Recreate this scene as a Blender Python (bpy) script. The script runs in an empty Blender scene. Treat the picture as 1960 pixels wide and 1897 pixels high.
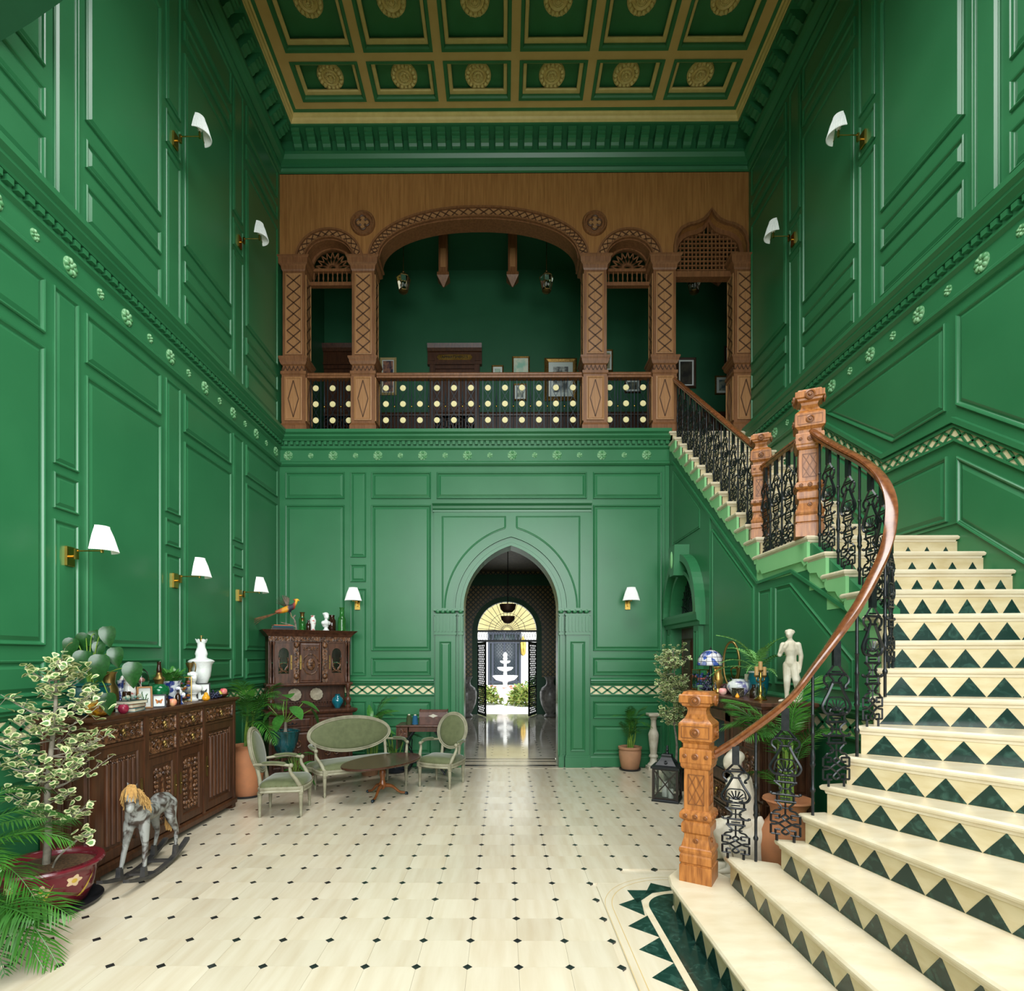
import bpy, bmesh, math, random
from mathutils import Vector, Matrix
rnd = random.Random(7)
PI = math.pi
SC = bpy.context.scene
COL = SC.collection
# ---------------------------------------------------------------- camera
FPX, HOR, VPX, EYE = 1060.0, 1256.0, 963.0, 1.83
YAW = math.radians(0.36)
PPX = VPX - FPX * math.tan(YAW)
cam = bpy.data.cameras.new('camera'); camo = bpy.data.objects.new('camera', cam); COL.objects.link(camo)
cam.sensor_fit = 'HORIZONTAL'; cam.sensor_width = 36.0; cam.lens = 36.0 * FPX / 1960.0
cam.shift_x = (980.0 - PPX) / 1960.0; cam.shift_y = (HOR - 948.5) / 1960.0
cam.clip_start = 0.05; cam.clip_end = 200
camo.location = (0, 0, EYE); camo.rotation_euler = (PI / 2, 0, YAW)
SC.camera = camo
# ---------------------------------------------------------------- light
vs = SC.view_settings
vs.view_transform = 'Standard'; vs.look = 'None'; vs.exposure = 0.0; vs.gamma = 1.0; vs.use_curve_mapping = False
SC.cycles.use_denoising = True
SC.cycles.max_bounces = 8; SC.cycles.diffuse_bounces = 4; SC.cycles.glossy_bounces = 4
SC.cycles.transmission_bounces = 6; SC.cycles.sample_clamp_indirect = 6.0
wd = bpy.data.worlds.new('sky'); SC.world = wd; wd.use_nodes = True
bg = wd.node_tree.nodes['Background']; bg.inputs[0].default_value = (0.93, 0.97, 1.0, 1); bg.inputs[1].default_value = 4.4
def area_light(name, loc, rot, sx, sy, power, color=(1, 1, 1), spread=180):
    l = bpy.data.lights.new(name, 'AREA'); l.shape = 'RECTANGLE'; l.size = sx; l.size_y = sy
    l.energy = power; l.color = color; l.spread = math.radians(spread)
    o = bpy.data.objects.new(name, l); o.location = loc; o.rotation_euler = rot; COL.objects.link(o); return o
# daylight falling through the glazed roof light above the stair hall
area_light('roof_skylight', (0.2, 3.5, 9.30), (0, 0, 0), 4.2, 3.6, 300, (1.0, 0.985, 0.95), 140)
# daylight from the tall glazed entrance front behind the viewer, coming in downwards
area_light('entrance_window', (0.15, -3.2, 4.0), (PI/2 - math.radians(27), 0, math.radians(19)), 7.0, 5.4, 960, (0.95, 0.985, 1.0), 140)
# ---------------------------------------------------------------- pixel -> place
def ray(px, py):
    u = (px - PPX) / FPX; v = (HOR - py) / FPX
    return Vector((-math.sin(YAW) + u * math.cos(YAW), math.cos(YAW) + u * math.sin(YAW), v))
def onY(px, py, Y):
    d = ray(px, py); t = Y / d.y; return Vector((d.x * t, Y, EYE + d.z * t))
def onX(px, py, X):
    d = ray(px, py); t = X / d.x; return Vector((X, d.y * t, EYE + d.z * t))
def onZ(px, py, Z=0.0):
    d = ray(px, py); t = (Z - EYE) / d.z; return Vector((d.x * t, d.y * t, Z))
# ---------------------------------------------------------------- mesh builder
class MB:
    def __init__(s): s.v = []; s.f = []; s.s = []
    def add(s, vs, fs, sm=False):
        o = len(s.v); s.v += [tuple(p) for p in vs]
        for f in fs: s.f.append(tuple(i + o for i in f)); s.s.append(sm)
        return s
    def bx(s, x0, x1, y0, y1, z0, z1):
        return s.add([(x0,y0,z0),(x1,y0,z0),(x1,y1,z0),(x0,y1,z0),(x0,y0,z1),(x1,y0,z1),(x1,y1,z1),(x0,y1,z1)],
                     [(3,2,1,0),(4,5,6,7),(0,1,5,4),(1,2,6,5),(2,3,7,6),(3,0,4,7)])
    def cbx(s, c, d, e=0.0):      # box by centre and size with chamfered vertical stack
        x, y, z = c; a, b, h = d[0]/2, d[1]/2, d[2]/2
        if e <= 0: return s.bx(x-a, x+a, y-b, y+b, z-h, z+h)
        return s.stack([(a-e, b-e, z-h), (a, b, z-h+e), (a, b, z+h-e), (a-e, b-e, z+h)], x, y)
    def stack(s, prof, cx=0, cy=0, rot=0.0):   # rectangular lathe: (halfx, halfy, z)
        vs = []; c, n = math.cos(rot), math.sin(rot)
        for a, b, z in prof:
            for (i, j) in ((-1,-1),(1,-1),(1,1),(-1,1)):
                x, y = i*a, j*b
                vs.append((cx + x*c - y*n, cy + x*n + y*c, z))
        fs = [(3,2,1,0)]
        m = len(prof)
        for k in range(m-1):
            for i in range(4):
                j = (i+1) % 4
                fs.append((k*4+i, k*4+j, k*4+4+j, k*4+4+i))
        fs.append(tuple((m-1)*4+i for i in range(4)))
        return s.add(vs, fs)
    def lathe(s, prof, c=(0,0,0), n=20, sm=True, a0=0.0, a1=2*PI, mod=None, sx=1.0, sy=1.0):
        full = abs(a1-a0-2*PI) < 1e-6; cols = n if full else n+1; vs = []
        for r, z in prof:
            for i in range(cols):
                a = a0 + (a1-a0)*i/n
                rr = r*(mod(a, z) if mod else 1.0)
                vs.append((c[0]+rr*math.cos(a)*sx, c[1]+rr*math.sin(a)*sy, c[2]+z))
        fs = []
        for k in range(len(prof)-1):
            for i in range(n):
                j = (i+1) % cols
                fs.append((k*cols+i, k*cols+j, (k+1)*cols+j, (k+1)*cols+i))
        s.add(vs, fs, sm)
        if full:
            o = len(s.v)-len(vs)
            if prof[0][0] > 1e-4: s.f.append(tuple(o+i for i in reversed(range(cols)))); s.s.append(False)
            if prof[-1][0] > 1e-4: s.f.append(tuple(o+(len(prof)-1)*cols+i for i in range(cols))); s.s.append(False)
        return s
    def tube(s, pts, r, n=8, closed=False, sm=True, caps=True, flat=1.0):
        P = [Vector(p) for p in pts]; m = len(P)
        R = r if isinstance(r, (list, tuple)) else [r]*m
        T = []
        for i in range(m):
            if closed: t = P[(i+1) % m]-P[i-1]
            else: t = P[min(i+1, m-1)]-P[max(i-1, 0)]
            T.append(t.normalized() if t.length > 1e-9 else Vector((0,0,1)))
        up = Vector((0,0,1)) if abs(T[0].z) < 0.9 else Vector((0,1,0))
        N = (up - T[0]*up.dot(T[0])).normalized(); vs = []
        for i in range(m):
            N = N - T[i]*N.dot(T[i])
            if N.length < 1e-6: N = T[i].orthogonal()
            N.normalize(); B = T[i].cross(N)
            for k in range(n):
                a = 2*PI*k/n
                vs.append(P[i] + N*(R[i]*math.cos(a)*flat) + B*(R[i]*math.sin(a)))
        fs = []
        for i in range(m if closed else m-1):
            i2 = (i+1) % m
            for k in range(n):
                k2 = (k+1) % n
                fs.append((i*n+k, i*n+k2, i2*n+k2, i2*n+k))
        if not closed and caps:
            fs.append(tuple(reversed(range(n)))); fs.append(tuple((m-1)*n+k for k in range(n)))
        return s.add(vs, fs, sm)
    def sweep(s, prof, pts, closed=False, up=(0,0,1), sm=False, capped=True):
        # prof: (side, up) list swept along pts, side = right of travel
        P = [Vector(p) for p in pts]; m = len(P); n = len(prof); U = Vector(up); vs = []
        for i in range(m):
            if closed: d0 = (P[i]-P[i-1]).normalized(); d1 = (P[(i+1) % m]-P[i]).normalized()
            else:
                d1 = (P[min(i+1,m-1)]-P[min(i,m-2)]).normalized(); d0 = (P[max(i,1)]-P[max(i-1,0)]).normalized()
            h0 = (d0 - U*d0.dot(U)).normalized(); h1 = (d1 - U*d1.dot(U)).normalized()
            t = (h0+h1); t = t.normalized() if t.length > 1e-6 else h1
            sd = t.cross(U).normalized(); k = 1.0/max(0.3, t.dot(h1))
            for a, b in prof: vs.append(P[i] + sd*(a*k) + U*b)
        fs = []
        for i in range(m if closed else m-1):
            i2 = (i+1) % m
            for k in range(n):
                k2 = (k+1) % n
                fs.append((i*n+k, i*n+k2, i2*n+k2, i2*n+k))
        if not closed and capped:
            fs.append(tuple(reversed(range(n)))); fs.append(tuple((m-1)*n+k for k in range(n)))
        return s.add(vs, fs, sm)
    def prism(s, poly, fn, d0, d1, sm=False):     # poly (u,v) extruded between depth d0 and d1 through fn(u,v,d)
        n = len(poly)
        vs = [fn(u, v, d0) for u, v in poly] + [fn(u, v, d1) for u, v in poly]
        fs = [tuple(reversed(range(n))), tuple(range(n, 2*n))]
        for i in range(n):
            j = (i+1) % n; fs.append((i, j, n+j, n+i))
        return s.add(vs, fs, sm)
    def bar(s, a, b, w, t, fn=None):    # flat bar between 2D points a,b in frame fn(u,v,d); width w, from depth t[0] to t[1]
        ax, ay = a; bx_, by = b; L = math.hypot(bx_-ax, by-ay) or 1e-6
        nx, ny = -(by-ay)/L*w/2, (bx_-ax)/L*w/2
        return s.prism([(ax+nx,ay+ny),(ax-nx,ay-ny),(bx_-nx,by-ny),(bx_+nx,by+ny)], fn, t[0], t[1])
    def ball(s, c, r, n=12, m=8, sc=(1,1,1)):
        prof = [(math.sin(PI*k/m)*1.0, -math.cos(PI*k/m)) for k in range(m+1)]
        vs = []
        for pr, pz in prof:
            for i in range(n):
                a = 2*PI*i/n
                vs.append((c[0]+r*sc[0]*pr*math.cos(a), c[1]+r*sc[1]*pr*math.sin(a), c[2]+r*sc[2]*pz))
        fs = []
        for k in range(m):
            for i in range(n):
                j = (i+1) % n
                fs.append((k*n+i, k*n+j, (k+1)*n+j, (k+1)*n+i))
        return s.add(vs, fs, True)
    def xf(s, M, start=0):
        for i in range(start, len(s.v)): s.v[i] = tuple(M @ Vector(s.v[i]))
        return s
    def mesh(s, name, fix=True):
        me = bpy.data.meshes.new(name); me.from_pydata(s.v, [], s.f)
        me.polygons.foreach_set('use_smooth', s.s)
        if fix:
            b = bmesh.new(); b.from_mesh(me)
            bmesh.ops.remove_doubles(b, verts=b.verts, dist=1e-6)
            bmesh.ops.recalc_face_normals(b, faces=b.faces); b.to_mesh(me); b.free()
        if any(s.s): me.set_sharp_from_angle(angle=math.radians(48))
        me.update(); return me
def obj(name, mb, m, parent=None, loc=None, rot=None, kind=None, label=None, fix=True):
    me = mb if isinstance(mb, bpy.types.Mesh) else mb.mesh(name, fix)
    o = bpy.data.objects.new(name, me); COL.objects.link(o)
    if m is not None and not me.materials: me.materials.append(m)
    if parent: o.parent = parent
    if loc: o.location = loc
    if rot: o.rotation_euler = rot
    if kind: o['kind'] = kind
    if label: o['label'] = label
    return o
def thing(name, label, cat, loc=(0,0,0), rz=0.0, group=None, rot=None):
    o = bpy.data.objects.new(name, None); COL.objects.link(o); o.empty_display_size = 0.1
    o.location = loc; o.rotation_euler = rot or (0, 0, rz); o['label'] = label; o['category'] = cat
    if group: o['group'] = group
    return o
def tag(o, label, cat, group=None):
    o['label'] = label; o['category'] = cat
    if group: o['group'] = group
    return o
def struct(name, mb, m, label=None):
    o = obj(name, mb, m, kind='structure')
    o['label'] = label or name.replace('_', ' ')
    return o
def copy_tree(o, parent=None, loc=None, rz=None, label=None):
    c = o.copy(); COL.objects.link(c); c.parent = parent
    if loc is not None: c.location = loc
    if rz is not None: c.rotation_euler = (0, 0, rz)
    if label: c['label'] = label
    for ch in list(o.children): copy_tree(ch, c)
    return c
def frame(o, ux, uy, uz):      # local (u,v,d) -> world
    o = Vector(o); ux = Vector(ux); uy = Vector(uy); uz = Vector(uz)
    return lambda u, v, d=0.0: o + ux*u + uy*v + uz*d
def lerp(a, b, t): return a + (b-a)*t
def sup(cx, cz, a, b, n=2.0, t0=PI, t1=0.0, k=24):     # superellipse arc points
    out = []
    for i in range(k+1):
        t = t0 + (t1-t0)*i/k; c, s = math.cos(t), math.sin(t)
        out.append((cx + a*math.copysign(abs(c)**(2/n), c), cz + b*math.copysign(abs(s)**(2/n), s)))
    return out
def bez(p, n=8):     # Catmull-Rom through points
    P = [Vector(q) for q in p]; out = []
    for i in range(len(P)-1):
        a = P[i-1] if i else P[0]*2-P[1]; b = P[i]; c = P[i+1]; d = P[i+2] if i+2 < len(P) else P[-1]*2-P[-2]
        for k in range(n):
            t = k/n
            out.append(0.5*((2*b)+(c-a)*t+(2*a-5*b+4*c-d)*t*t+(3*b-a-3*c+d)*t**3))
    out.append(P[-1]); return out
# ---------------------------------------------------------------- materials
MATS = {}
def _nt(name):
    m = bpy.data.materials.new(name); m.use_nodes = True
    return m, m.node_tree, m.node_tree.nodes['Principled BSDF']
def srgb(h):
    if isinstance(h, str):
        h = h.lstrip('#'); h = [int(h[i:i+2], 16)/255 for i in (0, 2, 4)]
        return tuple((c/12.92 if c <= 0.04045 else ((c+0.055)/1.055)**2.4) for c in h)
    return tuple(h)
def mat(name, c1, c2=None, rough=0.5, metal=0.0, scale=6.0, stretch=(1,1,1), detail=6.0, bump=0.0, bscale=None, coat=0.0,
        kind='noise', lo=0.35, hi=0.65, sheen=0.0, trans=0.0, ior=1.45, emit=0.0, rand=0.0, spec=0.5, alpha=1.0, dist=0.0, rough2=None):
    if name in MATS: return MATS[name]
    m, nt, b = _nt(name); N = nt.nodes; L = nt.links
    c1 = srgb(c1); b.inputs['Base Color'].default_value = (*c1, 1)
    b.inputs['Roughness'].default_value = rough; b.inputs['Metallic'].default_value = metal
    b.inputs['Coat Weight'].default_value = coat; b.inputs['Coat Roughness'].default_value = 0.1
    b.inputs['Sheen Weight'].default_value = sheen; b.inputs['Sheen Roughness'].default_value = 0.4
    b.inputs['Transmission Weight'].default_value = trans; b.inputs['IOR'].default_value = ior
    b.inputs['Specular IOR Level'].default_value = spec; b.inputs['Alpha'].default_value = alpha
    if emit:
        b.inputs['Emission Color'].default_value = (*c1, 1); b.inputs['Emission Strength'].default_value = emit
    if c2 is not None or bump or rough2 is not None:
        tc = N.new('ShaderNodeTexCoord'); mp = N.new('ShaderNodeMapping'); mp.inputs['Scale'].default_value = stretch
        L.new(tc.outputs['Object'], mp.inputs['Vector'])
        vec = mp.outputs[0]
        if rand:
            oi = N.new('ShaderNodeObjectInfo'); va = N.new('ShaderNodeVectorMath'); va.operation = 'MULTIPLY_ADD'
            L.new(oi.outputs['Random'], va.inputs[0]); va.inputs[1].default_value = (37, 53, 71)
            L.new(vec, va.inputs[2]); vec = va.outputs[0]
        if kind == 'voronoi':
            t = N.new('ShaderNodeTexVoronoi'); t.inputs['Scale'].default_value = scale; fac = t.outputs['Distance']
        elif kind == 'cells':
            t = N.new('ShaderNodeTexVoronoi'); t.inputs['Scale'].default_value = scale; fac = t.outputs['Color']
        elif kind == 'wave':
            t = N.new('ShaderNodeTexWave'); t.inputs['Scale'].default_value = scale; t.inputs['Distortion'].default_value = dist or 4
            t.inputs['Detail'].default_value = 3; fac = t.outputs['Fac']
        else:
            t = N.new('ShaderNodeTexNoise'); t.inputs['Scale'].default_value = scale; t.inputs['Detail'].default_value = detail
            t.inputs['Distortion'].default_value = dist; fac = t.outputs['Fac']
        L.new(vec, t.inputs['Vector'])
        if c2 is not None:
            cr = N.new('ShaderNodeValToRGB'); c2 = srgb(c2)
            cr.color_ramp.elements[0].position = lo; cr.color_ramp.elements[0].color = (*c1, 1)
            cr.color_ramp.elements[1].position = hi; cr.color_ramp.elements[1].color = (*c2, 1)
            L.new(fac, cr.inputs[0]); out = cr.outputs[0]
            if rand:
                mx = N.new('ShaderNodeHueSaturation'); ma = N.new('ShaderNodeMapRange')
                oi2 = N.new('ShaderNodeObjectInfo'); L.new(oi2.outputs['Random'], ma.inputs[0])
                ma.inputs[3].default_value = 1-rand; ma.inputs[4].default_value = 1+rand
                L.new(ma.outputs[0], mx.inputs['Value']); L.new(out, mx.inputs['Color']); out = mx.outputs[0]
            L.new(out, b.inputs['Base Color'])
        if rough2 is not None:
            mr = N.new('ShaderNodeMapRange'); mr.inputs[3].default_value = rough; mr.inputs[4].default_value = rough2
            L.new(fac, mr.inputs[0]); L.new(mr.outputs[0], b.inputs['Roughness'])
        if bump:
            bp = N.new('ShaderNodeBump'); bp.inputs['Strength'].default_value = bump; bp.inputs['Distance'].default_value = 0.01
            if bscale:
                t2 = N.new('ShaderNodeTexNoise'); t2.inputs['Scale'].default_value = bscale; t2.inputs['Detail'].default_value = 4
                L.new(vec, t2.inputs['Vector']); L.new(t2.outputs['Fac'], bp.inputs['Height'])
            else: L.new(fac, bp.inputs['Height'])
            L.new(bp.outputs[0], b.inputs['Normal'])
    MATS[name] = m; return m
GREEN = mat('green_paint', (0.022, 0.138, 0.052), (0.027, 0.156, 0.060), rough=0.29, scale=1.5, bump=0.04, bscale=260, spec=0.55, rough2=0.35)
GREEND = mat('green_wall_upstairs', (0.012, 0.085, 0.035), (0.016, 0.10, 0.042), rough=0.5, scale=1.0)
PALEGREEN = mat('pale_green_paint', (0.20, 0.47, 0.20), (0.23, 0.50, 0.22), rough=0.4, scale=3)
ROSE = mat('rosette_plaster', (0.22, 0.42, 0.22), (0.07, 0.24, 0.09), rough=0.5, scale=22, lo=0.4, hi=0.62)
CREAM = mat('cream_paint', (0.72, 0.62, 0.38), (0.66, 0.56, 0.34), rough=0.55, scale=12)
CEIL_RIB = mat('ceiling_buff', (0.50, 0.34, 0.11), (0.54, 0.37, 0.13), rough=0.6, scale=4)
CEIL_GOLD = mat('ceiling_gold', (0.60, 0.47, 0.17), (0.54, 0.41, 0.14), rough=0.5, scale=10)
CEIL_GREEN = mat('ceiling_green', (0.03, 0.15, 0.05), (0.035, 0.17, 0.06), rough=0.5, scale=4)
OAKP = mat('oak_panel', (0.36, 0.165, 0.050), (0.23, 0.095, 0.026), rough=0.45, scale=3.0, stretch=(14,14,0.7), detail=8, bump=0.08, lo=0.3, hi=0.75)
PINE = mat('pine_frame', (0.225, 0.095, 0.037), (0.13, 0.050, 0.018), rough=0.42, scale=4.0, stretch=(9,9,0.9), detail=8, bump=0.08, lo=0.3, hi=0.72)
PINEL = mat('pine_light', (0.36, 0.18, 0.075), (0.27, 0.125, 0.046), rough=0.45, scale=4.0, stretch=(10,10,0.9), detail=8, lo=0.3, hi=0.72)
PINED = mat('pine_dark_line', (0.085, 0.035, 0.014), rough=0.5)
NEWEL = mat('newel_pine', (0.40, 0.150, 0.034), (0.20, 0.062, 0.012), rough=0.34, scale=7, stretch=(7,7,0.9), detail=9, bump=0.12, lo=0.34, hi=0.70)
RAIL = mat('handrail_wood', (0.20, 0.068, 0.022), (0.11, 0.034, 0.011), rough=0.25, scale=8, stretch=(3,3,3), detail=8, coat=0.4)
DARKWOOD = mat('dark_oak', (0.085, 0.031, 0.012), (0.036, 0.013, 0.006), rough=0.38, scale=4.5, stretch=(7,7,0.8), detail=8, bump=0.15, lo=0.3, hi=0.72)
CARVE = mat('carved_oak', (0.165, 0.072, 0.030), (0.030, 0.011, 0.005), rough=0.34, scale=30, detail=4, bump=1.0, lo=0.38, hi=0.62)
DARKWOOD2 = mat('walnut', (0.090, 0.034, 0.017), (0.040, 0.015, 0.008), rough=0.33, scale=5, stretch=(5,5,1), detail=8, bump=0.1)
MAHOG = mat('mahogany', (0.060, 0.022, 0.012), (0.038, 0.013, 0.007), rough=0.24, scale=4, stretch=(6,1.2,1), detail=6, coat=0.3)
TABLEG = mat('turned_mahogany', (0.20, 0.068, 0.018), (0.13, 0.04, 0.011), rough=0.28, scale=6, stretch=(5,5,1))
IRON = mat('cast_iron', (0.010, 0.012, 0.014), (0.02, 0.022, 0.024), rough=0.32, scale=30, metal=0.4, bump=0.1)
STEEL = mat('blued_steel', (0.012, 0.024, 0.032), rough=0.35, metal=0.5)
BRASS = mat('brass', (0.55, 0.36, 0.09), (0.45, 0.28, 0.06), rough=0.22, metal=1.0, scale=8)
BRASSD = mat('aged_brass', (0.28, 0.19, 0.06), (0.17, 0.11, 0.035), rough=0.38, metal=0.9, scale=10)
SHADE = mat('pleated_linen', (0.86, 0.87, 0.84), (0.80, 0.82, 0.78), rough=0.8, scale=40)
CREAMDISC = mat('ivory_disc', (0.78, 0.68, 0.36), (0.72, 0.62, 0.30), rough=0.45, scale=8)
TRAV = mat('travertine', (0.575, 0.51, 0.39), (0.485, 0.40, 0.275), rough=0.13, scale=2.6, stretch=(5.0,0.55,1), detail=9, rand=0.045, lo=0.36, hi=0.82, rough2=0.24, spec=0.5)
TRAVS = mat('travertine_step', (0.63, 0.55, 0.40), (0.52, 0.42, 0.265), rough=0.24, scale=3.2, stretch=(1.4,3.2,7), detail=9, lo=0.36, hi=0.82, rough2=0.34, bump=0.03)
TRAVP = mat('travertine_riser', (0.60, 0.50, 0.31), (0.48, 0.37, 0.19), rough=0.28, scale=3, stretch=(2,2,6), detail=9, lo=0.38, hi=0.8, rand=0.04)
VERDE = mat('verde_marble', (0.007, 0.027, 0.021), (0.040, 0.105, 0.080), rough=0.16, scale=12, detail=10, lo=0.5, hi=0.86, dist=1.6, rand=0.06)
BLACKT = mat('black_marble', (0.008, 0.010, 0.010), (0.02, 0.024, 0.024), rough=0.16, scale=8)
GREYT = mat('passage_marble', (0.62, 0.58, 0.49), (0.48, 0.45, 0.38), rough=0.07, scale=2, stretch=(1,0.6,1), detail=8)
VELVET = mat('sage_velvet', (0.105, 0.118, 0.050), (0.082, 0.094, 0.038), rough=0.75, scale=14, detail=8, sheen=0.35, bump=0.08)
FRAMEP = mat('grey_painted_wood', (0.27, 0.255, 0.17), (0.17, 0.155, 0.10), rough=0.55, scale=9, detail=8, lo=0.42, hi=0.72)
TERRA = mat('terracotta', (0.52, 0.205, 0.085), (0.40, 0.165, 0.075), rough=0.75, scale=5, detail=8, bump=0.06)
TERRAP = mat('pale_terracotta', (0.42, 0.21, 0.11), (0.33, 0.17, 0.09), rough=0.8, scale=6, bump=0.06)
SOIL = mat('soil', (0.06, 0.03, 0.014), (0.15, 0.08, 0.035), rough=0.95, scale=60, bump=0.8)
BURG = mat('burgundy_glaze', (0.155, 0.012, 0.022), (0.12, 0.009, 0.017), rough=0.16, scale=3, coat=0.5)
BLACKP = mat('black_plastic', (0.012, 0.013, 0.015), rough=0.4)
LEAF = mat('leaf_green', (0.028, 0.125, 0.018), (0.05, 0.19, 0.028), rough=0.32, scale=9)
LEAFD = mat('leaf_dark', (0.008, 0.045, 0.008), (0.014, 0.07, 0.013), rough=0.28, scale=8)
PALM = mat('palm_green', (0.022, 0.105, 0.010), (0.052, 0.185, 0.020), rough=0.36, scale=4)
PALMD = mat('palm_deep', (0.013, 0.065, 0.009), (0.030, 0.115, 0.016), rough=0.36, scale=4)
STALK = mat('palm_stalk', (0.16, 0.26, 0.035), (0.10, 0.20, 0.025), rough=0.45, scale=9)
VARI = mat('variegated_leaf', (0.055, 0.14, 0.040), (0.62, 0.64, 0.35), rough=0.42, scale=17, detail=2, lo=0.46, hi=0.56, rand=0.08)
BARK = mat('grey_bark', (0.26, 0.23, 0.18), (0.14, 0.12, 0.09), rough=0.85, scale=25, bump=0.5)
MARB = mat('weathered_marble', (0.66, 0.61, 0.50), (0.46, 0.40, 0.29), rough=0.55, scale=7, detail=9, bump=0.1)
WHITE = mat('white_bisque', (0.78, 0.79, 0.77), (0.70, 0.71, 0.69), rough=0.4, scale=6)
WHITEG = mat('white_glaze', (0.78, 0.80, 0.78), (0.68, 0.71, 0.68), rough=0.18, scale=18, bump=0.6)
GLASS = mat('clear_glass', (0.95, 0.98, 0.96), rough=0.02, trans=1.0, ior=1.45)
GLASSG = mat('green_glass', (0.10, 0.42, 0.10), rough=0.06, trans=0.85, ior=1.4)
GLASSE = mat('emerald_glass', (0.02, 0.30, 0.10), rough=0.05, trans=0.7, ior=1.45)
GLASSB = mat('brown_glass', (0.03, 0.012, 0.006), rough=0.06, trans=0.2)
PAPER = mat('paper', (0.62, 0.56, 0.42), rough=0.8)
WHITEP = mat('mount_card', (0.66, 0.70, 0.66), rough=0.7)
BLACK = mat('black_lacquer', (0.010, 0.010, 0.010), rough=0.35)
NAVY = mat('navy_band', (0.012, 0.020, 0.035), rough=0.45)
GOLDL = mat('gold_lettering', (0.46, 0.33, 0.10), rough=0.35, metal=0.6)
# ================================================================ the room shell
D, XL, XR, XS = 9.2, -3.72, 4.07, 2.75
BALC = 5.50
FL = frame((XL,0,0), (0,1,0), (0,0,1), (1,0,0))
FR = frame((XR,0,0), (0,1,0), (0,0,1), (-1,0,0))
FB = frame((0,D,0), (1,0,0), (0,0,1), (0,-1,0))
FS = frame((XS,0,0), (0,1,0), (0,0,1), (-1,0,0))
def bw(px, py):      # point on the back wall as (x, z)
    p = onY(px, py, D); return (p.x, p.z)
def area2(p): return sum(p[i][0]*p[(i+1) % len(p)][1]-p[(i+1) % len(p)][0]*p[i][1] for i in range(len(p)))
def inset(poly, d):
    n = len(poly); out = []
    for i in range(n):
        a, b, c = poly[i-1], poly[i], poly[(i+1) % n]
        e0 = Vector((b[0]-a[0], b[1]-a[1])).normalized(); e1 = Vector((c[0]-b[0], c[1]-b[1])).normalized()
        n0 = Vector((-e0.y, e0.x)); n1 = Vector((-e1.y, e1.x)); m = n0+n1
        if m.length < 1e-6: m = n0
        m.normalize(); k = d/max(0.35, m.dot(n0))
        out.append((b[0]+m.x*k, b[1]+m.y*k))
    return out
PROF = [(0,-0.002),(0,0.016),(0.008,0.024),(0.019,0.020),(0.027,0.006),(0.033,0.001),(0.039,0.001),(0.070,0.016)]
def moulding(fr, poly, prof=PROF, k=1.0, mb=None):
    if area2(poly) < 0: poly = poly[::-1]
    mb = mb or MB(); n = len(poly); rings = []
    for d, h in prof:
        q = inset(poly, d*k); rings.append([fr(u, v, h*k) for u, v in q])
    vs = [p for r in rings for p in r]; fs = []
    for r in range(len(rings)-1):
        for i in range(n):
            j = (i+1) % n; fs.append((r*n+i, r*n+j, (r+1)*n+j, (r+1)*n+i))
    fs.append(tuple((len(rings)-1)*n+i for i in range(n)))
    return mb.add(vs, fs)
def panel(fr, poly, parent, m=None, k=1.0, name='panel'):
    return obj(name, moulding(fr, poly, k=k), m or GREEN, parent)
def rect(u0, u1, z0, z1): return [(u0,z0),(u1,z0),(u1,z1),(u0,z1)]
def strip(fr, prof, u0, u1, mb=None):    # run of moulding along u; prof = (d, z)
    mb = mb or MB(); n = len(prof)
    vs = [fr(u0, z, d) for d, z in prof] + [fr(u1, z, d) for d, z in prof]
    fs = [(i, (i+1) % n, n+(i+1) % n, n+i) for i in range(n)] + [tuple(range(n)), tuple(range(n, 2*n))]
    return mb.add(vs, fs)
# ---- walls
wall_left = struct('wall_left', MB().bx(XL-0.2, XL, -4.6, D+0.4, 0, 10.7), GREEN, 'glossy green panelled wall on the left')
wall_right = struct('wall_right', MB().bx(XR, XR+0.2, -4.6, D+0.26, 0, 10.7), GREEN, 'glossy green panelled wall beside the stairs')
wall_rear = struct('wall_rear', MB().bx(XL-0.2, XR+0.2, -4.8, -4.6, 0, 9.5), GREEN, 'green wall behind the viewer')
# back wall with the pointed doorway
aw0, aw1 = bw(888, 1165)[0], bw(1068, 1165)[0]; acx = (aw0+aw1)/2; ahw = (aw1-aw0)/2
az0 = bw(977, 1165)[1]; arise = bw(977, 1046)[1]-az0; AR = (ahw*ahw+arise*arise)/(2*ahw)
def pointed(off=0.0, k=16):      # pointed arch curve, left spring to right spring
    R = AR+off; cxl = acx+(AR-ahw); h = math.sqrt(max(0.0, R*R-(AR-ahw)**2)); L = []
    a1 = math.atan2(h, acx-cxl)
    for i in range(k+1):
        a = lerp(PI, a1, i/k); L.append((cxl+R*math.cos(a), az0+R*math.sin(a)))
    return L + [(2*acx-x, z) for x, z in reversed(L[:-1])]
arch = pointed()
poly = [(XL,0),(XL,BALC),(XR,BALC),(XR,0),(aw1,0)] + arch[::-1] + [(aw0,0)]
wall_back = struct('wall_back', MB().prism(poly, FB, 0, -0.36), GREEN, 'green panelled end wall with a pointed doorway')
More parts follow.
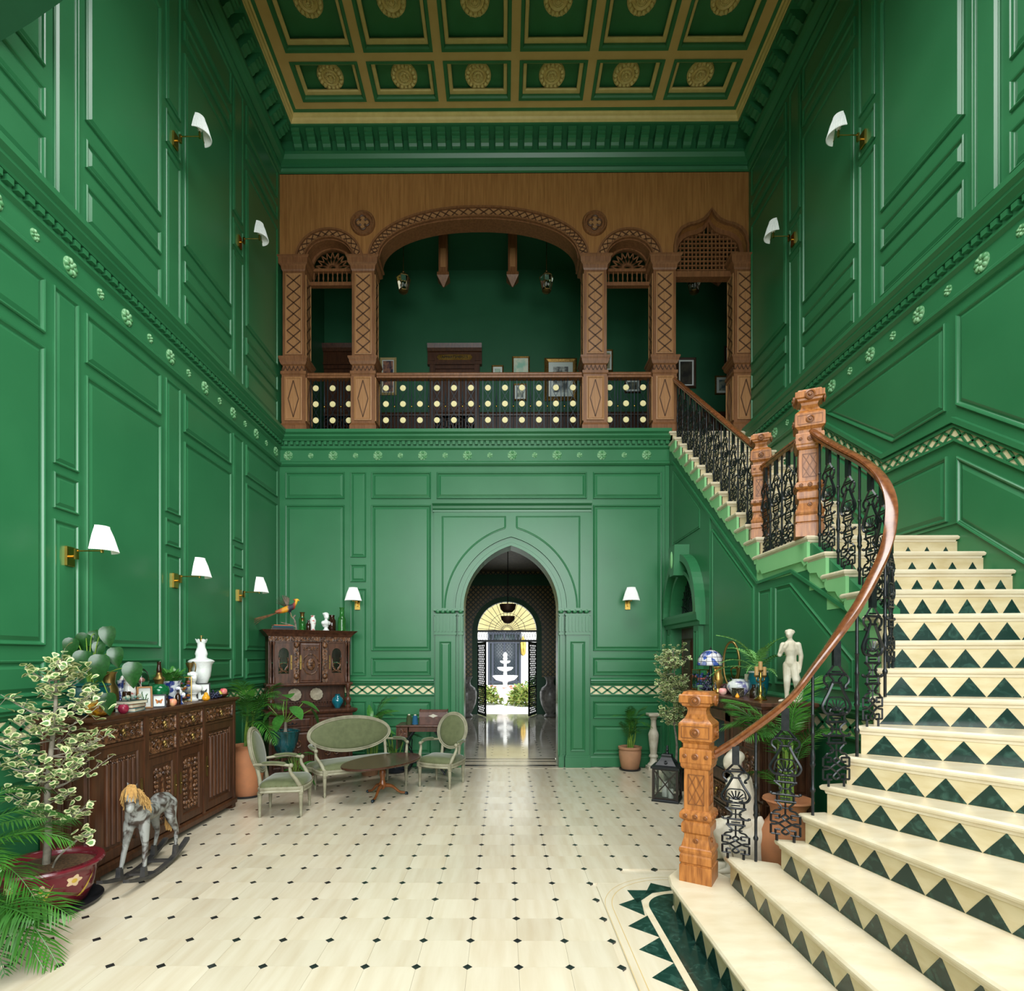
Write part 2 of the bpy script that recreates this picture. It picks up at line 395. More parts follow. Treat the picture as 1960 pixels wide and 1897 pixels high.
# ---- panel layout shared by the two long walls
WIDE = [(3.36,4.46),(4.90,5.98),(6.42,7.53),(7.97,9.08)]
NARR = [(4.55,4.82),(6.07,6.35),(7.59,7.88)]
def long_wall(fr, par, lower):
    for (a, b) in WIDE:
        for z0, z1 in ((5.68,6.03),(6.18,6.43),(6.60,8.85),(9.0,9.22),(9.36,9.78)): panel(fr, rect(a,b,z0,z1), par)
        if lower:
            for z0, z1 in ((4.44,4.885),(1.915,4.33),(1.51,1.80),(0.80,1.09),(0.20,0.69)): panel(fr, rect(a,b,z0,z1), par)
    for i, (a, b) in enumerate(NARR):
        if i == 0: panel(fr, rect(a,b,5.64,9.78), par, k=0.8)
        else:
            for z0, z1 in ((5.64,7.42),(7.50,7.87),(7.97,9.78)): panel(fr, rect(a,b,z0,z1), par, k=0.8)
        if lower:
            for z0, z1 in ((3.43,4.90),(3.06,3.36),(1.52,2.97),(0.20,1.09)): panel(fr, rect(a,b,z0,z1), par, k=0.8)
long_wall(FL, wall_left, True)
long_wall(FR, wall_right, False)
# ---- middle cornice with dentils, frieze and rosettes
CORN = [(0,5.56),(0.16,5.55),(0.16,5.50),(0.125,5.475),(0.125,5.445),(0.085,5.41),(0.075,5.39),(0.03,5.388),(0.03,5.305),(0.05,5.30),(0.05,5.275),
        (0.018,5.25),(0.012,5.07),(0.03,5.06),(0.048,5.04),(0.048,5.015),(0.022,4.99),(0,4.985)]
RAILP = [(0,1.47),(0.03,1.465),(0.055,1.445),(0.06,1.42),(0.04,1.40),(0.045,1.385),(0.02,1.365),(0.015,1.345),(0,1.345)]
BASEP = [(0,0.17),(0.015,0.17),(0.03,0.15),(0.03,0.0),(0,0.0)]
def petals(r, n, h):
    mb = MB(); mb.lathe([(r*0.98,0),(r*0.98,h*0.25),(r*0.8,h*0.3),(0,h*0.35)], n=24)
    for i in range(n):
        a = 2*PI*i/n; st = len(mb.v)
        mb.ball((0,0,0), 1, 8, 5, (r*0.36, r*0.27, h*0.65))
        mb.xf(Matrix.Rotation(a, 4, 'Z') @ Matrix.Translation((r*0.63,0,h*0.3)), st)
    mb.ball((0,0,h*0.55), r*0.24, 10, 6, (1,1,0.8)); mb.ball((0,0,h*0.8), r*0.1, 8, 5)
    return mb
ROS_L = petals(0.078, 8, 0.026).mesh('rosette_large'); ROS_S = petals(0.046, 6, 0.018).mesh('rosette_small')
for me in (ROS_L, ROS_S): me.materials.append(ROSE)
DENT = MB().bx(-0.024, 0.024, -0.028, 0.028, -0.01, 0.045).mesh('dentil'); DENT.materials.append(GREEN)
def cornice(fr, par, u0, u1, rot, ros):
    obj('cornice', strip(fr, CORN, u0, u1), GREEN, par)
    n = int((u1-u0)/0.0925)
    for i in range(n+1):
        u = u0+0.04+i*0.0925
        if u > u1-0.02: break
        obj('dentil', DENT, None, par, fr(u, 5.352, 0.035), rot)
    for u, big in ros: obj('rosette', ROS_L if big else ROS_S, None, par, fr(u, 5.163, 0.012), rot)
rosy = []
for i in range(8):
    rosy.append((9.0-0.714*i, True)); rosy.append((9.0-0.714*(i+0.5), False))
cornice(FL, wall_left, 3.2, D, (0, PI/2, 0), [r for r in rosy if r[0] > 3.7])
cornice(FR, wall_right, 3.2, D, (0, -PI/2, 0), [r for r in rosy if r[0] > 3.7])
rosb = []
for i in range(9):
    rosb.append((bw(552.5+85.6*i, 870)[0], True))
    if i < 8: rosb.append((bw(552.5+85.6*(i+0.5), 870)[0], False))
cornice(FB, wall_back, XL, XS, (PI/2, 0, 0), rosb)
# ---- dado rail, lattice band and skirting
def lattice(fr, par, u0, u1, z0, z1, pitch, w=0.022, zf=None):
    mb = MB(); zf = zf or (lambda u: 0.0)
    n = max(1, round((u1-u0)/pitch)); p = (u1-u0)/n
    for i in range(n):
        a = u0+i*p; b = a+p
        for (p0, p1) in (((a, z0+zf(a)), (b, z1+zf(b))), ((a, z1+zf(a)), (b, z0+zf(b)))):
            mb.bar(p0, p1, w, (0.004, 0.016), fr)
    return obj('lattice_strip', mb, GREEN, par)
def dado(fr, par, u0, u1, pitch):
    obj('dado_rail', strip(fr, RAILP, u0, u1), GREEN, par)
    obj('lattice_ground', strip(fr, [(0,1.335),(0.006,1.335),(0.006,1.20),(0,1.20)], u0, u1), CREAM, par)
    lattice(fr, par, u0, u1, 1.20, 1.335, pitch, 0.026)
    obj('dado_bead', strip(fr, [(0,1.20),(0.02,1.20),(0.024,1.185),(0.015,1.165),(0,1.165)], u0, u1), GREEN, par)
    obj('skirting', strip(fr, BASEP, u0, u1), GREEN, par)
dado(FL, wall_left, 3.2, D, 0.19)
pil0, pil1 = bw(831, 1200)[0], bw(1130, 1200)[0]
dado(FB, wall_back, XL, pil0, 0.19)
dado(FB, wall_back, pil1, XS, 0.178)
# ---- panels of the end wall
def bp(x0, x1, y0, y1, k=1.0):
    a = bw(x0, y1); b = bw(x1, y0); panel(FB, rect(a[0], b[0], a[1], b[1]), wall_back, k=k)
for x0, x1 in ((547,660),(711,825)):
    bp(x0, x1, 904, 955); bp(x0, x1, 967, 1246); bp(x0, x1, 1259, 1293); bp(x0, x1, 1342, 1375); bp(x0, x1, 1388, 1443)
bp(671, 701, 904, 1067, 0.8); bp(671, 701, 1081, 1114, 0.8); bp(671, 701, 1127, 1293, 0.8); bp(671, 701, 1342, 1443, 0.8)
bp(836, 1123, 904, 955)
for x0, x1 in ((1135, 1266),):
    bp(x0, x1, 904, 955); bp(x0, x1, 967, 1246); bp(x0, x1, 1259, 1293); bp(x0, x1, 1342, 1375); bp(x0, x1, 1388, 1443)
# corner stile against the stair wall
obj('corner_stile', strip(FB, [(0,0),(0,4.98),(0.03,4.98),(0.03,0)], XS-0.07, XS-0.005), GREEN, wall_back)
# ---- door surround
hz0, hz1 = bw(900, 980)[1], bw(900, 965)[1]
sur = MB().prism([(pil0, az0), (pil0, hz0), (pil1, hz0), (pil1, az0)] + pointed(0.0)[::-1], FB, 0.0, 0.035)
surround = obj('door_surround', sur, GREEN, wall_back)
hx0, hx1 = bw(829, 970)[0], bw(1131, 970)[0]
obj('door_hood', strip(FB, [(0,hz0-0.01),(0.045,hz0-0.01),(0.05,hz0+0.02),(0.075,hz0+0.04),(0.085,hz0+0.08),(0.13,hz0+0.11),(0.14,hz1+0.02),(0,hz1+0.02)], hx0, hx1), GREEN, wall_back)
def ring(off0, off1, d0, d1):
    a = pointed(off0, 20); b = pointed(off1, 20); mb = MB(); n = len(a)
    vs = [FB(x, z, d0) for x, z in a]+[FB(x, z, d1) for x, z in a]+[FB(x, z, d1) for x, z in b]+[FB(x, z, d0) for x, z in b]
    fs = []
    for i in range(n-1):
        for r in range(4):
            s_ = (r+1) % 4; fs.append((r*n+i, r*n+i+1, s_*n+i+1, s_*n+i))
    return mb.add(vs, fs)
obj('archivolt', ring(0.0, 0.05, 0.02, 0.075), GREEN, wall_back)
obj('archivolt', ring(0.055, 0.135, 0.02, 0.058), GREEN, wall_back)
obj('archivolt', ring(0.14, 0.16, 0.02, 0.085), GREEN, wall_back)
FB2 = frame((0, D-0.035, 0), (1,0,0), (0,0,1), (0,-1,0))
pc = [p for p in pointed(0.30, 18) if p[0] <= bw(968.5, 1000)[0] and p[0] >= bw(846, 1000)[0]+0.05]
tl, tr = bw(846, 989), bw(968.5, 989)
pl = [(tl[0], pc[0][1]-0.05), (pc[0][0]+0.02, pc[0][1]-0.05)] + pc + [(tr[0], pc[-1][1]+0.03), (tr[0], tr[1]), (tl[0], tl[1])]
panel(FB2, pl, wall_back, k=0.42)
panel(FB2, [(2*acx-x, z) for x, z in pl], wall_back, k=0.42)
def pilaster(x0, x1, dep, inner):
    mb = MB(); w = x1-x0; cz = az0
    mb.prism(rect(x0+0.03, x1-0.03, 0.0, cz-0.42), FB, 0, dep-0.02)
    mb.prism(rect(x0+0.01, x1-0.01, 0.0, 0.17), FB, 0, dep)
    mb.prism(rect(x0+0.02, x1-0.02, 0.17, 0.20), FB, 0, dep-0.01)
    p = obj('pilaster', mb, GREEN, wall_back)
    cap = MB()
    for a, z0, z1, e in ((0.015, cz-0.44, cz-0.40, 0.0), (0.025, cz-0.40, cz-0.12, -0.005), (0.012, cz-0.12, cz-0.09, 0.0), (0.0, cz-0.045, cz, 0.02)):
        cap.prism(rect(x0+a, x1-a, z0, z1), FB, 0, dep+e)
    n = max(1, round((w-0.06)/0.085))
    for i in range(n):        # egg and dart swags and flutes
        u = x0+0.03+(w-0.06)*(i+0.5)/n; q = FB(u, cz-0.05, dep+0.004)
        cap.ball((q.x, q.y, q.z), 1, 10, 6, (0.04, 0.02, 0.042))
    n = max(1, round((w-0.06)/0.055))
    for i in range(n+1):
        u = x0+0.03+(w-0.06)*i/n
        cap.prism(rect(u-0.014, u+0.014, cz-0.385, cz-0.14), FB, 0, dep+0.012)
    obj('capital', cap, GREEN, p)
    if w > 0.3: obj('panel', moulding(frame((0, D-dep+0.02, 0), (1,0,0), (0,0,1), (0,-1,0)), rect(x0+0.10, x1-0.10, 0.27, cz-0.55), k=0.7), GREEN, p)
i0, i1 = bw(876, 1200)[0], bw(1079, 1200)[0]
pilaster(pil0, i0, 0.11, False); pilaster(i0, aw0+0.005, 0.09, True)
pilaster(i1, pil1, 0.11, False); pilaster(aw1-0.005, i1, 0.09, True)
# ---- stair wall below the flight (faces the room) is built with the staircase
# ---- ceilings
CZ = 10.52
ceiling = struct('ceiling', MB().bx(XL-0.2, XR+0.2, 6.1, 11.7, CZ+0.5, CZ+0.6), CEIL_GREEN, 'coffered ceiling with gilt mouldings')
TOPC = [(0,9.86),(0.03,9.87),(0.05,9.91),(0.03,9.95),(0.03,9.99),(0.10,10.02),(0.135,10.07),(0.135,10.12),(0.06,10.15),(0.05,10.36),(0.31,10.37),(0.31,10.42),(0,10.42)]
def soff(fr, u0, u1, nm):
    obj('crown_cornice', strip(fr, TOPC, u0, u1), GREEN, ceiling)
for fr, a, b in ((FL, 6.1, D), (FR, 6.1, D), (FB, XL, XR)): soff(fr, a, b, 0)
MOD = MB()
def modprof():
    return [(0.0,0.0),(0.235,0.0),(0.235,-0.05),(0.205,-0.055),(0.205,-0.085),(0.17,-0.09),(0.16,-0.125),(0.11,-0.15),(0.09,-0.185),(0.04,-0.21),(0.0,-0.21)]
MOD.prism(modprof(), lambda u, v, d: Vector((d, -u, v)), -0.065, 0.065)
MODM = MOD.mesh('modillion'); MODM.materials.append(GREEN)
n = 31
for i in range(n): obj('modillion', MODM, None, ceiling, (XL+0.36+(XR-XL-0.72)*i/(n-1), D-0.05, 10.362))
for i in range(13):
    y = D-0.36-0.2415*i
    obj('modillion', MODM, None, ceiling, (XL+0.05, y, 10.362), (0,0,PI/2))
    obj('modillion', MODM, None, ceiling, (XR-0.05, y, 10.362), (0,0,-PI/2))
def corner_path(p, z, y0=6.1): return [(XL+p, y0, z), (XL+p, D-p, z), (XR-p, D-p, z), (XR-p, y0, z)]
obj('gilt_cove', MB().sweep([(0,0),(0,0.02),(0.02,0.03),(0.03,0.06),(0.05,0.085),(0.055,0.12),(0.075,0.13),(0.075,0.16),(-0.02,0.16),(-0.02,0)], corner_path(0.30, 10.372)), CEIL_GOLD, ceiling)
obj('green_bead', MB().sweep([(0,0),(0,0.03),(0.05,0.03),(0.05,0.0)], corner_path(0.375, CZ-0.005)), CEIL_GREEN, ceiling)
# ribs and coffers
cx0, cpit, cw = -3.12, 1.125, 0.975
rows = [(8.08,8.645),(6.96,7.94)]
ribx = [(XL+0.40, cx0)] + [(cx0+cpit*i+cw, cx0+cpit*(i+1)) for i in range(5)] + [(cx0+cpit*5+cw, XR-0.40)]
mb = MB()
for a, b in ribx: mb.bx(a, b, 6.2, D-0.40, CZ, CZ+0.30)
for a, b in ((8.645, D-0.40),(7.94,8.08),(6.2,6.96)): mb.bx(XL+0.41, XR-0.41, a, b, CZ-0.001, CZ+0.299)
obj('ceiling_rib', mb, CEIL_RIB, ceiling)
def medallion(r):
    mb = MB(); p = [(0,0.06),(r*0.10,0.055),(r*0.14,0.02),(r*0.22,0.035),(r*0.3,0.04),(r*0.36,0.018),(r*0.46,0.035),(r*0.52,0.015),(r*0.62,0.03),(r*0.7,0.012),(r*0.9,0.026),(r*0.96,0.03),(r,0.015),(r,0)]
    mb.lathe([(a, -b) for a, b in p], n=36)
    for i in range(16):
        a = 2*PI*i/16; mb.ball((r*0.8*math.cos(a), r*0.8*math.sin(a), -0.024), 0.035, 6, 4)
        mb.ball((r*0.3*math.cos(a), r*0.3*math.sin(a), -0.036), 0.018, 6, 4)
    return mb.mesh('medallion')
MED = medallion(0.20); MED.materials.append(CEIL_GOLD)
for ri, (y0, y1) in enumerate(rows):
    for i in range(6):
        x0 = cx0+cpit*i; x1 = x0+cw
        c = obj('coffer', moulding(frame((0,0,CZ), (1,0,0), (0,1,0), (0,0,1)), rect(x0,x1,y0,y1),
                [(-0.012,-0.012),(0.03,-0.012),(0.045,0.01),(0.045,0.04),(0.0,0.04),(0.0,0.16)]), CEIL_GREEN, ceiling)
        obj('gilt_moulding', MB().sweep([(0,0.03),(0,0.12),(0.02,0.12),(0.04,0.11),(0.05,0.08),(0.08,0.07),(0.09,0.045),(0.08,0.03)],
            [(x0+0.01,y0+0.01,CZ+0.02),(x0+0.01,y1-0.01,CZ+0.02),(x1-0.01,y1-0.01,CZ+0.02),(x1-0.01,y0+0.01,CZ+0.02)], closed=True), CEIL_GOLD, c)
        obj('medallion', MED, None, c, ((x0+x1)/2, (y0+y1)/2+(0.06 if ri == 0 else 0.0), CZ+0.158), None if True else None)
# lower ceiling over the front of the hall, open to the glazed roof light
mb = MB()
for a in ((XL,-2.1,-4.6,6.2),(2.5,XR,-4.6,6.2),(-2.1,2.5,-4.6,1.5),(-2.1,2.5,5.5,6.2)): mb.bx(a[0],a[1],a[2],a[3],9.45,9.6)
struct('ceiling_front', mb, CEIL_GREEN, 'green ceiling round the roof light')
mb = MB().bx(XL, XR, 6.1, 6.2, 9.6, 11.1)
struct('trim_1', mb, GREEN, 'green upstand between the two ceilings')
# sloping soffit piece high on the left by the viewer
soffit = struct('trim_2', MB().prism([(XL, 6.29),(XL+0.07, 6.33),(XL+0.28, 6.455),(XL+0.49, 6.60),(XL+0.8,6.88),(XL+1.0,7.2),(XL+1.0,7.9),(XL,7.9)], lambda u, v, d: Vector((u, d, v)), 3.72, 4.02), GREEND, 'dark green arched soffit high at the left edge')
# ================================================================ floor
floor = struct('floor', MB().bx(XL-0.2, XR+0.2, -4.6, D, -0.12, -0.012), TRAV, 'travertine floor with small black inset diamonds')
TP, TX0, TY0, HD = 0.302, 0.092, 3.26, 0.0285
def octo(h, c):
    return [(-h+c,-h),(h-c,-h),(h,-h+c),(h,h-c),(h-c,h),(-h+c,h),(-h,h-c),(-h,-h+c)]
flat = lambda u, v, d=0.0: Vector((u, v, d))
TILE = MB().prism(octo(TP/2-0.0006, HD+0.0006), flat, -0.012, 0.0).mesh('tile'); TILE.materials.append(TRAV)
DIAM = MB().prism([(-HD,0),(0,-HD),(HD,0),(0,HD)], flat, -0.012, 0.0004).mesh('diamond_inset'); DIAM.materials.append(BLACKT)
def in_burst(x, y): return x > 0.74 and y < 4.62 - max(0, 0.95-x)*0.9
tl_, dm_ = [], []
for i in range(-14, 15):
    for j in range(-1, 21):
        for (x, y, L) in ((TX0+TP*i, TY0+TP*j, dm_), (TX0+TP*(i+0.5), TY0+TP*(j+0.5), tl_)):
            if x < XL+0.02 or x > XS-0.02 or y > D-0.17 or in_burst(x, y): continue
            px = VPX+FPX*x/y; py = HOR+FPX*EYE/y
            if py > 1960 or px < -60: continue
            hid = (x < -3.3 and 4.3 < y < 6.8) or (x > 2.25 and 4.6 < y < 6.8) or (x+2.4 < (y-8.9)*-0.0 and y > 8.6)
            L.append((1 if hid else 0, y, x))
for L, me, nm, rest in ((tl_, TILE, 'tile', 'tile_field'), (dm_, DIAM, 'diamond_inset', 'diamond_inset_field')):
    L.sort(); mb = MB()
    for q, (h, y, x) in enumerate(L):
        if q < 300: obj(nm, me, None, floor, (x, y, 0))
        else:
            src = octo(TP/2-0.0006, HD+0.0006) if nm == 'tile' else [(-HD,0),(0,-HD),(HD,0),(0,HD)]
            mb.prism([(x+u, y+v) for u, v in src], flat, -0.012, 0.0 if nm == 'tile' else 0.0004)
    if mb.v: obj(rest, mb, TRAV if nm == 'tile' else BLACKT, floor, kind='stuff')
# edge border along the end wall: dark line and triangles
mb = MB()
for a, b in ((XL, aw0), (aw1, XS)):
    mb.bx(a, b, D-0.045, D-0.028, -0.01, 0.0005)
    n = round((b-a)/TP)
    for i in range(n):
        u0 = a+(b-a)*i/n; u1 = a+(b-a)*(i+1)/n
        mb.prism([(u0,D-0.05),(u1,D-0.05),((u0+u1)/2,D-0.115)], flat, -0.01, 0.0005)
obj('border_inlay', mb, BLACKT, floor)
obj('border_slab', MB().bx(XL, XS, D-0.17, D, -0.012, 0.0), TRAV, floor)
# threshold bands in the doorway
for y0, y1 in ((9.22,9.33),(9.60,9.66),(9.83,9.90)): obj('threshold_band', MB().bx(aw0-0.02, aw1+0.02, y0, y1, -0.01, 0.0006), BLACKT, floor)
obj('threshold_slab', MB().bx(aw0-0.02, aw1+0.02, D-0.02, 9.95, -0.03, 0.0), TRAV, floor)
# sunburst border round the foot of the stairs
EX, CYB = 1.20, 4.02
def edge_path(off, n=14, y0=1.2):       # runs along x = EX-off then round the end
    c = (EX+0.12, CYB); r = 0.12+off; pts = [(EX-off, y0), (EX-off, CYB)]
    for i in range(1, n+1):
        a = PI - (PI*0.62)*i/n; pts.append((c[0]+r*math.cos(a), c[1]+r*math.sin(a)))
    return pts
def band(o0, o1, z):
    a = edge_path(o0); b = edge_path(o1)
    mb = MB(); n = len(a); mb.add([(x, y, z) for x, y in a]+[(x, y, z) for x, y in b], [(i, i+1, n+i+1, n+i) for i in range(n-1)])
    return mb
burst = obj('sunburst_slab', MB().prism([(0.745,1.0),(0.745,4.42),(0.84,4.66),(1.6,4.66),(2.4,4.66),(2.4,1.0)], flat, -0.012, -0.0006), TRAV, floor)
obj('dark_band', band(-0.03, 0.135, 0.0008), VERDE, burst, fix=False)
obj('pale_strip', band(0.135, 0.18, 0.0010), TRAVS, burst, fix=False)
obj('thin_line', band(0.40, 0.404, 0.0006), CEIL_RIB, burst, fix=False); obj('thin_line', band(0.45, 0.453, 0.0006), CEIL_RIB, burst, fix=False)
tips = [(2*0+EX-0.18, y) for y in [1.36+0.302*i for i in range(9)]]
tri = MB().prism([(0,-0.15),(0,0.15),(-0.17,0)], flat, -0.005, 0.001).mesh('burst_triangle'); tri.materials.append(VERDE)
for i in range(9): obj('burst_triangle', tri, None, burst, (EX-0.182, 1.345+0.302*i, 0))
c = (EX+0.12, CYB); r = 0.302
for a in (172, 138, 106): 
    a = math.radians(a); obj('burst_triangle', tri, None, burst, (c[0]+r*math.cos(a), c[1]+r*math.sin(a), 0), (0,0,a-PI))
# ================================================================ staircase
R15 = 2.91/15
ZK = [2.91-R15*k for k in range(16)]
def ext(a, b, x=None, y=None):
    a, b = Vector(a), Vector(b); d = b-a; t = (x-a.x)/d.x if x is not None else (y-a.y)/d.y
    return tuple(a+d*t)
Y0S = 1.3
LN = {0:((2.71,4.96),(XR,4.96)), 1:((2.71,4.69),(XR,4.69)), 2:((2.71,4.42),(XR,4.42)), 3:((2.71,4.14),(XR,4.13)), 4:((2.695,4.01),(XR,3.88)),
      5:((2.66,3.93),(XR,3.72)), 6:((2.60,3.875),(XR,3.51)), 7:((2.52,3.825),(XR,3.30)), 8:((2.39,3.78),(XR,2.557)), 9:((2.26,3.74),(XR,Y0S)),
      10:((2.125,3.735),ext((2.125,3.735),(2.63,2.79),y=Y0S)), 11:((1.985,3.745),ext((1.985,3.745),(2.27,2.41),y=Y0S)),
      12:((1.855,3.80),(1.885,Y0S)), 13:((1.60,4.02),(1.615,Y0S)), 14:((1.20,4.06),(1.20,Y0S))}
stairs = bpy.data.objects.new('staircase', None); COL.objects.link(stairs); stairs['kind'] = 'structure'
stairs['label'] = 'pale travertine staircase with dark green triangle inlays on its risers'
hor = lambda z: frame((0,0,z), (1,0,0), (0,1,0), (0,0,1))
NOSE = [(0.034,-0.062),(0.022,-0.058),(0.018,-0.040),(0.004,-0.034),(0.0,-0.022),(0.0,-0.012),(0.010,0.0)]
def back(a, b, d):      # shift a line towards the upper side
    a, b = Vector(a), Vector(b); t = (b-a).normalized(); n = Vector((-t.y, t.x))
    return tuple(a+n*d), tuple(b+n*d)
def tri_inlay(par, A, B, z0, pitch, base, h, s0=0.03, right=False):
    A, B = Vector(A), Vector(B); d = B-A; Ln = d.length; t = d.normalized(); ang = math.atan2(t.y, t.x)
    me = MB().prism([(-base/2,0),(base/2,0),(0,h)], lambda u, v, dd: Vector((u, dd, v)), -0.0015, 0.01).mesh('triangle_inlay'); me.materials.append(VERDE)
    n = int((Ln-0.02-s0)/pitch)
    for i in range(n):
        s_ = (Ln-s0-base/2-pitch*i) if right else (s0+base/2+pitch*i)
        if s_ < base/2 or s_ > Ln-base/2: continue
        p = A+t*s_
        obj('triangle_inlay', me, None, par, (p.x, p.y, z0), (0,0,ang))
TRI = {0:(0.168,0.105,0.092),1:(0.170,0.122,0.103),2:(0.166,0.132,0.110),3:(0.165,0.150,0.120),4:(0.183,0.178,0.128),5:(0.20,0.192,0.130),6:(0.20,0.196,0.132)}
for k in range(0, 15):
    L, Rr = LN[k]; z = ZK[k]
    if k == 0: poly = [L, Rr, (XR, 6.05), (2.71, 6.05)]
    else:
        bL, bR = back(*LN[k-1], 0.06)
        poly = [L, Rr] + ([(XR, Y0S)] if k == 10 and Rr[0] < XR-0.01 and False else []) + [bR, bL]
        if k == 14: poly = [(1.20,3.98), Rr, bR, (bL[0]+0.02, 4.10), (1.62, 4.24), (1.50,4.30), (1.34,4.28), (1.23,4.14)]
        if k == 13: poly = [L, Rr, bR, (1.92, 3.87)]
    if area2(poly) < 0: poly = poly[::-1]
    obj('tread', moulding(hor(z), poly, NOSE), TRAVS, stairs)
    ins = inset(poly, 0.036)
    obj('step_core', MB().prism(ins, flat, (0.0 if k > 3 else z-0.3), z-0.055), PALEGREEN, stairs)
    # riser under this nosing
    A, B = back(L, Rr, 0.030)
    A = Vector(A); B = Vector(B); t = (B-A).normalized(); A = A+t*0.035
    if k == 14: A = Vector((1.23, 3.98))
    n = Vector((-t.y, t.x)); zb = ZK[k+1]
    rs = obj('riser', MB().prism([tuple(A), tuple(B), tuple(B+n*0.02), tuple(A+n*0.02)], flat, zb, z-0.05), TRAVP, stairs)
    p, b, h = TRI.get(k, (0.203, 0.200, 0.134))
    tri_inlay(rs, A, B, zb+0.003, p, b, h, 0.03 if k else 0.05, right=k < 4)
    if k == 14:
        pts = [(1.23,3.98),(1.262,4.12),(1.36,4.245),(1.49,4.262),(1.6,4.20)]
        for q in range(4):
            obj('riser', MB().prism([pts[q], pts[q+1], (pts[q+1][0]+0.02, pts[q+1][1]-0.02), (pts[q][0]+0.02, pts[q][1]-0.02)], flat, zb, z-0.05), TRAVP, stairs)
# upper flight
UY0, UG, UR = 5.98, 0.257, (BALC-2.91)/13
for i in range(13):
    y = UY0+UG*i; z0 = 2.91+UR*i; z = z0+UR
    if i < 12:
        obj('tread', moulding(hor(z), [(XS-0.045,y-0.03),(XR,y-0.03),(XR,y+UG+0.02),(XS-0.045,y+UG+0.02)], NOSE), TRAVS, stairs)
    else: obj('tread', moulding(hor(z), [(XS-0.045,y-0.03),(XR,y-0.03),(XR,D+0.3),(XS-0.045,D+0.3)], NOSE), TRAVS, stairs)
    rs = obj('riser', MB().bx(XS+0.02, XR, y, y+0.02, z0, z-0.05), TRAVP, stairs)
    tri_inlay(rs, (XS+0.02, y), (XR, y), z0+0.003, 0.165, 0.13, 0.11, 0.02)
# scalloped pale brackets on the open side
def bracket_poly(g, r): 
    return [(-0.02,-0.055),(g+0.02,-0.055),(g+0.02,-0.055+0.0),(g+0.02,-0.10),(g,-0.115),(g-0.03,-0.145),(g-0.09,-0.155),(g-0.12,-0.19),(g-0.17,-0.235),
            (g-0.20,-0.245),(g-0.215,-0.285),(-0.02+0.015,-0.29),(-0.02,-0.25)]
BRK = MB().prism(bracket_poly(UG, UR), lambda u, v, d: Vector((-d, u, v)), 0.0, 0.028).mesh('stair_bracket'); BRK.materials.append(PALEGREEN)
for i in range(12): obj('stair_bracket', BRK, None, stairs, (XS, UY0+UG*i, 2.91+UR*(i+1)))
def lbr(y0, y1, z):
    g = y1-y0
    return MB().prism([(-0.02,-0.055),(g,-0.055),(g,-0.10),(g-0.02,-0.13),(g-0.05,-0.15),(0.12,-0.16),(0.09,-0.20),(0.02,-0.255),(-0.02,-0.25)] if g < 0.5 else
        [(-0.0,-0.055),(g,-0.055),(g,-0.14),(g-0.04,-0.19),(g-0.09,-0.16),(g-0.13,-0.215),(g-0.9,-0.215),(g-0.95,-0.26),(0.06,-0.27),(0.0,-0.25)],
        lambda u, v, d: Vector((XS-d, y0+u, z+v)), 0.0, 0.028)
for k in (0,1,2,3): obj('stair_bracket', lbr(LN[k][0][1]+0.02, 5.98 if k == 0 else LN[k-1][0][1]+0.02, ZK[k]), PALEGREEN, stairs)
# ---- green wall under the stairs
def under(y):       # underside line of the stringer
    if y > 5.98: return 2.91-0.06+(y-5.98)*UR/UG
    if y > 4.95: return 2.84
    return 2.84-(4.95-y)*R15/0.262
sy = [9.2,5.98,4.95,4.05]
poly = [(9.2,0.0),(9.2,BALC-0.1)] + [(y, min(under(y), BALC-0.1)) for y in (9.1,5.98,4.95,4.05)] + [(4.05,0.0)]
# door opening cut: door recess between 7.84 and 8.87
dc, dhw, dsp = 8.34, 0.52, 2.43
opn = [(dc-dhw,0.0)] + [(dc-dhw, dsp)] + sup(dc, dsp, dhw, 0.62, 2.0, PI, 0, 20) + [(dc+dhw, 0.0)]
poly2 = [(4.05,0.0)] + opn + [(9.2,0.0),(9.2,BALC-0.1)] + [(y, min(under(y), BALC-0.1)) for y in (9.1,5.98,4.95,4.05)]
wall_stair = struct('wall_stair', MB().prism(poly2, FS, 0.0, -0.14), GREEN, 'green panelled wall below the staircase with a side door')
def slope(y, off): return under(y)-off
STR = 0.20
line = [(9.0, min(slope(9.0, STR), 5.2)), (5.98, 2.91-0.06-STR-0.03), (5.28, 2.84-STR), (4.2, slope(4.2, STR))]
mb = MB()
for a, b in zip(line, line[1:]):
    mb.bar(a, b, 0.030, (0.0, 0.022), FS)
obj('stringer_moulding', mb, GREEN, wall_stair)
o2 = 0.31
panel(FS, [(7.28,1.55),(7.28,slope(7.28,o2)-0.05),(6.07,slope(6.07,o2)-0.02),(6.07,1.55)], wall_stair, k=0.8)
panel(FS, [(5.96,1.55),(5.96,2.53),(5.68,2.53),(5.68,1.55)], wall_stair, k=0.7)
panel(FS, [(5.60,1.55),(5.60,2.53),(5.30,2.53),(4.35,1.80),(4.35,1.55)], wall_stair, k=0.8)
panel(FS, [(7.75,3.62),(7.75,slope(7.75,o2)-0.03),(8.98,min(slope(8.98,o2)-0.03,4.85)),(8.98,3.62)], wall_stair, k=0.5)
obj('stile', MB().prism(rect(7.34,7.40,0.0,slope(7.4,STR)-0.04), FS, 0, 0.02), GREEN, wall_stair)
dado(FS, wall_stair, 4.1, 7.3, 0.19)
for a, b in ((6.07,7.25),(4.9,5.96)):
    panel(FS, rect(a, b, 0.25, 1.08), wall_stair, k=0.8)
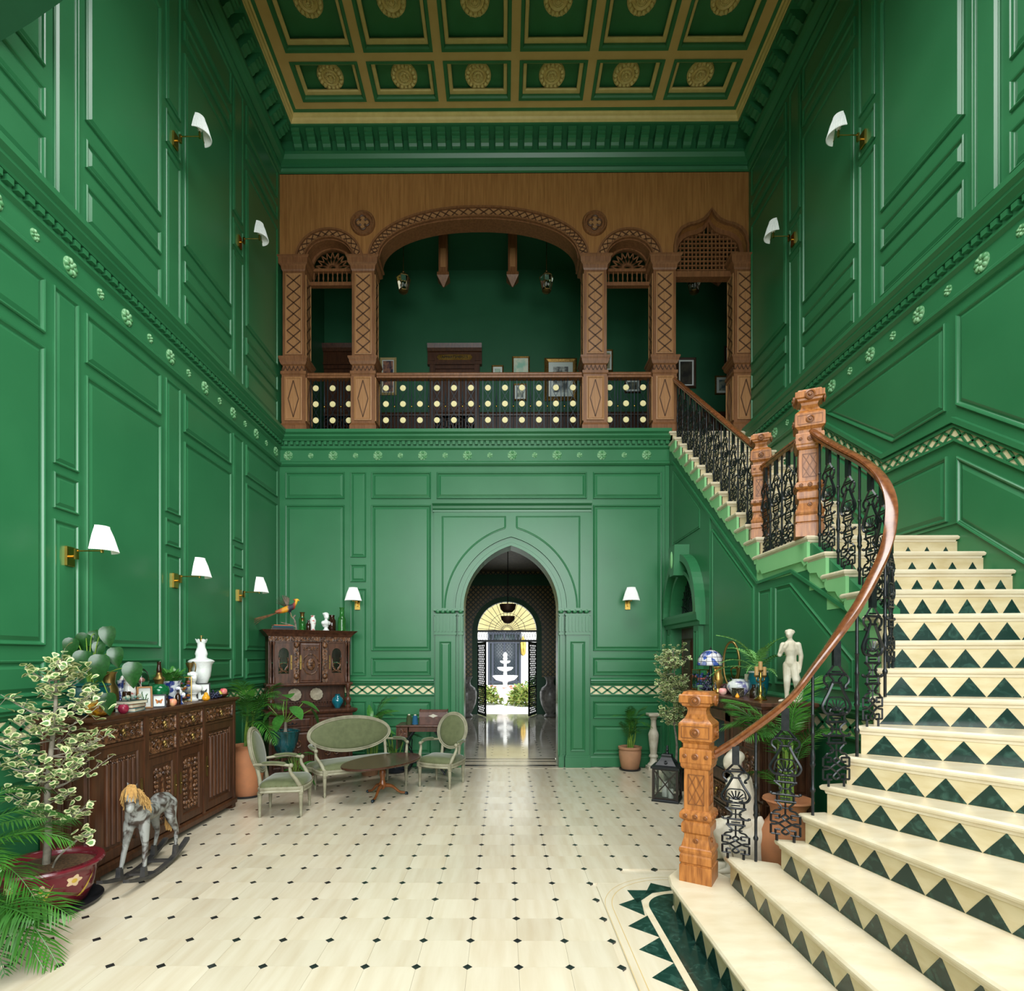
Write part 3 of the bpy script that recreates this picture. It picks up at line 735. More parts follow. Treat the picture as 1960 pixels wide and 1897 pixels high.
# ---- library door under the stairs
lib = bpy.data.objects.new('door_2', None); COL.objects.link(lib); lib['kind'] = 'structure'; lib['label'] = 'arched library door with lettered band under the stairs'
for y0, y1 in ((dc-0.72,dc-0.52),(dc+0.52,dc+0.70)): obj('jamb', MB().prism(rect(y0, y1, 0, dsp-0.17), FS, 0, 0.07), GREEN, lib)
for (y0, y1) in ((dc-0.72,dc-0.52),(dc+0.52,dc+0.70)): obj('panel', moulding(frame((XS-0.07,0,0),(0,1,0),(0,0,1),(-1,0,0)), rect(y0+0.04,y1-0.04,0.25,dsp-0.25), k=0.5), GREEN, lib)
obj('transom_ledge', strip(FS, [(-0.1,dsp-0.17),(0.08,dsp-0.17),(0.085,dsp-0.12),(0.12,dsp-0.10),(0.13,dsp-0.02),(0.13,dsp+0.02),(-0.1,dsp+0.02)], dc-0.80, dc+0.76), GREEN, lib)
def dring(a0, b0, a1, b1, d0, d1):
    p = sup(dc, dsp, a0, b0, 2.0, PI, 0, 28); q = sup(dc, dsp, a1, b1, 2.0, PI, 0, 28); n = len(p); m_ = MB()
    vs = [FS(y, z, d0) for y, z in p]+[FS(y, z, d1) for y, z in p]+[FS(y, z, d1) for y, z in q]+[FS(y, z, d0) for y, z in q]
    fs = []
    for i in range(n-1):
        for r_ in range(4): fs.append((r_*n+i, r_*n+i+1, ((r_+1) % 4)*n+i+1, ((r_+1) % 4)*n+i))
    return m_.add(vs, fs)
obj('arch_trim', dring(0.52,0.62,0.575,0.675,-0.12,0.08), GREEN, lib)
obj('arch_trim', dring(0.70,0.82,0.80,0.92,0.0,0.14), GREEN, lib)
nb = obj('name_band', dring(0.57,0.67,0.71,0.83,0.0,0.02), NAVY, lib)
ks = MB().prism([(dc-0.10,dsp+0.60),(dc+0.10,dsp+0.60),(dc+0.15,dsp+1.05),(dc-0.15,dsp+1.05)], FS, 0, 0.22)
kst = obj('keystone', ks, GREEN, lib)
mb = MB(); mb.ball((0,0,0), 1, 16, 8, (0.02,0.05,0.13)); obj('oval_boss', mb, PALEGREEN, kst, (XS-0.22, dc, dsp+0.84))
def letter(ch, size, par, M, m):
    cu = bpy.data.curves.new('letter', 'FONT'); cu.body = ch; cu.size = size; cu.extrude = 0.002; cu.align_x = 'CENTER'; cu.align_y = 'CENTER'
    cu.materials.append(m); o = bpy.data.objects.new('letter', cu); COL.objects.link(o); o.parent = par; o.matrix_local = M; return o
def band_text(txt, t0, t1):
    for i, ch in enumerate(txt):
        t = lerp(t0, t1, i/(len(txt)-1)); a, b = 0.64, 0.75
        # seen from the room (looking +x) the wall runs right to left with growing y
        y = dc + a*math.cos(t); z = dsp + b*math.sin(t)
        tx = Vector((0, math.sin(t)*a, -math.cos(t)*b)).normalized()*1.0
        # reading direction: clockwise as seen from the room => decreasing y over the top
        tx = -tx; nz = Vector((-1,0,0)); ty = nz.cross(tx)
        M = Matrix((tx, ty, nz)).transposed().to_4x4(); M.translation = Vector((XS-0.022, y, z))
        letter(ch, 0.135, nb, M, GOLDL)
band_text('BIBLIOTHÈQUE', math.radians(12), math.radians(78))
band_text("D'ÉMERAUDE", math.radians(103), math.radians(168))
fan = MB()
for i in range(15):
    t = math.radians(6+168*i/14)
    fan.bar((dc+0.08*math.cos(t), dsp+0.08*math.sin(t)), (dc+0.50*math.cos(t), dsp+0.60*math.sin(t)), 0.010, (-0.09,-0.08), FS)
for f in (0.25,0.5,0.75):
    p = sup(dc, dsp, 0.52*f, 0.62*f, 2.0, PI, 0, 16)
    for a, b in zip(p, p[1:]): fan.bar(a, b, 0.010, (-0.09,-0.08), FS)
obj('fan_tracery', fan, IRON, lib)
obj('fan_glass', MB().prism([(dc-0.52,dsp)]+sup(dc,dsp,0.52,0.62,2.0,PI,0,20), FS, -0.11, -0.10), mat('dark_leaded_glass', (0.006,0.02,0.012), (0.012,0.04,0.022), rough=0.1, scale=20), lib)
leaf_ = obj('door_leaf', MB().prism(rect(dc-0.52,dc+0.52,0,dsp-0.17), FS, -0.13, -0.10), DARKWOOD2, lib)
FSd = frame((XS+0.10,0,0),(0,1,0),(0,0,1),(-1,0,0))
for y0, y1 in ((dc-0.46,dc-0.03),(dc+0.03,dc+0.46)):
    for z0, z1 in ((0.15,1.0),(1.1,2.1)): obj('door_panel', moulding(FSd, rect(y0,y1,z0,z1), k=0.8), DARKWOOD2, leaf_)
# ---- right wall: panels and lattice band following the stairs
def rz(y): return 0.0 if 5.0 <= y <= 5.92 else ((y-5.92)*0.745 if y > 5.92 else (y-5.0)*0.745)
panel(FR, [(7.0,4.89),(5.80,4.06),(5.11,4.08),(5.11,4.89)], wall_right)
panel(FR, [(4.99,4.89),(4.99,4.08),(3.2,4.08-1.79*0.745),(3.2,4.89)], wall_right)
panel(FR, [(5.84,3.64),(5.09,3.66),(5.09,3.06),(5.84,3.06)], wall_right)
panel(FR, [(4.98,3.62),(4.98,3.02),(3.2,3.02-1.78*0.745),(3.2,3.62-1.78*0.745)], wall_right)
panel(FR, [(5.95,3.70),(5.95,3.14),(7.15,3.14+1.2*0.745),(7.15,3.70+1.2*0.745)], wall_right)
pts = [3.2, 5.0, 5.92, 7.42]
mb = MB(); mr = MB(); gr = MB()
for a, b in zip(pts, pts[1:]):
    for w, zc, d in ((0.05,3.955,0.05),(0.03,3.905,0.03),(0.022,3.775,0.025)):
        mb.prism([(a,zc+rz(a)-w/2),(b,zc+rz(b)-w/2),(b,zc+rz(b)+w/2),(a,zc+rz(a)+w/2)], FR, 0, d)
    gr.prism([(a,3.785+rz(a)),(b,3.785+rz(b)),(b,3.89+rz(b)),(a,3.89+rz(a))], FR, 0, 0.006)
obj('dado_rail', mb, GREEN, wall_right); obj('lattice_ground', gr, CREAM, wall_right)
for a, b in zip(pts, pts[1:]): lattice(FR, wall_right, a, b, 3.785, 3.89, 0.125, 0.018, rz)
mb = MB()
for a, b in ((3.2,4.96),): mb.bar((a, 2.91+0.10-(4.96-a)*0.745), (b, 3.03), 0.02, (0,0.015), FR)
mb.bar((4.96,3.03),(5.98,3.03),0.02,(0,0.015),FR); mb.bar((5.98,3.03),(9.0,3.03+3.02*0.775),0.02,(0,0.015),FR)
obj('skirting', mb, GREEN, wall_right)
# ================================================================ newels, balusters, handrails
NW = 0.113
NP = [(1.0,0.0),(1.0,0.118),(0.9,0.124),(0.9,0.130),(0.985,0.140),(0.985,0.188),(0.93,0.203),(0.97,0.207),(1.02,0.225),(0.99,0.245),(0.90,0.252),(0.86,0.275),(0.76,0.315),(0.74,0.342),
      (0.80,0.350),(0.88,0.358),(0.90,0.375),(0.90,0.415),(0.82,0.432),(0.76,0.440),(0.92,0.452),(1.0,0.465),(1.0,0.492),(0.9,0.512),(0.76,0.520),(0.745,0.815),(0.86,0.822),(0.93,0.838),(0.93,0.845),
      (0.94,0.856),(0.985,0.866),(0.985,0.955),(0.94,0.967),(0.80,0.972),(0.80,1.0),(0.95,1.020),(1.04,1.026),(1.04,1.145),(0.98,1.155),(0.90,1.165),(0.72,1.185),(0.60,1.215),(0.56,1.24),(0.62,1.262),(0.84,1.275),
      (0.88,1.292),(1.02,1.300),(1.02,1.352),(0.98,1.356),(0.86,1.360),(0.78,1.378)]
def make_newel(label, loc, rz_, sc=1.0, sz=1.0):
    t = thing('newel_post', label, 'newel post', loc, rz_)
    mb = MB().stack([(NW*a*sc, NW*a*sc, z*sz) for a, z in NP])
    obj('post_body', mb, NEWEL, t)
    for q in range(4):
        M = Matrix.Rotation(PI/2*q, 4, 'Z')
        fr = lambda u, v, d, M=M: M @ Vector((u*sc, -(d)*sc, v*sz))
        lt = MB()
        u = 0.055
        for a, b in (((-u,0.56),(u,0.56)),((u,0.56),(u,0.775)),((u,0.775),(-u,0.775)),((-u,0.775),(-u,0.56)),((-u,0.56),(u,0.775)),((-u,0.775),(u,0.56)),((-u,0.667),(0,0.775)),((0,0.775),(u,0.667)),((-u,0.667),(0,0.56)),((0,0.56),(u,0.667))):
            lt.bar(a, b, 0.006, (0.080,0.0895), fr)
        obj('carved_panel', lt, NEWELD, t); lt = MB()
        for a, b in (((-0.095,1.045),(0.095,1.045)),((-0.095,1.128),(0.095,1.128)),((-0.095,1.045),(-0.095,1.128)),((0.095,1.045),(0.095,1.128))):
            lt.bar(a, b, 0.006, (0.112,0.1205), fr)
        obj('carved_border', lt, NEWELD, t)
        for (cu, cv, rr, dep) in ((0,1.086,0.034,0.1175),(-0.075,0.912,0.016,0.111),(0,0.912,0.024,0.111),(0.075,0.912,0.016,0.111),(0,1.315,0.042,0.115),(-0.07,0.479,0.017,0.113),(0,0.479,0.02,0.113),(0.07,0.479,0.017,0.113),(0,0.30,0.02,0.090)):
            o = obj('roundel', RNDL, None, t); o.matrix_local = M @ Matrix.Translation((cu*sc, -dep*sc, cv*sz)) @ Matrix.Rotation(PI/2, 4, 'X') @ Matrix.Scale(sc*rr/0.03, 4)
    return t
RNDL = MB().lathe([(0.03,0),(0.03,0.008),(0.021,0.012),(0.0186,0.004),(0.012,0.004),(0.009,0.014),(0,0.018)], n=14).mesh('roundel')
NEWELD = mat('newel_pine_dark', (0.22,0.075,0.018), (0.15,0.05,0.012), rough=0.4, scale=9); RNDL.materials.append(NEWELD)
make_newel('tall carved orange pine newel at the foot of the stairs', (1.44,4.085,ZK[14]), math.radians(-32))
make_newel('tall carved pine newel at the near corner of the stair landing', (2.80,5.09,2.91), math.radians(-24), 1.02, 0.965)
make_newel('smaller carved pine newel where the upper flight leaves the landing', (2.83,6.10,2.91+UR), math.radians(-24), 0.86, 0.83)
def ornate():
    mb = MB(); r = 0.0075
    def c(pts, rr=r, k=5): 
        p = bez([(x, 0, z) for x, z in pts], k); mb.tube(p, rr, 5)
        if any(abs(x) > 1e-4 for x, z in pts): mb.tube([(-q[0], 0, q[2]) for q in p], rr, 5)
    def l(a, b, rr=r): 
        mb.tube([(a[0],0,a[1]),(b[0],0,b[1])], rr, 4)
        if abs(a[0]) > 1e-4 or abs(b[0]) > 1e-4: mb.tube([(-a[0],0,a[1]),(-b[0],0,b[1])], rr, 4)
    l((0.052,0),(0.052,0.05),0.009)
    l((0.088,0.05),(0.088,0.12)); l((0.088,0.14),(0.088,0.20)); l((0.03,0.05),(0.088,0.05)); l((0.035,0.20),(0.088,0.20)); l((0.035,0.17),(0.035,0.20)); l((0.06,0.085),(0.06,0.05))
    l((0.035,0.17),(0.065,0.17)); l((0.03,0.085),(0.06,0.085)); c([(0.088,0.12),(0.05,0.125),(0,0.16)]); c([(0.088,0.14),(0.05,0.135),(0,0.10)]); c([(0,0.05),(0.022,0.07),(0,0.10)]); c([(0,0.20),(0.02,0.18),(0,0.16)])
    l((0,0.20),(0,0.30),0.006); c([(0.075,0.205),(0.06,0.225),(0.03,0.235),(0.025,0.26),(0.05,0.29)]); l((-0.045,0.25),(0.045,0.25),0.006)
    l((-0.065,0.30),(0.065,0.30),0.01); l((0.05,0.30),(0.05,0.345)); l((-0.03,0.322),(0.03,0.322),0.006); l((-0.085,0.35),(0.085,0.35),0.009); mb.ball((0.088,0,0.358),0.012,6,4); mb.ball((-0.088,0,0.358),0.012,6,4)
    c([(0.055,0.355),(0.03,0.375),(0.028,0.41),(0.06,0.44)]); l((-0.04,0.395),(0.04,0.395),0.006); l((0,0.35),(0,0.45),0.005)
    l((-0.07,0.445),(0.07,0.445),0.01); l((0.055,0.445),(0.055,0.495)); l((-0.055,0.495),(0.055,0.495),0.009); l((-0.03,0.47),(0.03,0.47),0.006)
    c([(0.03,0.50),(0.07,0.505),(0.092,0.545),(0.085,0.58),(0.055,0.64),(0.025,0.71)],0.010)
    for a in (0, 24, 48, 72):
        a = math.radians(a); l((0.012*math.sin(a),0.525),(0.066*math.sin(a),0.525+0.078*math.cos(a)),0.005)
    c([(0.068,0.53),(0.06,0.585),(0.04,0.612),(0,0.615)],0.006); c([(0.02,0.505),(0.045,0.515),(0.035,0.535),(0.02,0.525)],0.006); mb.ball((0,0,0.535),0.016,6,4)
    l((-0.035,0.715),(0.035,0.715),0.008); c([(0.075,0.68),(0.06,0.675),(0.062,0.695),(0.082,0.72),(0.08,0.755),(0.055,0.768)],0.008); c([(0.025,0.715),(0.02,0.735),(0.045,0.765)])
    l((-0.068,0.772),(0.068,0.772),0.009); l((0.062,0.772),(0.016,0.835),0.008); l((0.03,0.79),(-0.03,0.79),0.006)
    mb.bx(-0.024,0.024,-0.012,0.012,0.83,1.0)
    return mb
ORN = ornate().mesh('ornate_baluster'); ORN.materials.append(IRON)
ROD = MB().lathe([(0.010,0),(0.010,0.16),(0.016,0.17),(0.017,0.185),(0.010,0.20),(0.010,0.33),(0.013,0.345),(0.019,0.36),(0.013,0.375),(0.016,0.40),(0.015,0.43),(0.010,0.46),(0.010,0.56),(0.016,0.575),(0.010,0.59),(0.010,0.70),(0.015,0.71),(0.010,0.72),(0.010,1.0)], n=8).mesh('rod_baluster')
ROD.materials.append(IRON)
balus = bpy.data.objects.new('stair_balustrade', None); COL.objects.link(balus)
tag(balus, 'black cast iron balustrade with curving wooden handrail on the stairs', 'balustrade')
RPROF = [(-0.034,0.0),(-0.026,-0.026),(0.026,-0.026),(0.034,0.0),(0.030,0.008),(0.039,0.016),(0.036,0.034),(0.016,0.046),(-0.016,0.046),(-0.036,0.034),(-0.039,0.016),(-0.030,0.008)]
RH = 0.90
def bal(mesh, x, y, z, h, ang): 
    o = obj(mesh.name.split('.')[0], mesh, None, balus, (x, y, z), (0,0,ang)); o.scale = (1, 1, h); return o
# lower flight
path = [(1.545,4.03,ZK[14]+RH+0.02)]
P = {}
for k in range(13, 0, -1):
    a = Vector(LN[k][0]); b = Vector(LN[k-1][0]); 
    t = (b-a); m_ = (a+b)/2; n = Vector((t.y, -t.x)).normalized()
    if k <= 4: n = Vector((1,0))
    p = m_ + n*0.075
    P[k] = (p, math.atan2(t.y, t.x))
P[13] = (Vector((1.70,3.93)), math.radians(-22)); P[12] = (Vector((1.90,3.74)), math.radians(-30)); P[11] = (Vector((2.05,3.68)), math.radians(-8))
for k in range(13, 0, -1): path.append((P[k][0].x, P[k][0].y, ZK[k]+RH+0.03+R15*0.25-{13:0.11,12:0.06,11:0.02}.get(k,0.0)))
path.append((2.79, 5.0, 2.91+RH+0.02))
rp = bez(path, 8)
obj('handrail', MB().sweep(RPROF, rp, sm=True), RAIL, balus)
def rail_z(x, y): 
    return min(((q.x-x)**2+(q.y-y)**2, q.z) for q in rp)[1]-0.02
cum = [Vector(q) for q in path[1:-1]]
for k in range(13, 0, -1):
    p, a = P[k]; q = Vector((math.cos(a), math.sin(a)))
    w = 0.05 if k > 3 else 0.065
    o_ = p - q*w; r_ = p + q*(w+0.03 if k > 3 else w)
    if 4 <= k <= 12:      # narrow winders carry one each, alternating
        if k % 2 == 0: bal(ORN, p.x, p.y, ZK[k], rail_z(p.x,p.y)-ZK[k], a)
        else: bal(ROD, p.x, p.y, ZK[k], rail_z(p.x,p.y)-ZK[k], a)
    else:
        bal(ORN, o_.x, o_.y, ZK[k], rail_z(o_.x,o_.y)-ZK[k], a)
        if k not in (12,10,8): bal(ROD, r_.x, r_.y, ZK[k], rail_z(r_.x,r_.y)-ZK[k], a)
# landing
obj('handrail', MB().sweep(RPROF, [(2.80,5.09,2.91+RH+0.05),(2.82,6.08,2.91+RH+0.05)], sm=True), RAIL, balus)
for i, y in enumerate((5.22,5.34,5.46,5.58,5.70,5.82,5.93)): bal(ORN if i % 2 == 0 else ROD, 2.80, y, 2.91, RH+0.04, PI/2)
# upper flight
ur = [(2.83,6.12,2.91+UR+RH+0.06),(2.82,9.14,BALC+RH-0.02)]
obj('handrail', MB().sweep(RPROF, ur, sm=True), RAIL, balus)
for i in range(12):
    z = 2.91+UR*(i+1)
    for m_, dy in ((ORN,0.065),(ROD,0.185)):
        y = UY0+UG*i+dy
        if y < 6.22: continue
        zr = lerp(ur[0][2], ur[1][2], (y-6.12)/(9.14-6.12))-0.02
        bal(m_, 2.825, y, z, zr-z, PI/2)
# ================================================================ timber gallery over the end wall
GT = 0.26
def pxw(w): return w*D/FPX
zs = bw(900,497)[1]; ztop = 9.93
def arc(pxc, half, rise, n=2.0, k=28): 
    c = bw(pxc, 497); return sup(c[0], c[1], pxw(half), pxw(rise), n, PI, 0, k)
ARCHES = [(631,46,39,2.0,'small'),(916,191.5,79,2.15,'main'),(1204,44.5,39,2.0,'small')]
OG = [(1293,497),(1293,470),(1297,453),(1306,441),(1320,434),(1335,430.5),(1348,424.5),(1356,416),(1361,405),(1366,416),(1374,424.5),(1387,430.5),(1402,434),(1415,441),(1424,453),(1428,470),(1428,497)]
ogee = [bw(*p) for p in OG]
outl = [(XL, zs)]
for a in ARCHES: outl += arc(*a[:4])
outl += ogee + [(XR, zs), (XR, ztop), (XL, ztop)]
wall_gallery = struct('wall_gallery', MB().prism(outl, FB, 0, -GT), OAKP, 'oak boarded wall with arches above the gallery')
def band2(p, q, d0, d1, fr=FB):
    n = len(p); mb = MB()
    vs = [fr(u, v, d0) for u, v in p]+[fr(u, v, d1) for u, v in p]+[fr(u, v, d1) for u, v in q]+[fr(u, v, d0) for u, v in q]; fs = []
    for i in range(n-1):
        for r in range(4): fs.append((r*n+i, r*n+i+1, ((r+1) % 4)*n+i+1, ((r+1) % 4)*n+i))
    fs += [(0,n,2*n,3*n), (n-1,2*n-1,3*n-1,4*n-1)]
    return mb.add(vs, fs)
for pxc, half, rise, n, kind in ARCHES:
    w = 18 if kind == 'small' else 20; K = 40
    A = lambda o, k=K: arc(pxc, half+o, rise+o, n, k)
    tr = obj('arch_trim', band2(A(1.5), A(w-1), 0.0, 0.025), PINEL, wall_gallery)
    for o0, o1, d in ((0,3,0.055),(w-3.5,w,0.06)): obj('arch_bead', band2(A(o0), A(o1), 0.0, d), PINE, tr)
    m_ = 12 if kind == 'small' else 38; p = A(3, m_); q = A(w-3.5, m_); mb = MB()
    for i in range(m_):
        mb.bar(p[i], q[i+1], 0.013, (0.02,0.038), FB); mb.bar(q[i], p[i+1], 0.013, (0.02,0.038), FB)
    obj('arch_lattice', mb, PINED, tr)
    obj('arch_soffit', band2(A(0), A(-2), 0.01, -GT-0.02), PINE, tr)
tr = obj('arch_trim', band2(ogee, [bw(x+(-4 if x < 1361 else (4 if x > 1361 else 0)), y-(4 if 1293 < x < 1428 else 0)) for x, y in OG], 0.0, 0.05), PINE, wall_gallery)
inner = [bw(lerp(1361, x, 0.90), lerp(516, y, 0.90)) for x, y in OG]
obj('arch_soffit', band2(ogee, inner, -0.10, -0.20), PINE, tr)
def ogz(x):
    for a, b in zip(inner, inner[1:]):
        if a[0] <= x <= b[0]: return lerp(a[1], b[1], (x-a[0])/max(1e-6, b[0]-a[0]))
    return inner[0][1]
lat = obj('lattice_frame', MB().prism(rect(bw(1289,520)[0], bw(1431,520)[0], bw(1300,525)[1], bw(1300,514)[1]), FB, -0.06, -0.2), PINE, wall_gallery)
zb = bw(1300,515)[1]; x0, x1 = inner[0][0], inner[-1][0]
for i in range(1, 16):
    x = lerp(x0, x1, i/16); obj('lattice_bar', MB().prism(rect(x-0.011, x+0.011, zb, ogz(x)), FB, -0.13, -0.16), PINE, lat)
for j in range(1, 10):
    z = zb+0.074*j; xs = [lerp(x0, x1, i/60) for i in range(61)]; ok = [x for x in xs if ogz(x) > z or z < inner[0][1]]
    if len(ok) > 2: obj('lattice_bar', MB().prism(rect(min(ok), max(ok), z-0.011, z+0.011), FB, -0.125, -0.155), PINE, lat)
# quatrefoil bosses
for pxc in (695, 1138):
    c = bw(pxc, 428.5); t = obj('quatrefoil', MB().lathe([(0.205,0),(0.205,0.03),(0.19,0.05),(0.17,0.05),(0.155,0.02),(0,0.02)], n=32), PINE, wall_gallery, FB(c[0], c[1], 0), (PI/2,0,0))
    mb = MB()
    for i in range(4):
        a = PI/2*i; st = len(mb.v)
        mb.tube([(0.062*math.cos(a)+0.052*math.cos(b), 0.062*math.sin(a)+0.052*math.sin(b), 0.03) for b in [a-PI*0.75+PI*1.5*k/12 for k in range(13)]], 0.014, 6)
    obj('foil_ring', mb, PINED, t)
    mb = MB()
    for i in range(4): mb.lathe([(0.05,0.02),(0.05,0.028),(0,0.03)], (0.06*math.cos(PI/2*i), 0.06*math.sin(PI/2*i), 0), n=14)
    mb.lathe([(0.05,0.02),(0.05,0.0285),(0,0.0285)], n=12); obj('foil_field', mb, PINEL, t)
# fanlights in the two narrow arches
for pxc in (637, 1201):
    c = onY(pxc, 516, D+0.2); t = obj('fanlight', MB(), None, wall_gallery) if False else None
    F2 = frame((c.x, D+0.2, 0), (1,0,0), (0,0,1), (0,-1,0)); z0 = c.z
    fl = obj('fanlight_bar', MB().prism(rect(-0.40,0.40,z0-0.05,z0), F2, -0.03, 0.03), PINE, wall_gallery)
    R_ = 0.33
    obj('fan_rim', band2(sup(0,z0,R_,R_,2,PI,0,24), sup(0,z0,R_+0.10,R_+0.12,2,PI,0,24), -0.02, 0.02, F2), PINE, fl)
    for i in range(9):
        a = PI*(i+0.5)/9; b0 = PI*i/9; b1 = PI*(i+1)/9; mb = MB()
        q = lambda r, t_: (r*math.cos(t_), z0+r*math.sin(t_))
        for u, v in ((q(0.05,a),q(0.18,b0)),(q(0.18,b0),q(0.29,a)),(q(0.29,a),q(0.18,b1)),(q(0.18,b1),q(0.05,a))): mb.bar(u, v, 0.016, (-0.01,0.012), F2)
        obj('fan_petal', mb, PINE, fl)
    for zz in (z0-0.235,): obj('spindle_rail', MB().prism(rect(-0.40,0.40,zz-0.06,zz), F2, -0.04, 0.04), PINE, fl)
    sp = MB().lathe([(0.008,0),(0.016,0.02),(0.009,0.04),(0.018,0.08),(0.009,0.13),(0.016,0.16),(0.009,0.185)], n=8).mesh('spindle'); sp.materials.append(PINE)
    for i in range(9): obj('spindle', sp, None, fl, (c.x-0.32+0.08*i, D+0.2, z0-0.235))
# ---- columns
def gallery_column(x, label, half_only=False):
    t = thing('gallery_column', label, 'column', (x, D+0.09, BALC), 0, 'timber columns of the gallery arcade')
    Zl = lambda py: bw(900, py)[1]-BALC
    S = lambda L: [(a, b, z) for a, b, z in L]
    obj('plinth', MB().stack([(0.22,0.19,0.0),(0.22,0.19,Zl(818)),(0.2,0.17,Zl(813))]), PINE, t)
    pd = obj('pedestal', MB().stack([(0.195,0.165,Zl(813)),(0.195,0.165,Zl(721)),(0.212,0.18,Zl(719)),(0.212,0.18,Zl(714))]), PINE, t)
    mc = obj('mid_capital', MB().stack([(0.18,0.155,Zl(714)),(0.18,0.155,Zl(703)),(0.205,0.175,Zl(701)),(0.225,0.195,Zl(696)),(0.225,0.195,Zl(693)),(0.245,0.21,Zl(690)),(0.245,0.21,Zl(687)),(0.19,0.165,Zl(686))]), PINE, t)
    sh = obj('shaft', MB().stack([(0.183,0.155,Zl(687)),(0.183,0.155,Zl(522))]), PINE, t)
    obj('capital', MB().stack([(0.185,0.158,Zl(523)),(0.20,0.17,Zl(520)),(0.205,0.175,Zl(514)),(0.245,0.21,Zl(510)),(0.25,0.215,Zl(502)),(0.272,0.235,Zl(500)),(0.272,0.235,Zl(497))]), PINE, t)
    for q, (dep, hw) in enumerate(((0.155,0.11),(0.183,0.09),(0.183,0.09))):
        M = Matrix.Rotation((0, PI/2, -PI/2)[q], 4, 'Z'); fr = lambda u, v, d, M=M, dep=dep: M @ Vector((u, -(dep+d), v))
        z0, z1 = Zl(682), Zl(527)
        f = obj('shaft_panel', moulding(fr, rect(-hw-0.03,hw+0.03,z0,z1), [(0,0),(0,0.012),(0.012,0.016),(0.024,0.004),(0.03,0.003)]), PINEL, sh)
        mb = MB(); n = 7
        for i in range(n):
            a, b = lerp(z0+0.03, z1-0.03, i/n), lerp(z0+0.03, z1-0.03, (i+1)/n)
            mb.bar((-hw,a),(hw,b),0.017,(0.003,0.012),fr); mb.bar((hw,a),(-hw,b),0.017,(0.003,0.012),fr)
        obj('shaft_lattice', mb, PINED, sh)
        dep2 = (0.165,0.195,0.195)[q]; fr2 = lambda u, v, d, M=M, dep2=dep2: M @ Vector((u, -(dep2+d), v))
        z0, z1 = Zl(808), Zl(725); zc = (z0+z1)/2
        obj('pedestal_panel', moulding(fr2, rect(-0.145,0.145,z0,z1), [(0,0),(0,0.014),(0.02,0.018),(0.035,0.004),(0.045,0.003)]), PINEL, pd)
        mb = MB()
        for a, b in (((0,z0+0.06),(0.085,zc)),((0.085,zc),(0,z1-0.06)),((0,z1-0.06),(-0.085,zc)),((-0.085,zc),(0,z0+0.06))): mb.bar(a, b, 0.013, (0.002,0.014), fr2)
        obj('pedestal_lozenge', mb, PINED, pd)
        mb = MB(); d3 = (0.155,0.18,0.18)[q]; fr3 = lambda u, v, d, M=M, d3=d3: M @ Vector((u, -(d3+d), v))
        for i in range(5):
            u0 = -0.17+0.068*i
            mb.bar((u0,Zl(713)),(u0+0.034,Zl(704)),0.014,(0,0.012),fr3); mb.bar((u0+0.034,Zl(704)),(u0+0.068,Zl(713)),0.014,(0,0.012),fr3)
        obj('zigzag', mb, PINED, mc)
    return t
for px, lb in ((565,'leftmost carved timber gallery column against the green side wall'),(697,'second timber gallery column from the left, beside the wide arch'),
               (1138,'timber gallery column at the right foot of the wide arch'),(1270,'timber gallery column where the stair handrail ends')):
    gallery_column(bw(px, 600)[0], lb)
gallery_column(XR-0.08, 'half hidden timber column in the corner by the right wall')
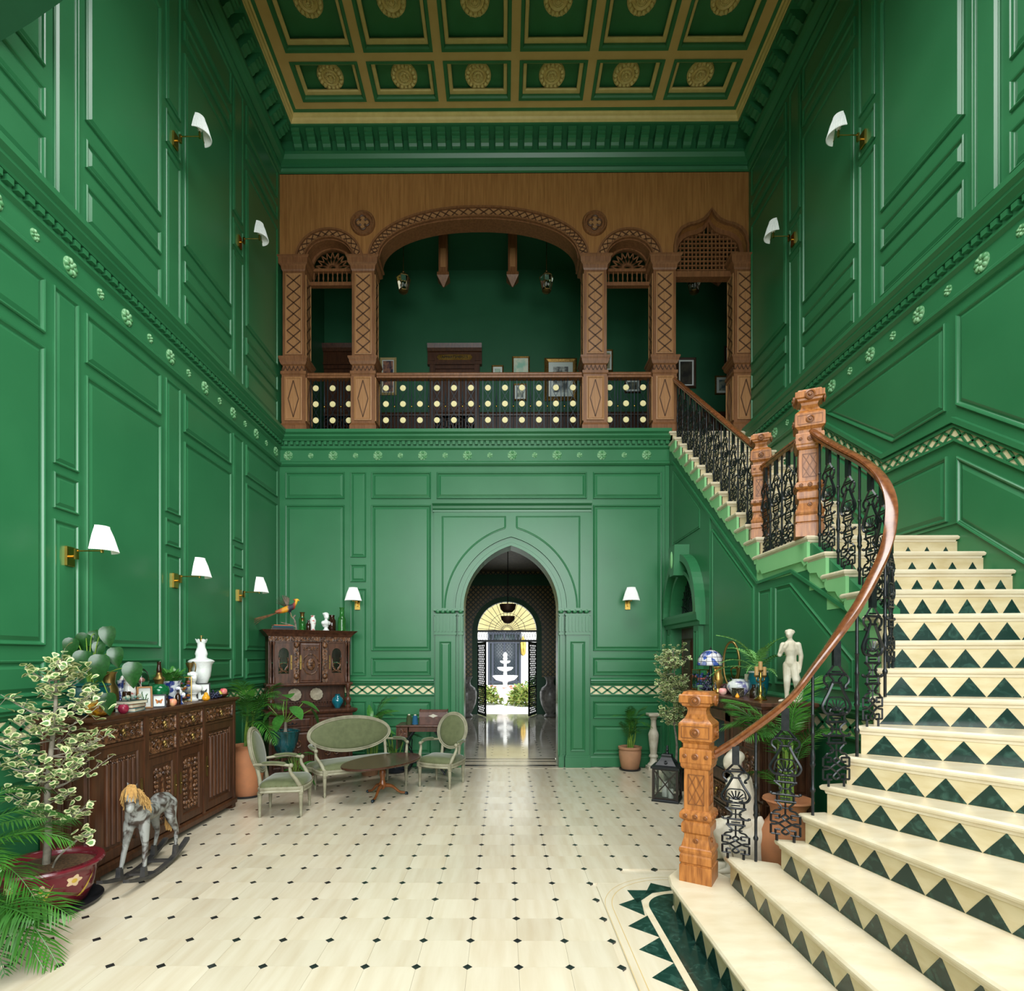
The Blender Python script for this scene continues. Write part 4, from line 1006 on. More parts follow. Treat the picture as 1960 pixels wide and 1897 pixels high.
# ---- railings with ivory discs
DISC = MB().lathe([(0.048,-0.006),(0.05,0),(0.048,0.006)], n=20).mesh('disc'); DISC.materials.append(CREAMDISC)
RODT = MB().bx(-0.006,0.006,-0.006,0.006,0,0.87).mesh('railing_bar'); RODT.materials.append(STEEL)
SPIN = MB().lathe([(0.006,0),(0.006,0.30),(0.012,0.36),(0.006,0.41),(0.010,0.46),(0.014,0.53),(0.006,0.66),(0.006,0.87)], n=8).mesh('railing_spindle'); SPIN.materials.append(STEEL)
KNOB = MB().ball((0,0,0.425), 0.018, 8, 6).mesh('brass_knob'); KNOB.materials.append(BRASS)
yr = D+0.06
def railing(pa, pb, discs, label):
    x0, x1 = bw(pa,770)[0], bw(pb,770)[0]
    t = thing('gallery_railing', label, 'railing', ((x0+x1)/2, yr, BALC), 0, 'gallery railings with ivory discs'); cx = (x0+x1)/2
    zt = bw(900,722)[1]-BALC; zt1 = bw(900,712)[1]-BALC
    obj('top_rail', MB().sweep([(-0.06,0),(-0.06,0.03),(-0.075,0.04),(-0.075,0.065),(-0.06,0.085),(0.06,0.085),(0.075,0.065),(0.075,0.04),(0.06,0.03),(0.06,0)], [(x0-cx,0,zt-0.005),(x1-cx,0,zt-0.005)]), PINE, t)
    obj('bottom_rail', MB().bx(x0-cx, x1-cx, -0.05, 0.05, 0.0, 0.085), PINE, t)
    zr_ = [onY(900, y, yr).z-BALC for y in (804.5,773.5,743)]
    ih = zt-0.085
    for i, px in enumerate(discs):
        x = onY(px,770,yr).x-cx
        for dx in (-0.085, 0.085):
            o = obj('railing_bar', RODT, None, t, (x+dx, 0, 0.08)); o.scale = (1,1,ih/0.87)
        for z in zr_: obj('disc', DISC, None, t, (x, -0.008, z), (PI/2,0,0))
        dz = zr_[1]-zr_[0]; mb = MB(); fr = lambda u, v, d: Vector((u, -d, v))
        for z in zr_:
            for a, b in (((x,z-dz/2),(x+0.07,z)),((x+0.07,z),(x,z+dz/2)),((x,z+dz/2),(x-0.07,z)),((x-0.07,z),(x,z-dz/2))): mb.bar(a, b, 0.007, (-0.004,0.004), fr)
        obj('lozenge_wire', mb, STEEL, t)
        if i < len(discs)-1:
            xm = (onY(px,770,yr).x+onY(discs[i+1],770,yr).x)/2-cx
            o = obj('railing_spindle', SPIN, None, t, (xm, 0, 0.08)); o.scale = (1,1,ih/0.87); obj('brass_knob', KNOB, None, t, (xm, -0.004, 0.08))
railing(588, 675, (604.8,637,668), 'short disc railing behind the leftmost narrow arch')
railing(721, 1117, [739+32.5*i for i in range(12)], 'long disc railing across the wide central arch')
railing(1160, 1248, (1166.7,1198,1230.5), 'short disc railing in the narrow arch next to the stairs')
# ---- corridor behind the gallery
CY = 11.5
struct('floor_gallery', MB().bx(XL-0.2, XR+2.2, D, CY+0.2, BALC-0.15, BALC-0.005), DARKWOOD, 'gallery corridor floor')
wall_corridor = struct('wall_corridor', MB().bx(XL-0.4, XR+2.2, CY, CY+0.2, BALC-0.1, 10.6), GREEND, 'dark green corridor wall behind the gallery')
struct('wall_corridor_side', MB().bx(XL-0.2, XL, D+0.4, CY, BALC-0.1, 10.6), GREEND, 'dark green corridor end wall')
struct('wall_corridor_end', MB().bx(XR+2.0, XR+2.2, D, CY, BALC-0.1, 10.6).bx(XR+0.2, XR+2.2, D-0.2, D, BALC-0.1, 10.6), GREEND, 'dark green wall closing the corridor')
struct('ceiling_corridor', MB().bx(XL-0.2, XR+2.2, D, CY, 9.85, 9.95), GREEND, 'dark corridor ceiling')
FC = frame((0,CY,0), (1,0,0), (0,0,1), (0,-1,0))
def cw_(px, py): p = onY(px, py, CY); return (p.x, p.z)
zw = cw_(900, 795)[1]
wn = obj('wainscot', MB().prism(rect(XL, XR+2.0, BALC, zw), FC, 0, 0.03), DARKWOOD, wall_corridor)
obj('wainscot_rail', strip(FC, [(0,zw-0.03),(0.06,zw-0.03),(0.07,zw),(0.06,zw+0.04),(0,zw+0.04)], XL, XR+2.0), DARKWOOD, wn)
mb = MB()
for i in range(148): mb.prism(rect(XL+0.065*i, XL+0.065*i+0.035, zw-0.30, zw-0.08), FC, 0.03, 0.042)
obj('wainscot_flute', mb, DARKWOOD, wn, kind='stuff')
for px in (849, 981, 1375):      # hanging posts below the corridor ceiling
    p = onY(px, 470, 10.5); t = thing('hanging_post', {849:'carved hanging post left of centre under the corridor ceiling',981:'carved hanging post right of centre under the corridor ceiling',1375:'carved hanging post behind the ogee lattice'}[px], 'timber post', (p.x, 10.5, 9.85), 0, 'hanging posts of the corridor')
    obj('post', MB().stack([(0.085,0.085,0),(0.085,0.085,-0.80)]), PINE, t)
    obj('post_panel', MB().bx(-0.05,0.05,-0.095,-0.08,-0.70,-0.35), PINEL, t)
    obj('pendant', MB().stack([(0.11,0.11,-0.80),(0.115,0.115,-0.86),(0.09,0.09,-0.90),(0.01,0.01,-1.02)]), PINE, t)
# doors upstairs
def gallery_door(pxc, k, plaque):
    d = bpy.data.objects.new('door_%d' % k, None); COL.objects.link(d); d['kind'] = 'structure'; d['label'] = 'dark carved corridor door with a heavy cornice'
    xc = cw_(pxc, 700)[0]; z1 = cw_(pxc, 700)[1]
    W = 0.42
    obj('leaf', MB().prism(rect(xc-W, xc+W, BALC, z1), FC, 0, 0.03), DARKWOOD, d)
    for s_ in (-1, 1): obj('jamb', MB().prism(rect(xc+s_*(W+0.04)-0.055, xc+s_*(W+0.04)+0.055, BALC, z1), FC, 0, 0.09), DARKWOOD, d)
    hd = obj('header', strip(FC, [(0,z1-0.02),(0.10,z1-0.02),(0.10,z1+0.02),(0.07,z1+0.03),(0.07,z1+0.24),(0.10,z1+0.25),(0.14,z1+0.30),(0.17,z1+0.38),(0,z1+0.38)], xc-W-0.14, xc+W+0.14), DARKWOOD, d)
    obj('lintel', MB().prism(rect(xc-W,xc+W,z1-0.09,z1-0.02), FC, 0, 0.06), DARKWOOD, d)
    for s_ in (-1, 1): obj('corner_block', MB().prism(rect(xc+s_*(W+0.05)-0.06, xc+s_*(W+0.05)+0.06, z1+0.06, z1+0.2), FC, 0.07, 0.085), DARKWOOD, hd)
    mb = MB()
    for x0 in (xc-W+0.1, xc+0.05):
        for j in range(9):
            z = BALC+0.12+0.17*j
            mb.bar((x0,z),(x0+0.27,z+0.17),0.018,(0.03,0.042),FC); mb.bar((x0+0.27,z),(x0,z+0.17),0.018,(0.03,0.042),FC)
    obj('leaf_lattice', mb, PINED, d)
    if plaque:
        zc = z1+0.135; a = 0.33; b = 0.055
        pq = obj('plaque', MB().prism([(xc-a-0.04,zc),(xc-a,zc-b),(xc+a,zc-b),(xc+a+0.035,zc),(xc+a,zc+b),(xc-a,zc+b)], FC, 0.07, 0.08), BRASS, hd)
        cu = bpy.data.curves.new('lettering', 'FONT'); cu.body = 'APPARTEMENTS'; cu.size = 0.075; cu.extrude = 0.001; cu.align_x = 'CENTER'; cu.align_y = 'CENTER'; cu.materials.append(BLACK)
        o = bpy.data.objects.new('lettering', cu); COL.objects.link(o); o.parent = d; o.location = (xc, CY-0.083, zc); o.rotation_euler = (PI/2,0,0)
gallery_door(871, 3, True); gallery_door(637, 4, False)
# framed pictures in the corridor
def picture(x0, x1, y0, y1, fw, fm, label, c1, c2, sc, mount=0.15):
    a = cw_(x0, y1); b = cw_(x1, y0); w, h = b[0]-a[0], b[1]-a[1]
    t = thing('framed_picture', label, 'picture', ((a[0]+b[0])/2, CY-0.0, a[1]), 0, 'framed pictures on the corridor wall')
    fr = lambda u, v, d: Vector((u, -d, v))
    obj('picture_frame', MB().sweep([(0,0),(0,0.02),(fw*0.4,0.045),(fw,0.03),(fw,0)], [(-w/2,0,0),(-w/2,0,h),(w/2,0,h),(w/2,0,0)], closed=True, up=(0,-1,0)), fm, t)
    obj('mount', MB().prism(rect(-w/2+fw*0.5,w/2-fw*0.5,fw*0.5,h-fw*0.5), fr, 0.002, 0.012), WHITEP, t)
    m_ = min(w,h)*mount
    obj('print', MB().prism(rect(-w/2+fw+m_,w/2-fw-m_,fw+m_,h-fw-m_), fr, 0.012, 0.014), mat('print_'+label[:18], c1, c2, rough=0.7, scale=sc, detail=6, lo=0.42, hi=0.56), t)
GILT = mat('gilt_frame', (0.34,0.20,0.05), (0.20,0.11,0.025), rough=0.4, metal=0.7, scale=30, bump=0.4)
DFR = mat('dark_frame', (0.05,0.025,0.012), rough=0.4)
picture(727,759,685,757,0.05,mat('pale_frame',(0.45,0.34,0.14),rough=0.5),'colourful still life print in a pale frame left of the corridor door',(0.03,0.03,0.06),(0.35,0.16,0.10),9,0.06)
picture(941,964,700,729,0.03,GILT,'tiny gilt framed print just right of the corridor door',(0.40,0.52,0.42),(0.20,0.28,0.22),7)
picture(980,1014,683,727,0.035,GILT,'gilt framed map like print above a smaller print',(0.30,0.55,0.42),(0.62,0.66,0.52),5,0.02)
picture(982,1009,735,768,0.035,GILT,'small gilt framed print below the map like print',(0.55,0.58,0.48),(0.16,0.18,0.15),7)
picture(1042,1104,686,768,0.085,GILT,'large engraving in a wide gilt frame, the biggest gilt frame upstairs',(0.50,0.52,0.48),(0.10,0.11,0.11),8,0.14)
picture(1152,1173,670,712,0.03,GILT,'narrow print partly hidden by the right arch column',(0.20,0.19,0.11),(0.32,0.30,0.18),6)
picture(1195,1226,725,753,0.03,DFR,'dark framed print behind the short right railing',(0.20,0.20,0.14),(0.05,0.05,0.04),8)
picture(1294,1332,685,744,0.05,DFR,'large dark framed picture at the head of the stairs',(0.015,0.015,0.012),(0.05,0.045,0.03),5,0.08)
picture(1386,1416,663,709,0.035,DFR,'upper sepia print near the right end of the corridor',(0.26,0.24,0.15),(0.08,0.08,0.06),8)
picture(1368,1401,720,756,0.03,GILT,'lower blue toned print near the right end of the corridor',(0.06,0.10,0.11),(0.30,0.32,0.24),9)
# hanging brass lanterns of the corridor
def hang_lantern(px, py, Y, label):
    p = onY(px, py, Y); t = thing('hanging_lantern', label, 'lantern', (p.x, Y, 9.85), rnd.uniform(0, 1), 'brass lanterns of the corridor'); z = p.z-9.85
    obj('chain', MB().tube([(0,0,0),(0,0,z+0.2)], 0.008, 6), BRASSD, t)
    top = [(0.13*math.cos(2*PI*i/6), 0.13*math.sin(2*PI*i/6), z+0.08) for i in range(6)]; bot = [(0.08*math.cos(2*PI*i/6), 0.08*math.sin(2*PI*i/6), z-0.16) for i in range(6)]
    mb = MB()
    for i in range(6):
        mb.tube([top[i], bot[i]], 0.006, 5); mb.tube([top[i], top[(i+1) % 6]], 0.006, 5); mb.tube([bot[i], bot[(i+1) % 6]], 0.006, 5); mb.tube([top[i], (0,0,z+0.2)], 0.006, 5)
    mb.lathe([(0.085,z-0.17),(0.05,z-0.2),(0,z-0.21)], n=12); mb.ball((0,0,z+0.2),0.025,8,6)
    obj('cage', mb, BRASSD, t)
    obj('pane', MB().lathe([(0.122,z+0.08),(0.075,z-0.155)], n=6, sm=False), GLASS, t)
    mb = MB()
    for i in range(3): mb.ball((0.03*math.cos(2.1*i),0.03*math.sin(2.1*i),z-0.05),0.018,8,6,(1,1,1.6))
    obj('bulb', mb, WHITE, t)
hang_lantern(772,541,10.3,'brass lantern hanging above the colourful still life print')
hang_lantern(1046,540,10.3,'brass lantern hanging above the large gilt framed engraving')
hang_lantern(1329,542,10.3,'brass lantern hanging below the ogee lattice')
# ================================================================ wall sconces
def make_sconce():
    t = thing('wall_sconce', '', 'wall lamp', (0,0,0))      # local: wall at y=0, projects to -y
    obj('back_plate', MB().cbx((0,-0.018,-0.06),(0.085,0.036,0.17),0.006), BRASS, t)
    mb = MB(); mb.tube([(0,-0.03,-0.06),(0,-0.075,-0.06)],0.011,8); mb.bx(-0.012,0.012,-0.095,-0.07,-0.085,0.005); mb.tube([(0,-0.085,-0.012),(0,-0.30,-0.012)],0.0065,8); mb.lathe([(0.014,-0.03),(0.014,0.03),(0.01,0.03),(0.01,0.07)],(0,-0.30,0),n=10)
    obj('arm', mb, BRASS, t)
    mod = lambda a, z: 1.0+0.018*math.cos(a*52)
    h = MB().lathe([(0.132,-0.02),(0.136,-0.015),(0.130,0.0),(0.098,0.11),(0.068,0.185),(0.069,0.195),(0.066,0.195),(0.066,0.185),(0.094,0.11),(0.126,0.0),(0.130,-0.02)], n=104, sm=False, a0=PI, a1=2*PI, mod=mod)
    obj('lamp_shade', h, SHADE, t, (0,-0.285,0.0))
    b = MB().ball((0,-0.30,0.075),0.028,10,8,(1,1,1.25)); obj('bulb', b, WHITE, t)
    wf = MB(); wf.tube([(0.12,-0.29,0.02),(0,-0.30,0.05),(-0.12,-0.29,0.02)],0.003,5); obj('shade_carrier', wf, BRASS, t)
    return t
SCN = make_sconce(); first = [True]
def sconce(loc, rz_, label):
    if first[0]: t = SCN; first[0] = False; t.location = loc; t.rotation_euler = (0,0,rz_); t['label'] = label
    else: t = copy_tree(SCN, None, loc, rz_, label)
    t['group'] = 'brass wall sconces with white shades'
zl = 2.74; zu = 7.70
for y, lb in ((4.70,'wall sconce above the heart leaved plant, the largest sconce in view'),(6.22,'wall sconce above the white urn lamp on the sideboard'),(7.75,'side wall sconce just above the stuffed pheasant')): sconce((XL,y,zl), PI/2, lb)
for y, lb in ((6.22,'nearer of two high sconces on the left wall'),(7.75,'farther of two high sconces on the left wall')): sconce((XL,y,zu), PI/2, lb)
for y, lb in ((6.25,'nearer of two high sconces on the right wall'),(7.75,'farther of two high sconces on the right wall')): sconce((XR,y,zu), -PI/2, lb)
for px, lb in ((685,'sconce on the end wall beside the tall carved hutch'),(1200.5,'sconce on the end wall right of the pointed doorway')): sconce((bw(px,1150)[0], D, 2.74), 0, lb)
# ================================================================ passage and courtyard beyond the doorway
PX0, PX1, PYE, PH = -1.75, 2.1, 17.5, 4.5
floor_p = struct('floor_passage', MB().bx(PX0, PX1, 9.95, PYE, -0.05, 0.0), GREYT, 'polished marble passage floor'); mb = MB()
for i in range(-4, 6):
    for j in range(20, 48):
        x, y = TX0+TP*i, TY0+TP*j
        if 10.0 < y < PYE-0.1 and PX0 < x < PX1: mb.prism([(x-HD,y),(x,y-HD),(x+HD,y),(x,y+HD)], flat, -0.005, 0.0006)
obj('diamond_inset_field', mb, BLACKT, floor_p, kind='stuff')
# diaper tiled walls
def diaper(name):
    m, nt, b = _nt(name); N = nt.nodes; L = nt.links
    tc = N.new('ShaderNodeTexCoord'); mp = N.new('ShaderNodeMapping'); mp.inputs['Rotation'].default_value = (0, PI/4, 0); mp.inputs['Scale'].default_value = (9,9,9)
    L.new(tc.outputs['Object'], mp.inputs[0]); sx = N.new('ShaderNodeSeparateXYZ'); L.new(mp.outputs[0], sx.inputs[0])
    outs = []
    for ax in ('X','Z'):
        f = N.new('ShaderNodeMath'); f.operation = 'FRACT'; L.new(sx.outputs[ax], f.inputs[0]); g = N.new('ShaderNodeMath'); g.operation = 'SUBTRACT'; L.new(f.outputs[0], g.inputs[0]); g.inputs[1].default_value = 0.5
        a = N.new('ShaderNodeMath'); a.operation = 'ABSOLUTE'; L.new(g.outputs[0], a.inputs[0]); outs.append(a)
    mx = N.new('ShaderNodeMath'); mx.operation = 'MAXIMUM'; L.new(outs[0].outputs[0], mx.inputs[0]); L.new(outs[1].outputs[0], mx.inputs[1])
    cr = N.new('ShaderNodeValToRGB'); cr.color_ramp.interpolation = 'CONSTANT'; cr.color_ramp.elements[0].color = (0.30,0.20,0.06,1); cr.color_ramp.elements[1].position = 0.33; cr.color_ramp.elements[1].color = (0.012,0.030,0.018,1)
    L.new(mx.outputs[0], cr.inputs[0]); L.new(cr.outputs[0], b.inputs['Base Color']); b.inputs['Roughness'].default_value = 0.3; return m
DIAP = diaper('diaper_tiles')
mb = MB().bx(PX0-0.2, PX0, 9.5, PYE, 0, PH); struct('wall_passage_left', mb, DIAP, 'patterned passage wall')
mb = MB().bx(PX1, PX1+0.2, 9.5, PYE, 0, PH); struct('wall_passage_right', mb, DIAP, 'patterned passage wall')
CEILP = mat('passage_ceiling', (0.10,0.085,0.05), (0.05,0.045,0.028), rough=0.6, scale=9, kind='voronoi', lo=0.1, hi=0.5)
struct('ceiling_passage', MB().bx(PX0-0.2, PX1+0.2, 9.56, PYE+0.2, PH, PH+0.1), CEILP, 'coffered passage ceiling')
FP = frame((0,PYE,0), (1,0,0), (0,0,1), (0,-1,0))
def fw(px, py): p = onY(px, py, PYE); return (p.x, p.z)
fa = fw(914,1208); fb = fw(1027,1208); fcx = (fa[0]+fb[0])/2; fhw = (fb[0]-fa[0])/2; ftop = fw(970,1152)[1]
farch = sup(fcx, fa[1], fhw, ftop-fa[1], 2.0, PI, 0, 24)
poly = [(PX0,0),(PX0,PH),(PX1,PH),(PX1,0),(fcx+fhw,0)] + farch[::-1] + [(fcx-fhw,0)]
wall_far = struct('wall_far', MB().prism(poly, FP, 0, -0.25), DIAP, 'patterned end wall of the passage with an arched door')
obj('arch_trim', band2([(fcx-fhw,0)]+farch+[(fcx+fhw,0)], [(fcx-fhw-0.16,0)]+sup(fcx,fa[1],fhw+0.16,ftop-fa[1]+0.16,2,PI,0,24)+[(fcx+fhw+0.16,0)], -0.02, 0.06, FP), GREEND, wall_far)
z_ = fw(970,1106)[1]; obj('frieze', MB().prism(rect(PX0,PX1,z_-0.25,z_+0.1), FP, 0, 0.05), GREEND, wall_far)
obj('dado', MB().prism(rect(PX0,fcx-fhw-0.16,0,fw(900,1296)[1]), FP, 0, 0.03), GREEND, wall_far); obj('dado', MB().prism(rect(fcx+fhw+0.16,PX1,0,fw(900,1296)[1]), FP, 0, 0.03), GREEND, wall_far)
gate = bpy.data.objects.new('door_1', None); COL.objects.link(gate); gate['kind'] = 'structure'; gate['label'] = 'black iron garden doors standing open under a spoked fanlight'
mb = MB()
for i in range(17):
    a = PI*(i+0.5)/17; mb.bar((fcx+0.12*math.cos(a), fa[1]+0.12*math.sin(a)), (fcx+fhw*math.cos(a), fa[1]+(ftop-fa[1])*math.sin(a)), 0.014, (-0.05,-0.03), FP)
for f in (0.2,0.42,0.62):
    p = sup(fcx, fa[1], fhw*f, (ftop-fa[1])*f, 2, PI, 0, 20)
    for a, b in zip(p, p[1:]): mb.bar(a, b, 0.012, (-0.05,-0.03), FP)
obj('fanlight_spokes', mb, IRON, gate)
tz0, tz1 = fw(970,1226)[1], fw(970,1208)[1]; mb = MB()
mb.prism(rect(fcx-fhw,fcx+fhw,tz1-0.03,tz1+0.03), FP, -0.1, 0.02); mb.prism(rect(fcx-fhw,fcx+fhw,tz0-0.05,tz0+0.02), FP, -0.1, 0.02)
for i in range(22):
    u = fcx-fhw+2*fhw*(i+0.5)/22; mb.bar((u-0.04,tz0),(u+0.04,tz1),0.012,(-0.05,-0.03),FP); mb.bar((u+0.04,tz0),(u-0.04,tz1),0.012,(-0.05,-0.03),FP)
obj('transom_grille', mb, IRON, gate)
for s_ in (-1, 1):       # leaves folded open towards the hall
    hx = fcx+s_*fhw; w = 0.9; ang = math.radians(72); fr = lambda u, v, d, hx=hx, s_=s_: Vector((hx-s_*(u*math.cos(ang)+d*math.sin(ang)), PYE-u*math.sin(ang)+d*math.cos(ang), v))
    mb = MB(); H = tz0-0.06
    for a, b in (((0.02,0.02),(0.02,H)),((w,0.02),(w,H)),((0,0.05),(w,0.05)),((0,H-0.04),(w,H-0.04)),((0,0.9),(w,0.9))): mb.bar(a, b, 0.06, (-0.02,0.02), fr)
    lf = obj('door_leaf', mb, IRON, gate); mb = MB()
    for i in range(6):
        for j in range(16):
            u0 = w*i/6; v0 = 0.05+(H-0.1)*j/16; du = w/6; dv = (H-0.1)/16
            mb.bar((u0,v0),(u0+du,v0+dv),0.022,(-0.008,0.008),fr); mb.bar((u0+du,v0),(u0,v0+dv),0.022,(-0.008,0.008),fr)
    obj('leaf_grille', mb, IRON, lf)
# grey stone floor vases by the garden door
STONE = mat('veined_grey_stone', (0.30,0.29,0.27), (0.15,0.145,0.135), rough=0.3, scale=5, detail=8, dist=1.5)
VP_ = [(0.16,0),(0.19,0.02),(0.17,0.06),(0.13,0.09),(0.18,0.16),(0.27,0.34),(0.31,0.52),(0.31,0.66),(0.26,0.78),(0.15,0.85),(0.12,0.90),(0.12,0.98),(0.17,1.06),(0.19,1.08),(0.17,1.08),(0.10,1.0)]
for px, lb in ((893,'tall grey stone vase mostly hidden by the doorway jamb'),(1053,'tall grey stone vase fully seen beside the garden door')):
    p = onZ(px, 1371); p = (onY(px,1371,16.7).x, 16.7, 0.0); tag(obj('stone_vase', MB().lathe([(a*1.0, z*1.12) for a, z in VP_], n=28), STONE, None, p), lb, 'vase', 'stone vases in the passage')
# hanging flower bowl in the passage
p = onY(972, 1160, 13.0); t = thing('hanging_planter', 'tiered hanging bowl on a long rod inside the passage', 'hanging lamp', (p.x, 13.0, PH))
z = p.z-PH
obj('rod', MB().tube([(0,0,0),(0,0,z)], 0.012, 6), IRON, t)
obj('upper_bowl', MB().lathe([(0.0,z-0.16),(0.10,z-0.15),(0.17,z-0.08),(0.20,z+0.04),(0.19,z+0.04),(0.15,z-0.07)], n=20), mat('bronze_bowl',(0.06,0.03,0.018),rough=0.4,metal=0.5), t)
obj('lower_bowl', MB().lathe([(0.0,z-0.42),(0.08,z-0.40),(0.15,z-0.32),(0.17,z-0.24),(0.16,z-0.24),(0.13,z-0.31)], n=20), MATS['bronze_bowl'], t)
# ---- courtyard
OUTW = mat('sunlit_render', (0.80,0.79,0.76), (0.74,0.73,0.70), rough=0.7, scale=3)
struct('floor_courtyard', MB().bx(-9, 10, PYE, 34, -0.12, -0.005), OUTW, 'pale courtyard paving')
fac = struct('wall_courtyard', MB().bx(-9, 10, 31, 31.3, 0, 9), OUTW, 'white courtyard facade')
FO = frame((0,31,0), (1,0,0), (0,0,1), (0,-1,0))
def ow(px, py): p = onY(px, py, 31.0); return (p.x, p.z)
a, b = ow(936,1290), ow(995,1226); wz0, wz1 = 0.0, b[1]+0.5
BLUEG = mat('blue_grey_iron', (0.028,0.034,0.05), rough=0.4); GLD = mat('dark_pane', (0.03,0.045,0.05), rough=0.08)
win = obj('window_1', MB().prism(rect(a[0],b[0],wz0,wz1), FO, 0, 0.03), GLD, None, kind='structure', label='dark glazed courtyard door with blue grey bars')
mb = MB()
for u in (0.0,0.12,0.5,0.88,1.0): x = lerp(a[0],b[0],u); mb.prism(rect(x-0.06,x+0.06,wz0,wz1), FO, 0.03, 0.12)
for z in (0.4,2.6,3.1): mb.prism(rect(a[0],b[0],z-0.06,z+0.06), FO, 0.03, 0.11)
obj('glazing_bar', mb, BLUEG, win); mb = MB()
for i in range(8):
    for j in range(12):
        u0 = lerp(a[0],b[0],0.12+0.76*i/8); du = (b[0]-a[0])*0.76/8; v0 = 0.4+2.2*j/12; dv = 2.2/12
        mb.bar((u0,v0),(u0+du,v0+dv),0.03,(0.03,0.06),FO); mb.bar((u0+du,v0),(u0,v0+dv),0.03,(0.03,0.06),FO)
obj('grille', mb, BLUEG, win)
obj('arch_panel', MB().prism(sup(ow(966,1208)[0], 3.2, 3.2, 1.9, 2, PI, 0, 24), FO, 0, 0.05), mat('ochre_tympanum',(0.36,0.30,0.13),(0.28,0.24,0.10),rough=0.7,scale=2), fac)
tag(obj('courtyard_lamp', MB().lathe([(0.05,-0.5),(0.14,-0.4),(0.18,0.2),(0.10,0.42),(0.02,0.6)], n=8), BRASS, None, (ow(1001,1238)[0], 30.8, ow(1001,1238)[1])), 'gilt lantern fixed to the white courtyard pillar', 'wall lamp')
# fountain
fp = onY(967, 1338, 24.2); ft = thing('fountain', 'white three tier fountain in the sunlit courtyard', 'fountain', (fp.x, 24.2, 0))
obj('basin_wall', MB().lathe([(1.05,0),(1.05,0.42),(1.12,0.45),(1.12,0.52),(0.95,0.52),(0.95,0.3),(0,0.3)], n=12, sm=False), mat('patterned_tile_basin',(0.80,0.77,0.72),(0.42,0.16,0.10),rough=0.4,scale=7,kind='cells',lo=0.62,hi=0.66), ft)
obj('stem', MB().lathe([(0.16,0.3),(0.12,0.5),(0.09,0.62),(0.12,0.72),(0.10,0.76),(0.07,1.15),(0.11,1.3),(0.06,1.36),(0.06,1.55),(0.09,1.62),(0.04,1.66)], n=16), OUTW, ft)
for r, z in ((0.54,0.95),(0.34,1.32),(0.22,1.60)): obj('bowl', MB().lathe([(0.05,z-0.26*r/0.54),(r*0.75,z-0.16*r/0.54),(r,z-0.02),(r*1.02,z+0.03),(r*0.94,z+0.02),(r*0.6,z-0.1*r/0.54),(0,z-0.12*r/0.54)], n=24), OUTW, ft)
obj('finial', MB().lathe([(0.06,1.64),(0.10,1.72),(0.07,1.80),(0.10,1.88),(0.05,1.98),(0,2.0)], n=16), OUTW, ft)
# flowering shrubs
FLOW = mat('flowering_shrub', (0.10,0.26,0.04), (0.55,0.42,0.12), rough=0.6, scale=30, lo=0.45, hi=0.62, rand=0.1)
LEAFQ = MB().add([(0,0,0),(0.06,-0.03,0.02),(0.12,0,0.0),(0.06,0.03,0.02)], [(0,1,2,3)]).mesh('shrub_leaf', False)
def shrub(name, label, c, r, n, m, h=1.0):
    t = thing(name, label, 'shrub', c); mb = MB()
    for i in range(n):
        a = rnd.uniform(0,2*PI); e = math.acos(rnd.uniform(0,1)); q = r*(0.65+0.35*rnd.random())
        p = Vector((q*math.sin(e)*math.cos(a), q*math.sin(e)*math.sin(a), q*h*math.cos(e)))
        M = Matrix.Translation(p) @ Matrix.Rotation(rnd.uniform(0,6.3),4,'Z') @ Matrix.Rotation(rnd.uniform(-1,1),4,'Y')
        st = len(mb.v); k = r*0.17; mb.add([(0,0,0),(k,-k*0.6,k*0.3),(2*k,0,0),(k,k*0.6,k*0.3)], [(0,1,2,3)]); mb.xf(M, st)
    obj('foliage', mb, m, t, kind='stuff', fix=False); obj('stem', MB().tube([(0,0,0),(0,0,r*0.6)],0.03,6), BARK, t)
p = onZ(1003, 1352); shrub('flowering_bush', 'larger rounded flowering bush beside the courtyard fountain', (p.x+0.1, p.y+0.5, 0), 0.75, 500, FLOW)
p = onZ(930, 1350); shrub('flowering_bush', 'flowering bush partly hidden by the open garden door', (p.x-0.1, p.y+0.6, 0), 0.7, 400, FLOW)
p = onY(1000, 1300, 26.0); shrub('broad_leaf_shrub', 'broad leaved shrub behind the right flowering bush', (p.x+1.0, 26.6, 0.0), 1.0, 220, LEAF, 0.9)
